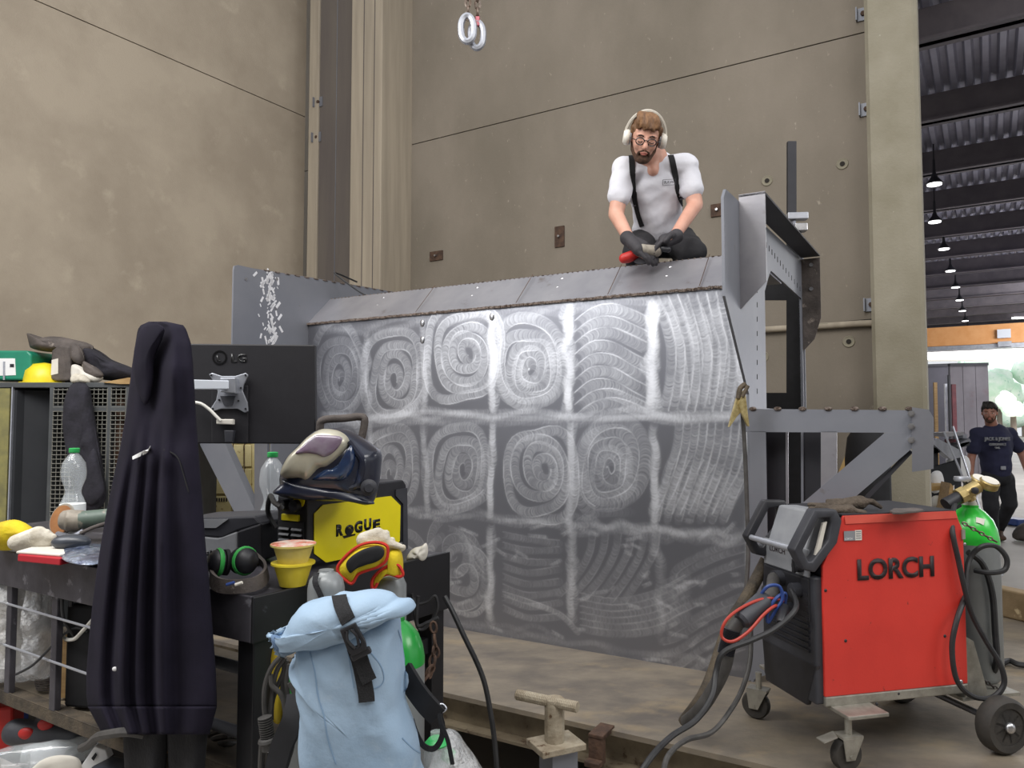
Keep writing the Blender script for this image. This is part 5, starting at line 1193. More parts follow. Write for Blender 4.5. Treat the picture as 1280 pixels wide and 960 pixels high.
b = MB(); c = W(461, 609, hx-.09); b.lathe([(0.024, 0), (0.024, 0.014), (0.015, 0.018), (0.012, 0.03), (0, 0.03)], c, V(0.2, -1, 0), 20); b.build('knob', M['dark_grey_plastic'], he, smooth=True)
# monitor on its arm
my = 2.40
mo = thing('monitor', 'black monitor seen from behind with silver bracket, on an arm over the cart', 'monitor', W(286, 555, my))
x0, x1 = 179, 394
b = MB(); b.prism(PX(((x0, 429), (x1-1, 431), (x1, 555), (x0, 554)), my), V(0, 0.03, 0)); b.build('back_cover', M['monitor_black'], mo, bevel=0.004)
b = MB(); b.prism(PX(((264, 482), (310, 482), (310, 554), (264, 554)), my-.008), V(0, 0.01, 0)); b.build('rear_bulge', M['monitor_black'], mo, bevel=0.003)
c = W(274.5, 447, my-.001); b = MB(); b.ringprism([c+V(math.cos(a)*.024, 0, math.sin(a)*.024) for a in [i*PI/12 for i in range(24)]], [c+V(math.cos(a)*.019, 0, math.sin(a)*.019) for a in [i*PI/12 for i in range(24)]], V(0, -0.001, 0)); b.build('logo_ring', M['logo_black'], mo)
text('LG', 'lettering', M['logo_black'], mo, W(289, 453, my-.001), V(1, 0, 0), Z, 19*my/F, 11*my/F, 0.001, bold=0.02)
text('L', 'lettering', M['logo_black'], mo, W(271, 452, my-.001), V(1, 0, 0), Z, 5*my/F, 8*my/F, 0.001, bold=0.02)
b = MB(); vy = my-.018
b.prism(PX(((261, 468), (265, 466), (277, 470), (294, 470), (307, 466), (310, 469), (304, 482), (303, 489), (309, 503), (310, 514), (306, 516), (297, 511), (276, 511), (266, 514), (263, 511), (270, 500), (272, 490), (270, 482)), vy), V(0, 0.008, 0)); b.build('mount_plate', M['silver'], mo, bevel=0.002)
for x, y in ((264, 469), (307, 469), (307, 511), (266, 511), (301, 485), (274, 500), (298, 501)):
    b = MB(); b.cyl(W(x, y, vy), W(x, y, vy-.003), 0.0035, n=10); b.build('screw', M['black_plastic'], mo)
b = MB(); b.prism(PX(((275, 472), (294, 472), (294, 492), (275, 490)), vy-.03), V(0, 0.03, 0)); b.build('tilt_block', M['silver'], mo, bevel=0.003)
b = MB(); b.prism(PX(((275, 495), (294, 495), (290, 507), (280, 507)), vy-.006), V(0, 0.006, 0)); b.build('tilt_hook', M['dark_grey_plastic'], mo)
ap = W(205, 480, 2.18)
b = MB(); q0, q1 = W(286, 481, vy-.03), V(ap.x, ap.y, ap.z); d_ = (q0-q1); b.prism([q1-Z*0.016, q1+Z*0.016, q0+Z*0.014, q0-Z*0.014], V(0.01, 0.035, 0)); b.build('arm', M['white_paint'], mo, bevel=0.003)
b = MB(); b.cyl(V(ap.x-.01, ap.y+.01, ZT-0.006), V(ap.x-.01, ap.y+.01, W(205, 408, ap.y).z), 0.016, n=14); b.build('pole', M['steel'], mo, smooth=True)
b = MB(); b.tube(PX(((243, 503), (252, 505), (262, 512), (270, 520), (276, 526)), my-.03), 0.005, 8); b.build('white_lead', M['white_cable'], mo, smooth=True)
b = MB(); b.prism(PX(((270, 524), (291, 524), (291, 531), (270, 530)), my-.03), V(0, 0.02, 0)); b.build('cable_plug', M['paper'], mo, bevel=0.003)
b = MB(); b.prism(PX(((280, 538), (292, 538), (290, 553), (281, 553)), my-.03), V(0, 0.02, 0)); b.build('socket_box', M['dark_grey_plastic'], mo, bevel=0.002)
# tissue on the far end
b = MB(); c = W(522, 692, 2.42); b.puff(PX(((509, 699), (512, 690), (518, 685), (526, 683), (533, 679), (535, 690), (531, 700), (520, 703)), 2.42), 0.03, wr=0.02, ws=60); tag(b.build('crumpled_tissue', M['paper'], smooth=True), 'crumpled white tissue behind the yellow inverter on the cart edge', 'tissue')
# ---- hoodie hanging on the monitor pole
sil = [(402, 186, 208), (405, 177, 228), (412, 172, 233), (430, 169, 239), (450, 166, 241), (480, 162, 243), (520, 157, 245), (560, 150, 248), (600, 141, 251), (640, 133, 254), (680, 126, 257), (720, 120, 261), (760, 115, 264), (800, 111, 267), (840, 108, 270), (870, 108, 271), (884, 110, 271)]
sy = [a for a, _, _ in sil]; sl0 = [a for _, a, _ in sil]; sr0 = [a for _, _, a in sil]
def fold_surf(rows, sfun, yc, T, foldf, ns=72):
    vs = []; 
    for y in rows:
        l, r_ = sfun(y)
        for i in range(ns):
            th_ = 2*PI*i/ns; s = math.cos(th_); x = (l+r_)/2+(r_-l)/2*s; sn_ = math.sin(th_)
            Y0 = yc(x); d = T(y)*abs(sn_)**0.75
            if sn_ > 0: Y = Y0-d-foldf(s, y)*abs(sn_)
            else: Y = Y0+d*0.7
            vs.append(W(x, y, Y))
    fs = []
    m = len(rows)
    for j in range(m-1):
        for i in range(ns): fs.append((j*ns+i, j*ns+(i+1) % ns, (j+1)*ns+(i+1) % ns, (j+1)*ns+i))
    fs += [tuple(range(ns))[::-1], tuple(range((m-1)*ns, m*ns))]
    return vs, fs
def hs(y): return np.interp(y, sy, sl0), np.interp(y, sy, sr0)
def hyc(x): return rail_y(x)-0.115
def g_(s, c, w): return math.exp(-((s-c)/w)**2)
def hfold(s, y):
    q = max(0, min(1, (y-402)/480)); w = noise.noise(V(s*2, y*0.01, 3))*0.010
    low = max(0, min(1, (y-520)/160))
    f_ = 0.075*low*(g_(s, -0.80, 0.11)+g_(s, -0.46, 0.10)*1.0+g_(s, -0.16, 0.09)*0.9+g_(s, 0.18, 0.12)*1.1+0.35*g_(s, 0.66, 0.3))
    f_ -= 0.03*low*(g_(s, -0.64, 0.06)+g_(s, -0.3, 0.06)+g_(s, 0.02, 0.07))
    up = max(0, 1-abs(y-470)/90)
    f_ += 0.035*up*(g_(s, 0.35, 0.2)-g_(s, -0.25, 0.22))+0.02*up*g_(s, -0.7, 0.15)
    f_ += 0.014*g_((y-572)/18, 0, 1)*g_(s, 0.1, 0.6)
    return f_+w
rows = list(np.linspace(402, 884, 110))
vs, fs = fold_surf(rows, hs, hyc, lambda y: 0.03+0.05*min(1, (y-400)/60), hfold)
ho = thing('hoodie', 'black hooded sweatshirt hanging in long folds from the monitor pole', 'hoodie', W(200, 884, hyc(200)))
b = MB(); b.add(vs, fs); hb = b.build('sweatshirt', M['hoodie'], ho, smooth=True, ang=180)
def hem(y):
    l, r_ = hs(884); q = (y-884)/34; return l+18*q, r_-9*q
vs, fs = fold_surf(list(np.linspace(883, 918, 10)), hem, hyc, lambda y: 0.082, lambda s, y: hfold(s, 884)*1.0+0.004)
b = MB(); b.add(vs, fs); b.build('hem_band', M['hoodie'], ho, smooth=True, ang=180)
htree = bvh(hb)
b = MB()
p, n = onto(htree, 172, 573, 0.012); p2, n2 = onto(htree, 181, 563, 0.016); p3, _ = onto(htree, 193, 561, 0.014)
if p and p2 and p3: b.band([p, p2, p3+V(0, -0.006, 0)], [n, n2, n2], 0.010, 0.001); b.build('care_tag', M['tag_white'], ho)
seam_path = [(150, 575), (170, 570), (200, 565), (226, 572), (240, 590)]
strap_on(htree, [(205, 562), (222, 570), (229, 590), (236, 615)], 0.003, 0.001, 'seam', M['black_matte'], ho)
# hood: folded layer near the top
b = MB(); b.puff([W(x, y, hyc(x)-0.085) for x, y in ((176, 412), (190, 404), (205, 410), (200, 425), (192, 450), (190, 480), (184, 505), (176, 498), (168, 470), (168, 440))], 0.018, V(0, -1, 0.2), wr=0.006, ws=20); b.build('hood', M['hoodie'], ho, smooth=True)
b = MB(); p, n = onto(htree, 145, 836, 0.003)
if p: b.sph(p, (0.007, 0.003, 0.006)); b.build('lint', M['tag_white'], ho, smooth=True)
# trousers below
def tleg(name, l0, r0, l1, r1, yb, t):
    vs, fs = fold_surf(list(np.linspace(888, yb, 16)), lambda y: (l0+(l1-l0)*(y-888)/(yb-888), r0+(r1-r0)*(y-888)/(yb-888)), lambda x: rail_y(x)-0.105, lambda y: 0.05, lambda s, y: 0.012*math.sin(s*4+y*0.02)); b = MB(); b.add(vs, fs); b.build(name, M['trouser_black'], t, smooth=True, ang=180)
tr = thing('work_trousers', 'black work trousers hanging below the hoodie', 'trousers', W(205, 990, hyc(205)))
tleg('trouser_leg', 152, 212, 158, 205, 1010, tr); tleg('trouser_leg', 206, 262, 214, 252, 1010, tr)
# ---- cable loop over the rail and stuff on the shelf
hose('cable_loop', [W(x, y, rail_y(x)+dy) for x, y, dy in ((118, 704, .06), (104, 701, .0), (92, 705, -.02), (83, 720, -.02), (78, 745, -.02), (80, 775, -.01), (95, 800, .08), (82, 800, .1))], 0.005, M['cable_black'], 'thin black cable looping over the cart rail left of the hoodie', 'cable')
hose('white_cable', [W(x, y, rail_y(x)+.04) for x, y in ((77, 740), (76, 780), (80, 797), (92, 799), (102, 790), (118, 772))], 0.006, M['white_cable'], 'white cable bending behind the cart rail', 'cable')
hose('shelf_cable', [W(x, y, 2.4) for x, y in ((20, 843), (40, 832), (58, 815), (75, 797), (95, 785), (110, 790))], 0.004, M['cable_black'], 'thin black cable across the plastic-wrapped pack on the shelf', 'cable')
by = 2.45
bb_ = thing('tool_case', 'black case standing on the cart shelf behind the rods', 'case', V(W(100, 850, 2.42).x, 2.42, ZS))
b = MB(); b.par(V(W(80, 850, 2.42).x, 2.42, ZS-0.0), V(0.30, -0.06, 0), V(0.1, 0.2, 0), Z*0.33); b.build('case_body', M['black_matte'], bb_, bevel=0.01)
b = MB(); b.tube([V(W(88, 850, 2.41).x, 2.40, ZS+0.33), V(W(92, 850, 2.4).x, 2.39, ZS+0.37), V(W(120, 850, 2.4).x, 2.38, ZS+0.37), V(W(125, 850, 2.4).x, 2.37, ZS+0.33)], 0.008, 8); b.build('case_handle', M['black_plastic'], bb_, smooth=True)
b = MB(); b.par(V(W(74, 850, 2.5).x, 2.5, ZS), V(0.03, 0, 0), V(0, 0.05, 0), Z*0.2); tag(b.build('wood_block', M['wood']), 'orange-brown wooden block beside the black case on the shelf', 'block')
for i, (xa, xb_, ya, yb, dd, m, nm, lab, cat) in enumerate(((-20, 42, 726, 850, 2.62, 'film', 'wrapped_pack', 'clear plastic-wrapped pack at the left end of the cart shelf', 'pack'), (38, 66, 728, 846, 2.56, 'film', 'plastic_bag', 'crumpled clear plastic bag beside the wrapped pack on the shelf', 'bag'))):
    b = MB(); b.puff(PX(((xa, yb), (xa-2, (ya+yb)/2), (xa+3, ya), ((xa+xb_)/2, ya-4), (xb_-2, ya+3), (xb_+2, (ya+yb)/2), (xb_-3, yb-4), ((xa+xb_)/2, yb+2)), dd), 0.07, e=4, wr=0.05, ws=18); tag(b.build(nm, M[m], smooth=True), lab, cat)
b = MB(); b.puff(PX(((-18, 840), (-18, 740), (10, 732), (36, 740), (38, 842)), 2.72), 0.05, e=5, wr=0.03, ws=12); tag(b.build('paper_bundle', M['paper'], smooth=True), 'pale paper bundle inside the clear wrap on the cart shelf', 'paper')
cq = Wz(64, 858, ZS)
cc = thing('cable_coil', 'small loop of grey wire lying on the cart shelf', 'wire', cq)
b = MB()
for k in range(5): b.tube([V(cq.x+math.cos(a)*(.04+.003*k), cq.y+math.sin(a)*0.05, ZS+0.004+0.008*k) for a in [i*PI/6 for i in range(12)]], 0.003, 6, closed=True, sub=2)
b.build('coil', M['leather_grey'], cc, smooth=True)
# ---- junk on the lower shelf
zl_ = 0.372
def junk(px, py, dd=None): return W(px, py, dd or 2.6)
b = MB(); b.box(W(4, 905, 2.72), (0.1, 0.12, 0.16), (1, .3, 0)); tag(b.build('red_case', M['red_item'], bevel=0.01), 'red plastic case under the cart shelf at the left edge', 'case')
b = MB(); b.box(W(22, 893, 2.8), (0.05, 0.08, 0.12), (1, .2, 0)); tag(b.build('blue_case', M['blue_item'], bevel=0.01), 'small blue box under the cart shelf next to the red case', 'box')
t = thing('cordless_drill', 'dark cordless power tool with red accents under the cart shelf', 'drill', W(60, 925, 2.55))
b = MB(); b.cap(W(20, 915, 2.6), W(100, 922, 2.55), 0.045, 0.05); b.cap(W(55, 905, 2.6), W(62, 890, 2.6), 0.03, 0.03); b.cap(W(88, 925, 2.55), W(92, 955, 2.5), 0.03, 0.035); b.build('tool_body', M['dark_grey_plastic'], t, remesh=0.008, relax=3)
for q in ((33, 917), (57, 906)): b = MB(); b.sph(W(q[0], q[1], 2.545), (0.028, 0.012, 0.02)); b.build('accent', M['red_item'], t, smooth=True)
for i, (px, py, lab) in enumerate(((10, 952, 'empty clear bottle lying under the cart at the lower left corner'), (42, 948, 'empty clear bottle lying beside the white sheet under the cart'))):
    b = MB(); d_ = V(1, 0.3, 0.05); b.lathe([(0.0, 0), (0.035, 0.004), (0.04, 0.03), (0.04, 0.1), (0.034, 0.13), (0.04, 0.16), (0.03, 0.2), (0.013, 0.23), (0.013, 0.25), (0, 0.25)], W(px-14, py, 2.4), d_, 20); tag(b.build('water_bottle', M['pet_clear'], smooth=True), lab, 'bottle')
b = MB(); b.puff([W(x, y, 2.35) for x, y in ((38, 968), (50, 952), (72, 944), (98, 948), (100, 968), (70, 975))], 0.02, V(0, -1, 0.6), wr=0.01, ws=20); tag(b.build('white_sheet', M['paper'], smooth=True), 'crumpled white sheet at the bottom edge left of the trousers', 'paper')
b = MB(); pp = [W(x, y, 2.35) for x, y in ((98, 962), (118, 933), (132, 938), (136, 948), (120, 956), (108, 966))]; b.prism(pp, V(0.0, 0.03, 0)); tag(b.build('paper_bag', M['tag_white'], bevel=0.003), 'white folded bag with a handle hole under the cart shelf', 'bag')
b = MB(); b.prism([W(x, y, 2.345) for x, y in ((114, 948), (119, 941), (121, 944), (117, 951))], V(0, 0.002, 0))
o = b.build('handle_hole', M['black_matte'], bpy.data.objects['paper_bag'])
b = MB(); b.box(W(70, 945, 2.5), (0.14, 0.03, 0.06), (1, .35, 0)); tag(b.build('steel_strip', M['silver']), 'pale metal strip between the drill and the white sheet', 'strip')
b = MB(); b.par(W(112, 958, 2.3), V(0.26, -0.12, 0.02), V(0.03, 0.08, 0), Z*-0.05); tag(b.build('blue_tube', M['cable_blue'] if False else M['mouse'], bevel=0.01), 'dark blue-grey bar at the foot of the trousers', 'bar')
hose('black_hose', [W(102, 935, 2.15), W(112, 930, 2.1), W(122, 921, 2.05), W(140, 917, 2.0), W(160, 915, 1.98), W(180, 918, 1.99)], 0.012, M['cable_grey'], 'dark hose curving from the shelf beam behind the hoodie hem', 'hose')
for i in range(4):
    hose('coiled_hose', [W(250, 925+i*8, 2.25), W(268, 916+i*8, 2.2), W(285, 912+i*9, 2.15), W(296, 912+i*9, 2.2)], 0.007, M['cable_grey'], ('topmost', 'second', 'third', 'lowest')[i]+' of the four dark hoses between the trousers and the cart leg', 'hose')
b = MB(); b.cyl(W(208, 936, 2.1), W(211, 990, 2.1), 0.016, n=10); tag(b.build('wooden_stick', M['wood'], smooth=True), 'wooden stick between the two hanging trouser legs', 'stick')
# ---------------------------------------------------------------- gas cylinders at the cart end
def gcyl(px, pyt, Y, r, zs_px, m1, m2, label, z0=0.12):
    C = W(px, pyt, Y); zs2 = W(px, zs_px, Y).z
    return gas_cyl('gas_cylinder', label, C, z0, zs2, C.z, r, M[m1], M[m2])
gcyl(495, 775, 2.0, 0.078, 826, 'cylinder_grey', 'green_dark', 'grey gas cylinder with dark green shoulder just right of the blue backpack')
gcyl(384, 815, 1.98, 0.060, 862, 'cylinder_grey', 'green_dark', 'gas cylinder whose green shoulder shows left of the blue backpack')
t = thing('gas_bottle', 'slim grey gas bottle with rounded top standing behind the backpack roll', 'gas cylinder', V(W(408, 760, 1.80).x, 1.80, 0.12))
cY = 1.80; C = W(408, 712, cY); r = 22.5/F*cY
b = MB(); zt2 = C.z; b.lathe([(r, 0.12), (r, W(408, 735, cY).z), (r*.9, W(408, 724, cY).z), (r*.62, W(408, 717, cY).z), (r*.42, W(408, 715, cY).z), (r*.40, zt2), (0.0, zt2+0.001)], V(C.x, C.y, 0), Z, 28); b.build('body', M['cylinder_grey'], t, smooth=True, ang=60)
b = MB(); b.band([W(396, 716, cY-.03), W(394, 728, cY-r), W(399, 740, cY-r-.004), W(404, 752, cY-r-.004), W(405, 762, cY-r)], V(0, -1, 0), 0.013, 0.002); b.build('strap', M['webbing'], t)
t = thing('gas_bottle', 'light grey cylinder under the red-edged welding gloves', 'gas cylinder', V(W(488, 760, 2.06).x, 2.06, 0.12))
C = W(488, 722, 2.06); r2 = 20/F*2.06
b = MB(); b.lathe([(r2, 0.12), (r2, C.z-0.02), (r2*.8, C.z), (0, C.z+0.005)], V(C.x, C.y, 0), Z, 24); b.build('body', M['cylinder_grey'], t, smooth=True)
# ---- welding gloves on the bottle
gY = 1.98
def gz(pts): return [(240+x/4, 600+y/4) for x, y in pts]
t = thing('welding_glove', 'yellow welding glove with open dark cuff, front one of the pair beside the inverter', 'glove', W(450, 728, gY))
oc = gz([(728, 440), (740, 415), (790, 362), (850, 325), (920, 315), (965, 325), (978, 350), (970, 400), (940, 430), (880, 448), (830, 470), (800, 515), (770, 498), (735, 470)])
b = MB(); b.puff(PX(oc, gY), 0.035, c=W(453, 701, gY), back=1.2, e=3); b.build('cuff', M['glove_yellow'], t, smooth=True)
b = MB(); b.puff(PX(gz([(790, 465), (770, 420), (800, 380), (860, 345), (930, 330), (960, 350), (955, 385), (920, 410), (870, 425), (820, 445)]), gY-.034), 0.008, c=W(455, 697, gY-.034), e=5); b.build('cuff_opening', M['black_matte'], t, smooth=True, label='dark inside of the cuff')
b = MB(); b.tube(PX(gz([(728, 440), (742, 412), (790, 360), (850, 323), (920, 312), (968, 325), (980, 352), (970, 402), (935, 432), (880, 450), (830, 472), (800, 517), (765, 497), (735, 468)]), gY-.02), 0.0045, 6, closed=True); b.build('piping', M['glove_red'], t, smooth=True, label='red piping around the cuff')
b = MB()
for p0, p1, r0, r1 in (((860, 300), (930, 265), .022, .016), ((900, 310), (960, 290), .022, .018), ((930, 300), (1050, 335), .016, .008), ((880, 290), (975, 262), .014, .008)): b.cap(W(*gz([p0])[0], gY+.03), W(*gz([p1])[0], gY+.03), r0, r1)
b.build('hand', M['glove_white'], t, remesh=0.005, relax=3)
t = thing('welding_glove', 'second welding glove with red-edged cuff standing behind, on the grey bottle', 'glove', W(490, 735, gY+.04))
b = MB(); b.puff(PX(gz([(900, 530), (905, 495), (940, 450), (1000, 415), (985, 370), (1000, 345), (1040, 350), (1055, 400), (1052, 470), (1030, 482), (980, 470), (940, 490), (915, 535)]), gY+.04), 0.03, c=W(487, 712, gY+.04), e=3); b.build('cuff', M['glove_yellow'], t, smooth=True)
b = MB(); b.tube(PX(gz([(900, 535), (905, 492), (945, 450), (1000, 422), (1035, 430), (1055, 470), (1035, 484), (985, 470), (942, 488), (917, 535)]), gY+.018), 0.0045, 6, closed=True); b.build('piping', M['glove_red'], t, smooth=True)
b = MB()
for p0, p1 in (((985, 345), (1000, 300)), ((1000, 350), (1055, 338))): b.cap(W(*gz([p0])[0], gY+.05), W(*gz([p1])[0], gY+.05), 0.018, 0.010)
b.build('hand', M['glove_white'], t, remesh=0.005, relax=3)
# ---------------------------------------------------------------- backpack
bY = 1.62
def bz(pts): return [(300+x/4, 740+y/4) for x, y in pts]
bp_ = thing('backpack', 'light blue roll-top backpack with black buckle strap hanging in front of the cart', 'backpack', W(450, 960, bY))
body = bz([(270, 300), (300, 200), (420, 150), (560, 120), (700, 90), (790, 110), (815, 230), (832, 400), (835, 520), (880, 650), (905, 780), (910, 900), (905, 1050), (600, 1080), (390, 1060), (360, 940), (320, 830), (303, 640), (303, 480), (285, 400), (250, 350)])
def bdisp(co, n):
    k = noise.noise(co*7)*0.012+abs(noise.noise(V(co.x*20+co.z*10, co.y*5, co.z*8-co.x*6)))*-0.010
    return co+n*k
b = MB(); b.puff(PX(body, bY), 0.11, c=W(600/4+300, 740+620/4, bY), e=5, rings=16, back=0.7, sub=6); bb1 = b.build('pack_body', M['bag_blue'], bp_, smooth=True, ang=180, disp=bdisp)
roll = bz([(160, 205), (200, 205), (240, 150), (310, 75), (380, 50), (460, 28), (520, 8), (600, -2), (700, -4), (760, 15), (790, 35), (850, 40), (872, 62), (868, 82), (800, 110), (720, 140), (620, 185), (500, 245), (420, 268), (330, 285), (240, 300), (205, 306), (180, 280), (160, 250)])
b = MB(); b.puff(PX(roll, bY-.05), 0.075, c=W(300+500/4, 740+135/4, bY-.05), e=3.0, rings=12, sub=5, back=0.8); bb2 = b.build('roll_top', M['bag_blue'], bp_, smooth=True, ang=180, disp=bdisp)
b = MB(); b.puff(PX(bz([(158, 215), (200, 225), (215, 262), (213, 300), (195, 300), (165, 262)]), bY-.075), 0.012, e=3); b.build('roll_end', M['bag_inner'], bp_, smooth=True, label='darker open end of the roll')
# side gusset fold at lower left
b = MB(); b.puff(PX(bz([(300, 640), (330, 560), (380, 600), (420, 720), (490, 860), (500, 1040), (380, 1040), (350, 930), (318, 840)]), bY-.045), 0.035, e=3, wr=0.01, ws=12); b.build('side_pocket', M['bag_blue'], bp_, smooth=True, ang=180)
tb1 = bvh(bb1); tb2 = bvh(bb2)
for nm, path, tr_, w_, th_ in (('seam', [(350, 300), (375, 400), (390, 520), (420, 620), (440, 740), (480, 860)], tb1, 0.0025, 0.001), ('seam', [(540, 290), (545, 330), (570, 480)], tb1, 0.002, 0.001), ('seam', [(640, 290), (700, 360), (720, 430), (700, 470), (655, 485)], tb1, 0.002, 0.001), ('seam', [(790, 190), (820, 300), (828, 420)], tb1, 0.002, 0.001), ('seam', [(810, 730), (860, 780), (900, 805)], tb1, 0.0025, 0.001)):
    strap_on(tr_, bz(path), w_, th_, nm, M['bag_seam'], bp_, lift=0.0003, steps=6)
strap_on(tb2, bz([(495, 25), (505, 70), (530, 120), (545, 150)]), 0.030, 0.003, 'strap', M['webbing'], bp_, lift=0.002, steps=5)
strap_on(tb1, bz([(575, 275), (600, 340), (620, 430), (628, 480), (635, 545)]), 0.032, 0.003, 'strap', M['webbing'], bp_, lift=0.004, steps=5)
strap_on(tb1, bz([(600, 300), (625, 370), (645, 440)]), 0.030, 0.003, 'strap', M['webbing'], bp_, lift=0.009, steps=5)
kY = W(0, 0, 1).y
pc, nc = onto(tb2, *bz([(572, 205)])[0], 0.012)
if pc is None: pc, nc = W(443, 791, bY-.13), V(0, -1, 0)
dn = (W(*bz([(600, 265)])[0], pc.y)-W(*bz([(545, 145)])[0], pc.y)).normalized(); sd = dn.cross(V(0, -1, 0)).normalized()
b = MB(); b.ringprism([pc+dn*x+sd*y for x, y in ((-.030, -.017), (-.030, .017), (.012, .020), (.028, .016), (.028, -.016), (.012, -.020))], [pc+dn*x+sd*y for x, y in ((-.022, -.009), (-.022, .009), (.008, .012), (.016, .008), (.016, -.008), (.008, -.012))], V(0, -0.009, 0)); b.build('buckle', M['black_plastic'], bp_, bevel=0.002)
for s_ in (-1, 1): b = MB(); b.tube([pc+dn*-.022+sd*.004*s_+V(0, -.008, 0), pc+dn*-.005+sd*.010*s_+V(0, -.010, 0), pc+dn*.016+sd*.004*s_+V(0, -.008, 0)], 0.003, 6); b.build('buckle_prong', M['black_plastic'], bp_, smooth=True)
b = MB(); b.box(pc+dn*.032, (0.042, 0.012, 0.014), sd, V(0, -1, 0)); b.build('strap_slider', M['black_plastic'], bp_, bevel=0.003)
# shoulder strap at the right
b = MB(); b.band([W(507, 838, bY+.05), W(520, 860, bY+.02), W(535, 880, bY), W(548, 893, bY)], V(-.2, -1, 0), 0.045, 0.012); b.build('shoulder_strap', M['black_matte'], bp_, smooth=True)
b = MB(); b.band([W(548, 890, bY), W(553, 905, bY), W(552, 922, bY), W(543, 935, bY), (W(530, 932, bY)), W(520, 915, bY+.03), W(515, 900, bY+.05)], V(0, -1, 0), 0.012, 0.003); b.band([W(549, 890, bY-.01), W(552, 905, bY-.02), W(560, 925, bY-.02), W(566, 955, bY-.02)], V(-.3, -1, 0), 0.009, 0.003); b.build('webbing', M['webbing'], bp_, smooth=True)
b = MB(); b.tube([W(546, 883, bY-.01), W(552, 890, bY-.012), W(558, 886, bY-.01), W(553, 880, bY-.008)], 0.002, 6, closed=True); b.build('ring', M['silver'], bp_, smooth=True)
b = MB(); b.band([W(374, 868, bY+.08), W(368, 900, bY+.05), W(355, 930, bY+.05), W(345, 970, bY+.05)], V(-.3, -1, 0), 0.05, 0.012); b.build('shoulder_strap', M['black_matte'], bp_, smooth=True)
# ---------------------------------------------------------------- cable coil with plug on the cart end
kY = 1.84
ck = thing('coiled_cable', 'grey coiled extension cable with ribbed plug hanging on the cart leg', 'cable', W(350, 960, kY))
def kz(pts, Y=kY): return [W(300+x/6, 800+y/6, Y) for x, y in pts]
for k, pts in enumerate(([(320, 110), (240, 200), (190, 330), (180, 480), (190, 640), (160, 800), (150, 1000)], [(340, 130), (280, 220), (250, 340), (230, 520), (210, 700), (195, 900), (215, 1000)], [(350, 150), (320, 260), (270, 370), (240, 480), (235, 600)], [(230, 260), (240, 340), (300, 400), (330, 480), (340, 620), (300, 720), (270, 860), (260, 1000)], [(370, 180), (350, 300), (360, 430), (380, 560), (400, 680), (390, 800), (350, 940)], [(330, 120), (330, 250), (320, 380), (350, 500), (330, 640), (280, 780)], [(370, 320), (410, 400), (440, 450), (450, 560), (430, 700)])):
    b = MB(); b.tube(kz(pts, kY+0.012*(k % 3)), 0.0062, 8); b.build('cable_loop', M['cable_grey'], ck, smooth=True)
p0, p1 = kz([(185, 575), (215, 790)], kY-.03); b = MB(); prof = []
for k in range(9): prof += [(0.013, k*.0055), (0.017, k*.0055+.001), (0.017, k*.0055+.003), (0.013, k*.0055+.004)]
b.lathe(prof+[(0.022, 0.052), (0.024, 0.058), (0.018, 0.062), (0.018, 0.078), (0, 0.078)], p0, p1-p0, 18); b.build('plug', M['cable_grey'], ck, smooth=True, ang=25)
for dx in (0, 14): p = kz([(208+dx, 785)], kY-.03)[0]; b = MB(); b.cyl(p, p+V(0.002, 0, -0.018), 0.0022, n=8); b.build('plug_pin', M['silver'], ck)
b = MB(); b.puff(kz([(235, 60), (330, 60), (330, 300), (310, 600), (250, 600), (238, 400)], kY+.12), 0.02, e=4, wr=0.01); tag(b.build('yellow_bag', M['yellow_bag'], smooth=True), 'yellow bag glimpsed behind the coiled cable', 'bag')
b = MB(); b.prism(kz([(320, 640), (345, 590), (375, 610), (380, 690), (345, 785), (320, 740)], kY+.05), V(0, 0.004, 0)); o = b.build('paper_tag', M['tag_white']); tag(o, 'white and yellow paper tag hanging among the coiled cable', 'tag')
b = MB(); b.prism(kz([(322, 735), (360, 735), (345, 783)], kY+.049), V(0, 0.002, 0)); b.build('yellow_corner', M['yellow_bag'], o)
# chain on the far leg
ch = thing('rusty_chain', 'rusty chain hanging from the far cart leg beside the green cylinder', 'chain', W(545, 780, 2.3))
chain(W(542, 784, 2.22), W(545, 815, 2.22), 0.034, 0.0042, ch, M['rust']); chain(W(543, 812, 2.22), W(538, 840, 2.2), 0.034, 0.0042, ch, M['rust']); chain(W(538, 838, 2.2), W(524, 856, 2.18), 0.034, 0.0042, ch, M['rust'])
# loose cables under the end plate and the long hanging cable
hose('tangled_cable', [W(x, y, 2.35) for x, y in ((515, 742), (517, 760), (522, 784), (530, 786), (540, 775), (547, 760), (544, 745), (535, 752), (522, 755), (516, 748))], 0.005, M['cable_black'], 'tangled black cable under the black end plate of the cart', 'cable')
hose('side_cable', [W(x, y, 2.3) for x, y in ((523, 745), (521, 762), (522, 782), (535, 778), (548, 772))], 0.006, M['cable_black'], 'short black cable beside the tangled one under the end plate', 'cable')
hose('hanging_cable', [W(x, y, Y_) for x, y, Y_ in ((556, 746, 2.45), (566, 765, 2.42), (580, 795, 2.4), (596, 828, 2.4), (606, 855, 2.4), (613, 890, 2.4), (618, 925, 2.4), (622, 975, 2.4))], 0.0085, M['cable_black'], 'long dark cable hanging from the cart corner past the platform edge', 'cable')
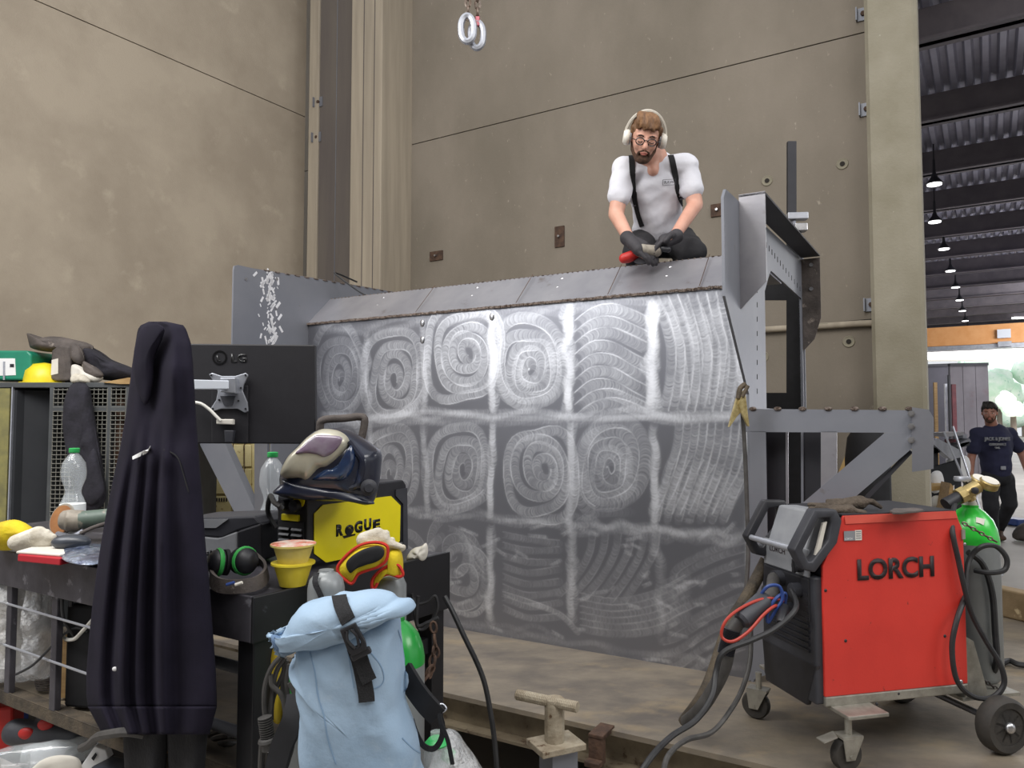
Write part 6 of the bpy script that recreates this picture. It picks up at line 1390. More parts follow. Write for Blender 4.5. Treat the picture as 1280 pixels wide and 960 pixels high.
# bag of bottles
t = thing('bottle_bag', 'clear plastic bag holding empty bottles below the backpack strap', 'bag', W(570, 960, 1.9))
b = MB(); b.puff(PX(((538, 980), (545, 935), (552, 918), (560, 914), (572, 920), (584, 938), (600, 960), (606, 985)), 1.9), 0.06, e=3, wr=0.03, ws=25); b.build('film', M['film'], t, smooth=True)
for i, (x0, y0, x1, y1, lab) in enumerate(((545, 913, 548, 960, 'upper clear bottle with green neck beside the backpack strap'), (562, 938, 548, 980, 'lower clear bottle with green cap inside the plastic bag'))):
    tt_ = thing('water_bottle', lab, 'bottle', W(x1, y1, 1.86)); p, q = W(x0, y0, 1.86), W(x1, y1, 1.86); L_ = (q-p).length
    b = MB(); b.lathe([(0.0, 0.0), (0.014, 0.002), (0.015, 0.018), (0.035, 0.05), (0.036, 0.1), (0.036, max(L_, 0.16)), (0, max(L_, 0.16)+.01)], p, q-p, 20); b.build('body', M['pet_clear'], tt_, smooth=True)
    b = MB(); b.lathe([(0.017, 0.0), (0.017, 0.022), (0.015, 0.024)] if i else [(0.02, 0.018), (0.032, 0.03), (0.03, 0.034)], p, q-p, 16); b.build('cap', M['pet_cap'], tt_, smooth=True)
# ---------------------------------------------------------------- locker in the left background
lY = 4.9
lk = thing('mesh_locker', 'grey steel locker with wire mesh doors against the left wall', 'locker', W(80, 700, lY))
zl0 = 0.0; zlt = W(80, 478, lY).z
def lx(px): return W(px, 500, lY).x
D_ = 0.5
bz0 = lambda px: V(lx(px), lY, 0)
x0_, x1_ = -40, 235
b = MB(); b.par(bz0(x0_)+V(0, 0, zlt-0.035), V(lx(x1_)-lx(x0_), 0, 0), V(0, D_, 0), Z*0.035); b.build('top_panel', M['locker_grey'], lk, bevel=0.004)
b = MB(); b.par(bz0(x0_)+V(0, D_-0.01, 0), V(lx(x1_)-lx(x0_), 0, 0), V(0, 0.01, 0), Z*zlt); b.build('back_panel', M['locker_dark'], lk)
for px, w_ in ((x0_, 6), (14, 1.5), (62, 5), (134, 5), (157, 5), (x1_, 6)):
    b = MB(); b.par(bz0(px), V(w_/F*lY, 0, 0), V(0, 0.03, 0), Z*(zlt-0.03)); b.par(bz0(px)+V(0, 0.03, 0), V(0.006, 0, 0), V(0, D_-0.04, 0), Z*(zlt-0.04)); b.build('upright', M['locker_grey'] if px != 14 else M['silver'], lk)
b = MB(); b.par(bz0(-38)+V(0, 0.0, 0), V(lx(12)-lx(-38), 0, 0), V(0, 0.02, 0), Z*(zlt-0.04)); b.build('door', M['locker_olive'], lk, label='olive door at the left end')
b = MB(); b.par(bz0(15)+V(0, 0.02, 0), V(0.02, 0, 0), V(0.15, 0.4, 0), Z*(zlt-0.05)); b.build('divider', M['locker_dark'], lk)
b = MB(); b.par(bz0(16)+V(0, 0.05, 0), V(lx(48)-lx(16), 0.1, 0), V(0, 0.02, 0), Z*(zlt-0.05)); b.build('open_door', M['locker_dark'], lk)
for (a, c) in ((67, 134), (139, 157)):
    b = MB(); n = int((c-a)/5.4)
    for k in range(n+1): x = lx(a+(c-a)*k/n); b.cyl(V(x, lY, 0.8), V(x, lY, zlt-0.04), 0.0028, n=4)
    zz_ = zlt-0.05
    while zz_ > 0.8: b.cyl(V(lx(a), lY-.004, zz_), V(lx(c), lY-.004, zz_), 0.0028, n=4); zz_ -= 0.029
    b.build('wire_mesh', M['wire'], lk)
    b = MB(); b.par(bz0(a)+V(0, -0.005, W(a, 510, lY).z-0.02), V(lx(c)-lx(a), 0, 0), V(0, 0.015, 0), Z*0.035); b.build('door_rail', M['locker_grey'], lk)
# dark jacket hanging over the mesh door
jk = thing('jacket', 'dark jacket hanging over the mesh locker door', 'jacket', W(105, 640, lY-.1))
b = MB(); b.puff([W(x, y, lY-.06) for x, y in ((88, 482), (108, 480), (113, 500), (120, 540), (128, 590), (131, 625), (118, 640), (100, 632), (92, 600), (84, 560), (80, 520))], 0.06, e=4, wr=0.05, ws=14); b.build('jacket', M['cloth_dark'], jk, smooth=True, ang=180)
b = MB(); b.puff([W(x, y, lY-.10) for x, y in ((118, 560), (126, 590), (130, 618), (112, 632), (104, 610), (108, 580))], 0.03, e=4, wr=0.02, ws=14); b.build('sleeve', M['cloth_dark'], jk, smooth=True, ang=180)
b = MB(); b.puff([W(x, y, lY+.12) for x, y in ((140, 492), (157, 490), (158, 640), (145, 640), (138, 560))], 0.04, e=4, wr=0.03, ws=14); tag(b.build('work_coat', M['rust'], smooth=True), 'brown garment behind the right mesh of the locker', 'coat')
# things on the locker top
def lt(px, py): return W(px, py, lY+.12)
t = thing('first_aid_box', 'green plastic box with white label on the locker top at the left edge', 'box', lt(10, 476))
b = MB(); b.prism([lt(x, y) for x, y in ((-30, 475), (-30, 442), (-26, 438), (34, 438), (39, 443), (38, 474), (36, 475))], V(0, 0.3, 0)); b.build('box_body', M['green_box'], t, bevel=0.012)
b = MB(); b.prism([lt(x, y)+V(0, -.003, 0) for x, y in ((-10, 470), (-10, 448), (19, 448), (20, 469))], V(0, 0.003, 0)); b.build('label', M['tag_white'], t)
b = MB(); b.prism([lt(x, y)+V(0, -.006, 0) for x, y in ((13, 455), (18, 455), (18, 459), (13, 459))], V(0, 0.002, 0)); b.build('printed_mark', M['cloth_dark'], t)
b = MB(); b.prism([lt(x, y)+V(0, -.01, 0) for x, y in ((5, 475), (5, 452), (7, 452), (7, 475))], V(0, 0.006, 0)); b.build('latch', M['silver'], t)
b = MB(); c = lt(46, 470); b.lathe([(0.125, -0.035), (0.125, 0.0), (0.115, 0.055), (0.075, 0.10), (0.0, 0.115)], V(c.x, c.y+.08, zlt+0.035), Z, 24); b.lathe([(0.15, 0), (0.15, 0.008)], V(c.x+.02, c.y+.05, zlt), Z, 24); tag(b.build('safety_helmet', M['yellow_hat'], smooth=True), 'yellow safety helmet between the green box and the dark canister', 'helmet')
b = MB(); c = lt(48, 455); b.sph(V(c.x, c.y+.25, zlt+0.07), (0.11, 0.1, 0.14)); tag(b.build('dark_hat', M['black_matte'], smooth=True), 'black rounded hat behind the yellow safety helmet', 'hat')
t = thing('canister', 'dusty dark canister with pale label standing on the locker top', 'canister', lt(76, 476))
b = MB(); b.prism([lt(x, y) for x, y in ((63, 474), (64, 438), (74, 431), (88, 433), (89, 474), (84, 476), (70, 476))], V(0, 0.14, 0)); b.build('can_body', M['leather_grey'], t, bevel=0.012)
b = MB(); b.prism([lt(x, y)+V(0, -.004, 0) for x, y in ((64, 469), (65, 450), (73, 448), (73, 467))], V(0, 0.003, 0)); b.build('label', M['paper'], t)
for i, (pts, m, T, dy, lab, nm, cat) in enumerate((
    ([(35, 417), (42, 420), (50, 424), (62, 421), (75, 421), (90, 424), (110, 429), (116, 436), (100, 450), (85, 440), (60, 440), (42, 436), (38, 430)], 'leather_grey', 0.08, .12, 'crumpled grey leather garment heaped over the canister on the locker', 'leather_jacket', 'jacket'),
    ([(105, 432), (118, 436), (135, 448), (160, 458), (175, 466), (175, 474), (130, 475), (112, 462), (106, 448)], 'cloth_dark', 0.10, .15, 'dark cloth slumped along the right part of the locker top', 'dark_cloth', 'cloth'),
    ([(90, 430), (100, 434), (105, 447), (103, 455), (96, 454), (90, 447)], 'leather_grey', 0.04, .02, 'folded grey leather flap hanging beside the canister', 'leather_flap', 'leather'),
    ([(90, 458), (97, 456), (110, 464), (128, 471), (122, 478), (106, 477), (92, 476)], 'paper', 0.05, .0, 'pale cap with dark brim lying on the locker top', 'pale_hat', 'hat'),
    ([(89, 472), (94, 467), (104, 468), (111, 474), (110, 479), (92, 479)], 'glove_white', 0.04, -.08, 'small pale yellow cloth at the locker edge', 'rag', 'cloth'),
    ([(104, 452), (112, 455), (124, 462), (129, 470), (118, 473), (106, 466)], 'leather_grey', 0.03, -.02, 'dark brim of the pale cap on the locker', 'visor', 'visor'))):
    b = MB(); b.puff([W(x, y, lY+.1+dy) for x, y in pts], T, e=3, wr=T*.8, ws=10); tag(b.build(nm, M[m], smooth=True, ang=180), lab, cat)
b = MB(); b.prism([W(x, y, lY-.02) for x, y in ((128, 478), (160, 472), (180, 472), (180, 480), (150, 480))], V(0, 0.2, 0)); tag(b.build('wood_scrap', M['wood']), 'thin wooden offcut on the right end of the locker top', 'board')
# beige cabinets behind the left brace
cY_ = 6.1
cb = thing('drawer_cabinet', 'old beige steel cabinet with vents and rust streaks behind the left brace', 'cabinet', W(285, 700, cY_))
X0, X1 = W(215, 600, cY_).x, W(323, 600, cY_).x; zt3 = W(285, 500, cY_).z
b = MB(); b.par(V(X0, cY_, 0), V(X1-X0, 0, 0), V(0, 0.45, 0), Z*zt3); b.build('cabinet_body', M['cabinet_beige'], cb)
xs_ = [250, 291, 306, 315]
for (xa, xb_, ya, yb) in ((252, 290, 556, 583), (252, 290, 587, 617), (252, 290, 620, 660), (293, 305, 556, 583), (293, 305, 586, 620), (307, 315, 556, 583), (307, 315, 586, 614), (293, 315, 622, 660), (252, 290, 520, 553), (293, 315, 520, 553)):
    b = MB(); b.prism([W(x, y, cY_-.001) for x, y in ((xa, ya), (xb_, ya), (xb_, yb), (xa, yb))], V(0, -0.02, 0)); dr = b.build('door_panel', M['cabinet_beige'], cb, bevel=0.004)
    if xb_-xa > 30:
        b = MB()
        for k in range(9): b.par(W(xa+6+k*3, ya+7, cY_-.024), V(0.012, 0, 0), V(0, 0.004, 0), Z*0.03)
        b.build('vent', M['joint_dark'], dr)
b = MB(); c = W(262, 610, cY_-.03); b.sph(c, (0.04, 0.01, 0.05)); b.build('padlock', M['foil'], cb, smooth=True)
for x in (291.5, 306): b = MB(); b.prism([W(x-.6, 520, cY_-.004), W(x+.6, 520, cY_-.004), W(x+.6, 660, cY_-.004), W(x-.6, 660, cY_-.004)], V(0, -0.004, 0)); b.build('gap', M['rust'], cb)
# ---------------------------------------------------------------- people
def basis(fw, up):
    fw = Vector(fw).normalized(); rt = fw.cross(Vector(up)).normalized(); u = rt.cross(fw).normalized(); return rt, u, fw   # rt = figure's right side seen from itself... (fw x up)
def make_head(b, c, fw, up, s=1.0):
    rt, u, f = basis(fw, up)
    def P(x, y, z): return c+rt*x*s+u*y*s+f*z*s
    def E(p, r): b.sph(P(*p), tuple(q*s for q in r), rt, f, u, 18, 12)
    E((0, 0.035, -0.012), (0.076, 0.096, 0.088)); E((0, 0.0, 0.02), (0.066, 0.07, 0.085)); E((0, -0.045, 0.03), (0.052, 0.055, 0.055))
    E((0, -0.09, 0.062), (0.028, 0.026, 0.024)); E((0, -0.03, 0.075), (0.034, 0.022, 0.04))
    for sd in (-1, 1):
        E((0.034*sd, -0.022, 0.062), (0.026, 0.026, 0.03)); E((0.030*sd, 0.028, 0.072), (0.030, 0.014, 0.012)); E((0.077*sd, -0.004, -0.005), (0.010, 0.02, 0.03))
    b.cap(P(0, 0.018, 0.085), P(0, -0.024, 0.108), 0.009*s, 0.014*s, 10)
    E((0.010, -0.028, 0.098), (0.010, 0.010, 0.008)); E((-0.010, -0.028, 0.098), (0.010, 0.010, 0.008))
    E((0, -0.055, 0.088), (0.024, 0.014, 0.012))
    return P, rt, u, f
def face_parts(t, P, rt, u, f, s, look_down=True):
    for sd in (-1, 1):
        if look_down:
            b = MB(); b.tube([P(0.018*sd, 0.0, 0.088), P(0.031*sd, -0.004, 0.091), P(0.044*sd, 0.0, 0.083)], 0.0022*s, 6); b.build('eyelid', M['hair_dark'], t, smooth=True)
        else:
            b = MB(); b.sph(P(0.031*sd, 0.004, 0.082), (0.012*s, 0.006*s, 0.005*s), rt, f, u, 12, 8); e = b.build('eye', M['eye_white'], t, smooth=True)
            b = MB(); b.sph(P(0.031*sd, 0.004, 0.0865), (0.0055*s, 0.003*s, 0.005*s), rt, f, u, 10, 6); b.build('iris', M['hair_dark'], e, smooth=True)
        b = MB(); b.tube([P(0.014*sd, 0.026, 0.090), P(0.030*sd, 0.031, 0.089), P(0.048*sd, 0.026, 0.076)], 0.0032*s, 6); b.build('eyebrow', M['hair_dark'], t, smooth=True)
    b = MB(); b.tube([P(-0.019, -0.057, 0.094), P(0, -0.055, 0.100), P(0.019, -0.057, 0.094)], 0.0038*s, 8); b.tube([P(-0.014, -0.063, 0.094), P(0, -0.065, 0.099), P(0.014, -0.063, 0.094)], 0.0038*s, 8); b.build('lips', M['lip'], t, remesh=0.002, relax=2)
def beard(t, P, rt, u, f, s, m, k=1.0):
    b = MB()
    b.sph(P(0, -0.092, 0.058), (0.043*s*k, 0.040*s*k, 0.029*s*k), rt, f, u, 16, 10)
    for sd in (-1, 1):
        b.cap(P(0.030*sd, -0.088, 0.050), P(0.056*sd, -0.055, 0.018), 0.018*s*k, 0.013*s*k, 10); b.cap(P(0.056*sd, -0.055, 0.018), P(0.066*sd, -0.005, 0.006), 0.013*s*k, 0.008*s*k, 10)
        b.cap(P(0.006*sd, -0.044, 0.097), P(0.026*sd, -0.056, 0.084), 0.0055*s, 0.0065*s, 8); b.cap(P(0.026*sd, -0.056, 0.084), P(0.030*sd, -0.082, 0.068), 0.0075*s, 0.012*s, 8)
    b.build('beard', m, t, remesh=0.003*s, relax=2)
def hair(t, P, rt, u, f, s, m, seed=0, top=0.0):
    b = MB()
    def E(p, r): b.sph(P(*p), tuple(q*s for q in r), rt, f, u, 20, 14)
    E((0, 0.052, -0.022), (0.083, 0.098, 0.080+top)); E((0, 0.015, -0.055), (0.076, 0.066, 0.075))
    for k in range(8):
        x = -0.055+0.0157*k; b.tube([P(x*0.5+0.02, 0.125+top, 0.0), P(x*0.8+0.008, 0.118+top, 0.050), P(x, 0.088, 0.078-abs(x)*0.2), P(x-0.006, 0.060+0.008*math.sin(k*2.3), 0.088-abs(x)*0.35)], 0.015*s, 8, rr=lambda q: 0.017*s*(1-0.45*q))
    for sd in (-1, 1): b.cap(P(0.072*sd, 0.06, 0.02), P(0.077*sd, 0.018, 0.012), 0.014*s, 0.008*s, 8)
    def wav(co, n): return co+n*0.005*s*noise.noise(V(co.x*55+seed, co.y*55, co.z*22))
    b.build('hair', m, t, remesh=0.004*s, relax=1, disp=wav)
def five_fingers(b, wrist, d, side, nrm, s=1.0, curl=0.6, thumb=1):
    # hand in direction d, fingers spread along side, curling towards nrm, thumb on the +side*thumb edge
    d = Vector(d).normalized(); side = Vector(side).normalized(); nrm = Vector(nrm).normalized()
    pc = wrist+d*0.045*s; b.cap(wrist, pc+d*0.02*s+side*0.02*s, 0.024*s, 0.026*s); b.cap(wrist, pc+d*0.02*s-side*0.02*s, 0.024*s, 0.024*s)
    for k, (o_, L_) in enumerate(((0.030, 0.072), (0.011, 0.080), (-0.010, 0.075), (-0.029, 0.060))):
        p = wrist+d*0.078*s+side*o_*s; a = 0.2*curl; r = 0.0105*s
        for seg, q in ((L_*.45, .5), (L_*.32, 1.1), (L_*.25, 1.0)):
            a += q*curl; dd = d*math.cos(a)+nrm*math.sin(a); p2 = p+dd*seg*s; b.cap(p, p2, r, r*.93, 8); p = p2; r *= .93
    p = wrist+d*0.025*s+side*0.026*s*thumb; d1 = (d*0.6+side*thumb*0.7+nrm*0.3).normalized(); p2 = p+d1*0.045*s; b.cap(p, p2, 0.014*s, 0.012*s, 8); d2 = (d*0.8+side*thumb*0.1+nrm*0.6).normalized(); b.cap(p2, p2+d2*0.03*s, 0.012*s, 0.010*s, 8)
# ---- man grinding on top
g1 = W(820, 300, 4.2); man = thing('person', 'bearded person in white t-shirt and black suspenders kneeling on top of the steel wall', 'person', V(g1.x, g1.y, 2.44))
hc = W(806, 174, 3.86); fw = V(-0.10, -0.86, -0.50); up = V(0.10, -0.45, 0.85)
shR, shL = W(780, 212, 4.02), W(858, 208, 4.02)
elR, elL = W(770, 268, 4.0), W(869, 256, 4.0)
wrR, wrL = W(787, 300, 3.83), W(842, 297, 3.83)
pel = W(826, 296, 4.32); hipR, hipL = W(806, 302, 4.3), W(848, 302, 4.3)
knR, knL = W(795, 328, 4.02), W(866, 320, 4.02); knR.z = max(knR.z, 2.53); knL.z = max(knL.z, 2.53)
ftR, ftL = V(hipR.x-.02, 4.42, 2.5), V(hipL.x+.02, 4.42, 2.5)
chest = W(819, 228, 4.10); nk = W(815, 200, 4.02)
b = MB(); P, rt, u, f = make_head(b, hc, fw, up)
b.cap(nk+Z*-0.03, hc-u*0.05-f*0.02, 0.062, 0.055); b.cap(nk+V(0, -.03, 0), W(816, 213, 3.955), 0.05, 0.032)
b.cap(shR, elR, 0.052, 0.044); b.cap(elR, wrR, 0.043, 0.030); b.cap(shL, elL, 0.052, 0.044); b.cap(elL, wrL, 0.043, 0.030)
b.cap(nk, chest, 0.09, 0.14); b.cap(chest, pel, 0.14, 0.13); b.cap(shR, shL, 0.06, 0.06)
b.cap(hipR, knR, 0.085, 0.06); b.cap(hipL, knL, 0.085, 0.06); b.cap(knR, ftR, 0.06, 0.045); b.cap(knL, ftL, 0.06, 0.045)
five_fingers(b, wrR, V(0.5, -0.4, -0.6), V(0.5, 0.6, 0.4), V(0.5, 0.3, -0.6), 1.0, .8); five_fingers(b, wrL, V(-0.7, -0.3, -0.5), V(0.3, -0.6, 0.4), V(-0.3, 0.3, -0.8), 1.0, .8)
b.build('body', M['skin'], man, remesh=0.007, relax=3)
face_parts(man, P, rt, u, f, 1.0)
hair(man, P, rt, u, f, 1.0, M['hair_brown'])
beard(man, P, rt, u, f, 1.0, M['beard'])
# t-shirt
b = MB(); hl = W(822, 284, 4.22)
b.cap(shR, shL, 0.072, 0.072); b.sph(chest+V(0, 0.0, -0.0), (0.178, 0.13, 0.18), n=24, m=14); b.cap(chest, hl, 0.150, 0.135, 20); b.sph(hl+Z*-0.01, (0.155, 0.13, 0.08), n=24)
b.cap(shR, shR.lerp(elR, 0.60), 0.064, 0.066, 16); b.cap(shL, shL.lerp(elL, 0.60), 0.064, 0.066, 16); b.cap(nk+Z*-0.06, chest, 0.085, 0.14)
def wr_(co, n): return co+n*(0.008*noise.noise(V(co.x*7+co.z*6, co.y*6, co.z*16-co.x*8))+0.0015*noise.noise(co*30))
sh1 = b.build('t_shirt', M['shirt_white'], man, remesh=0.009, relax=4, disp=wr_)
ts = bvh(sh1)
strap_on(ts, [(789, 192), (790, 205), (791, 225), (793, 245), (797, 265), (803, 283)], 0.032, 0.004, 'suspender', M['suspender'], man, lift=0.002, steps=6)
strap_on(ts, [(835, 187), (840, 200), (844, 220), (848, 240), (853, 258), (856, 268)], 0.032, 0.004, 'suspender', M['suspender'], man, lift=0.002, steps=6)
for x, y in ((796, 256), (850, 248)):
    p, n = onto(ts, x, y, 0.006)
    if p: b = MB(); b.box(p, (0.036, 0.006, 0.012), (1, 0, 0.15), n); b.build('slider', M['silver'], man)
p, n = onto(ts, 828, 232, 0.004)
if p:
    X = V(1, 0, 0.05); X = (X-n*X.dot(n)).normalized(); Y_ = n.cross(X).normalized(); 
    if Y_.z < 0: Y_ = -Y_
    o = p; w_, h_ = 0.075, 0.032
    b = MB(); b.ringprism([o, o+X*w_, o+X*w_+Y_*h_, o+Y_*h_], [o+X*.002+Y_*.002, o+X*(w_-.002)+Y_*.002, o+X*(w_-.002)+Y_*(h_-.002), o+X*.002+Y_*(h_-.002)], n*0.001); b.build('print', M['dark_grey_plastic'], man)
    text('RAW', 'print', M['dark_grey_plastic'], man, o+X*0.010+Y_*0.009, X, Y_, w_-.02, h_-.016, 0.001)
# trousers
b = MB(); b.sph(pel+Z*-0.02, (0.17, 0.14, 0.10), n=20); b.cap(hipR, knR, 0.105, 0.075); b.cap(hipL, knL, 0.105, 0.078); b.cap(knR, ftR, 0.072, 0.06); b.cap(knL, ftL, 0.072, 0.06); b.cap(hipR, hipL, 0.10, 0.10)
b.build('work_trousers', M['trouser_work'], man, remesh=0.009, relax=3, disp=lambda co, n: co+n*0.008*noise.noise(co*16))
for p_, q_ in ((ftR, V(ftR.x, 4.52, 2.48)), (ftL, V(ftL.x, 4.52, 2.48))): b = MB(); b.cap(p_, q_, 0.05, 0.045); b.build('shoe', M['black_matte'], man, remesh=0.008, relax=2)
# gloves
for nm, wr__, d, sd, nr in (('r', wrR, V(0.5, -0.45, -0.55), V(0.5, 0.6, 0.4), V(0.5, 0.3, -0.6)), ('l', wrL, V(-0.75, -0.35, -0.45), V(0.3, -0.6, 0.4), V(-0.3, 0.3, -0.8))):
    b = MB(); five_fingers(b, wr__+d.normalized()*-0.0, d, sd, nr, 1.34, .8); b.cap(wr__-d.normalized()*0.02, wr__+d.normalized()*0.02, 0.040, 0.036); b.build('glove', M['glove_grey'], man, remesh=0.005, relax=2)
# glasses
gl = thing('glasses', 'dark round-rimmed glasses on the grinding person', 'glasses', P(0, 0.005, 0.1))
for sd in (-1, 1):
    b = MB(); b.tube([P(0.031*sd+0.022*math.cos(a), 0.002+0.018*math.sin(a), 0.103-0.004*abs(math.cos(a))) for a in [i*PI/8 for i in range(16)]], 0.003, 6, closed=True, sub=2); b.build('rim', M['glass_frame'], gl, smooth=True)
    b = MB(); b.tube([P(0.053*sd, 0.006, 0.100), P(0.076*sd, 0.008, 0.07), P(0.082*sd, 0.006, 0.0)], 0.0022, 6, sub=3); b.build('temple', M['glass_frame'], gl, smooth=True)
b = MB(); b.tube([P(-0.010, 0.006, 0.104), P(0, 0.010, 0.106), P(0.010, 0.006, 0.104)], 0.002, 6); b.build('bridge', M['glass_frame'], gl, smooth=True)
# headphones
hpn = thing('headphones', 'white over-ear headphones on the grinding person', 'headphones', P(0, 0.15, 0))
b = MB(); b.band([P(0.108*math.sin(a), 0.0+0.142*math.cos(a), -0.005) for a in np.linspace(-1.45, 1.45, 15)], [rt*math.sin(a)+u*math.cos(a) for a in np.linspace(-1.45, 1.45, 15)], 0.024, 0.009, sub=2); b.build('headband', M['headphone_white'], hpn, smooth=True)
for sd in (-1, 1):
    b = MB(); b.lathe([(0.0, 0.026), (0.030, 0.024), (0.040, 0.014), (0.042, 0.0), (0.038, -0.008)], P(0.092*sd, 0.0, -0.002), rt*sd, 22); b.build('ear_cup', M['headphone_white'], hpn, smooth=True)
    b = MB(); b.lathe([(0.036, -0.006), (0.037, -0.016), (0.02, -0.018)], P(0.092*sd, 0.0, -0.002), rt*sd, 20); b.build('cushion', M['grey_plastic'], hpn, smooth=True)
# angle grinder in his hands
gr = thing('angle_grinder', 'angle grinder pressed on the sloped top plate in gloved hands', 'grinder', W(806, 322, 3.80))
gd = W(806, 322, 3.80); ga = sn
b = MB(); b.lathe([(0.0, -0.002), (0.058, -0.003), (0.060, 0.002), (0.035, 0.008), (0.018, 0.014), (0, 0.014)], gd, ga, 28); b.build('disc', M['steel_dark'], gr, smooth=True)
b = MB(); b.cap(gd+ga*0.02, gd+ga*0.05, 0.026, 0.03); b.cap(W(800, 313, 3.78), W(820, 314, 3.78), 0.034, 0.032); b.build('gear_head', M['dusty_alu'], gr, remesh=0.006, relax=2)
b = MB(); b.cap(W(800, 316, 3.82), W(784, 322, 3.82), 0.028, 0.030); b.cap(W(784, 322, 3.82), W(780, 323, 3.82), 0.030, 0.028); b.build('motor_body', M['red_item'], gr, remesh=0.006, relax=2)
b = MB(); b.cap(W(818, 310, 3.78), W(835, 312, 3.76), 0.016, 0.016); b.build('side_handle', M['black_plastic'], gr, smooth=True)
# ---- man walking in the far hall
d2 = 9.4
m2 = thing('person', 'person in navy printed t-shirt and dark trousers walking in the far hall', 'person', V(W(1245, 600, d2).x, d2, 0))
def Q(x, y, dy=0): return W(x, y, d2+dy)
hc2 = Q(1237, 516); fw2 = V(-0.55, -0.8, -0.12); b = MB(); P2, rt2, u2_, f2 = make_head(b, hc2, fw2, Z, 1.08)
sR, sL = Q(1222, 543), Q(1262, 543, .1); eR, eL = Q(1214, 572, .05), Q(1277, 567, .15); wR, wL = Q(1213, 597, -.1), Q(1284, 590, .0)
ch2, pl2 = Q(1243, 552, .05), Q(1246, 592, .05); hR, hL = Q(1237, 597, .05), Q(1255, 597, .1)
kR, kL = Q(1239, 634, -.15), Q(1262, 630, .05); aR, aL = Q(1241, 668, -.05), Q(1248, 662, .45)
aR.z = max(aR.z, 0.09); aL.z = max(aL.z, 0.12)
nk2 = Q(1240, 533, .05)
b.cap(nk2, hc2-Z*0.06, 0.075, 0.066); b.cap(sR, eR, 0.058, 0.05); b.cap(eR, wR, 0.048, 0.033); b.cap(sL, eL, 0.058, 0.05); b.cap(eL, wL, 0.048, 0.033)
b.cap(ch2, pl2, 0.15, 0.14); b.cap(sR, sL, 0.07, 0.07); b.cap(hR, kR, 0.09, 0.065); b.cap(hL, kL, 0.09, 0.065); b.cap(kR, aR, 0.06, 0.045); b.cap(kL, aL, 0.06, 0.045)
five_fingers(b, wR, V(0.1, -0.3, -0.95), V(-.6, -.6, .1), V(0.6, -0.5, -0.3), 1.1, .5); five_fingers(b, wL, V(0.1, -0.5, -0.8), V(.6, -.6, .1), V(-0.6, -0.5, -0.3), 1.1, .5)
b.build('body', M['skin_dark'], m2, remesh=0.011, relax=3)
face_parts(m2, P2, rt2, u2_, f2, 1.08, False); hair(m2, P2, rt2, u2_, f2, 1.08, M['hair_dark'], seed=5)
beard(m2, P2, rt2, u2_, f2, 1.08, M['beard'], 0.86)
b = MB(); b.cap(sR, sL, 0.095, 0.095, 16); b.sph(ch2+Z*-.02, (0.225, 0.16, 0.26), n=22, m=14); b.cap(ch2, Q(1245, 586, .05), 0.19, 0.175, 18); b.cap(sR, sR.lerp(eR, .62), .085, .088); b.cap(sL, sL.lerp(eL, .62), .085, .088)
s2 = b.build('t_shirt', M['shirt_navy'], m2, remesh=0.014, relax=4, disp=lambda co, n: co+n*(0.012*noise.noise(V(co.x*7, co.y*7, co.z*14))))
t2 = bvh(s2)
for s_, x0, y1, w_, h_ in (('JACK & JONES', 1230, 552, 31, 5.5), ('ORIGINALS', 1236, 557, 20, 3), ('96', 1243, 561, 6, 2.5)):
    p, n = onto(t2, x0+w_/2, y1-h_/2, 0.03)
    if p: text(s_, 'print', M['grey_plastic'], m2, W(x0, y1, p.y-.01), V(1, 0, 0), Z, w_*d2/F, h_*d2/F, 0.02, bold=0.02)
b = MB(); b.sph(pl2+Z*-.03, (0.185, 0.15, 0.12), n=20); b.cap(hR, kR, .115, .09); b.cap(hL, kL, .115, .09); b.cap(kR, aR+Z*.02, .085, .07); b.cap(kL, aL+Z*.02, .085, .07); b.cap(hR, hL, .11, .11)
b.build('work_trousers', M['trouser_dark'], m2, remesh=0.013, relax=3, disp=lambda co, n: co+n*0.012*noise.noise(co*9))
b = MB(); c = Q(1254, 585, -.14); b.box(c, (0.06, 0.02, 0.045), (1, 0, 0)); b.build('belt_buckle', M['silver'], m2, bevel=0.004)
for a_, dx in ((aR, -.10), (aL, -.08)): b = MB(); b.cap(V(a_.x, a_.y, a_.z-.02), V(a_.x+dx, a_.y-.14, 0.05), 0.055, 0.048); b.sph(V(a_.x+dx*.5, a_.y-.07, 0.045), (0.06, 0.12, 0.045)); b.build('shoe', M['rust'], m2, remesh=0.01, relax=2)
# ---------------------------------------------------------------- clutter in the far hall beside the right column
t = thing('work_trestle', 'steel trestle carrying metal sections beside the column in the far hall', 'trestle', W(1185, 640, 8.2))
tY = 8.2
b = MB()
b.prism(PX(((1163, 552), (1172, 548), (1205, 565), (1200, 572), (1188, 574)), tY), V(0.1, 0.3, 0)); b.build('steel_channel', M['silver'], t)
b = MB(); b.prism(PX(((1180, 541), (1205, 540), (1206, 544), (1182, 546)), tY+.2), V(0.05, 0.4, 0)); b.build('steel_channel', M['steel_light'], t)
b = MB(); b.prism(PX(((1196, 556), (1212, 548), (1214, 552), (1198, 562)), tY+.1), V(0.05, 0.3, 0)); b.build('steel_channel', M['steel'], t)
b = MB(); b.prism(PX(((1163, 562), (1212, 552), (1212, 557), (1163, 568)), tY+.1), V(0.03, 0.5, 0)); b.build('trestle_top', M['steel_dark'], t)
for x in (1168, 1196): b = MB(); b.par(V(W(x, 600, tY+.1).x, tY+.1, 0), V(0.05, 0, 0), V(0, 0.05, 0), Z*W(x, 560, tY).z); b.build('leg', M['steel_dark'], t)
b = MB(); b.prism(PX(((1164, 585), (1198, 575), (1200, 600), (1186, 612), (1186, 650), (1164, 650)), tY+.05), V(0, 0.05, 0)); b.build('side_sheet', M['locker_dark'], t)
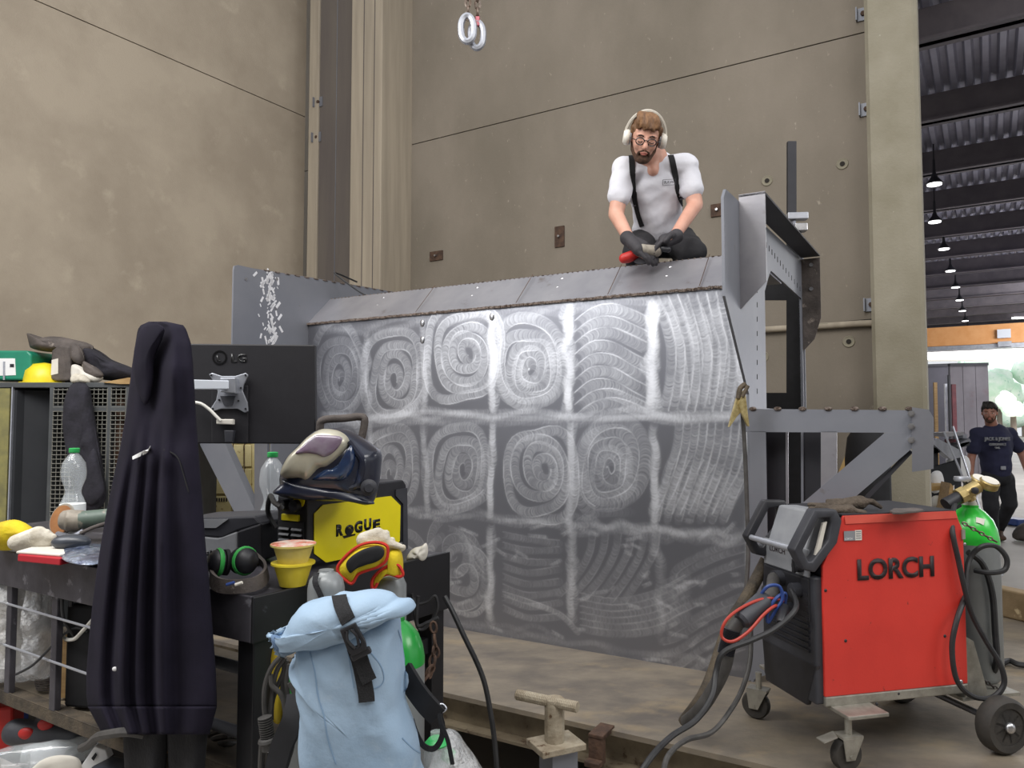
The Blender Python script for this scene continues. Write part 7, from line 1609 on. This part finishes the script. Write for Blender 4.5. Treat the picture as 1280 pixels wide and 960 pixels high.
for i, (x0, y0, x1, y1) in enumerate(((1180, 540, 1205, 600), (1191, 533, 1208, 585))):
    b = MB(); e_ = W(x1, y1, tY-.25); s_ = W(x0, y0, tY-.1); e_ = s_+(e_-s_)*(s_.z/(s_.z-e_.z)); b.cyl(s_, e_, 0.012, n=8); tag(b.build('steel_rod', M['silver'], smooth=True), ('lower' if i == 0 else 'upper')+' of two thin steel rods leaning on the trestle in the far hall', 'rod')
for i, (pts, m, lab) in enumerate((([(1184, 575), (1208, 570), (1212, 590), (1200, 603), (1188, 598)], 'tag_white', 'white plastic sheet hanging behind the trestle rods'), ([(1165, 592), (1176, 590), (1178, 610), (1166, 616)], 'tag_white', 'small white sheet beside the column at trestle height'), ([(1166, 622), (1174, 620), (1176, 632), (1166, 634)], 'paper', 'white cup-like object on the wooden board beside the column'))):
    b = MB(); b.puff(PX(pts, tY+.3-i*.3), 0.06, e=3, wr=.04, ws=6); tag(b.build('plastic_sheet' if i < 2 else 'white_cup', M[m], smooth=True), lab, 'sheet' if i < 2 else 'cup')
pp = PX(((1166, 640), (1188, 604), (1192, 608), (1182, 645)), 7.6); pp[0].z = 0; pp[3].z = 0; b = MB(); b.prism(pp, V(0.05, 0.25, 0)); tag(b.build('wood_board', M['wood']), 'slanted brown board behind the red welder top', 'board')
b = MB(); b.prism(PX(((1164, 608), (1190, 606), (1190, 611), (1164, 614)), 7.9), V(0.0, 0.3, 0)); tag(b.build('wood_shelf', M['plywood']), 'plywood shelf board beside the column in the far hall', 'board')
for i, (x, y, w_, c_) in enumerate(((1190, 552, 6, 'maroon'), (1178, 558, 7, 'wood_grey'), (1200, 546, 5, 'steel'))):
    b = MB(); b.box(W(x, y, tY+.35), (w_*.012, .15, .06), (1, .2, 0)); tag(b.build('metal_part', M[c_], bevel=.005), ('dark red', 'brown', 'grey')[i]+' offcut lying on the trestle pile in the far hall', 'offcut')
b = MB(); b.box(W(1268, 640, 11.2), (.25, .3, .1), (1, .3, 0)); 
o = b.build('blue_crate', M['cable_blue'], bevel=.02); o.location.z = 0; tag(o, 'small blue crate on the floor at the right edge behind the walking person', 'crate')
for v in o.data.vertices: v.co.z += -W(1268, 640, 11.2).z+0.06
b = MB(); c = W(1290, 668, 9.7); b.puff([V(c.x-.2, c.y, 0.02), V(c.x-.15, c.y, .2), V(c.x+.1, c.y, .28), V(c.x+.4, c.y, .25), V(c.x+.45, c.y, .02)], 0.2, wr=.05, ws=6); tag(b.build('sack', M['leather_grey'], smooth=True), 'brownish sack on the floor at the right edge', 'sack')

# ---------------------------------------------------------------- shared groups of repeated things
GROUPS = {'water_bottle': 'clear plastic water bottles around the cart', 'gas_cylinder': 'gas cylinders', 'gas_bottle': 'slim grey gas bottles behind the backpack',
          'welding_glove': 'pair of yellow welding gloves with red piping', 'tree': 'trees outside the gate', 'steel_bar': 'bars leaning on the sheet partitions',
          'sheet_partition': 'sheet partitions in the far hall', 'tube_light': 'tube lights in the far hall', 'coiled_hose': 'dark hoses beside the cart leg', 'pen': 'pens beside the ear defenders',
          'food_cup': 'stacked plastic food cups', 'steel_rod': 'thin rods leaning on the trestle', 'metal_part': 'offcuts on the trestle', 'safety_chain': 'thin chains on the tall gas cylinder'}
for o in list(bpy.data.objects):
    k = o.name.split('.')[0]
    if o.parent is None and k in GROUPS and 'group' not in o: o['group'] = GROUPS[k]
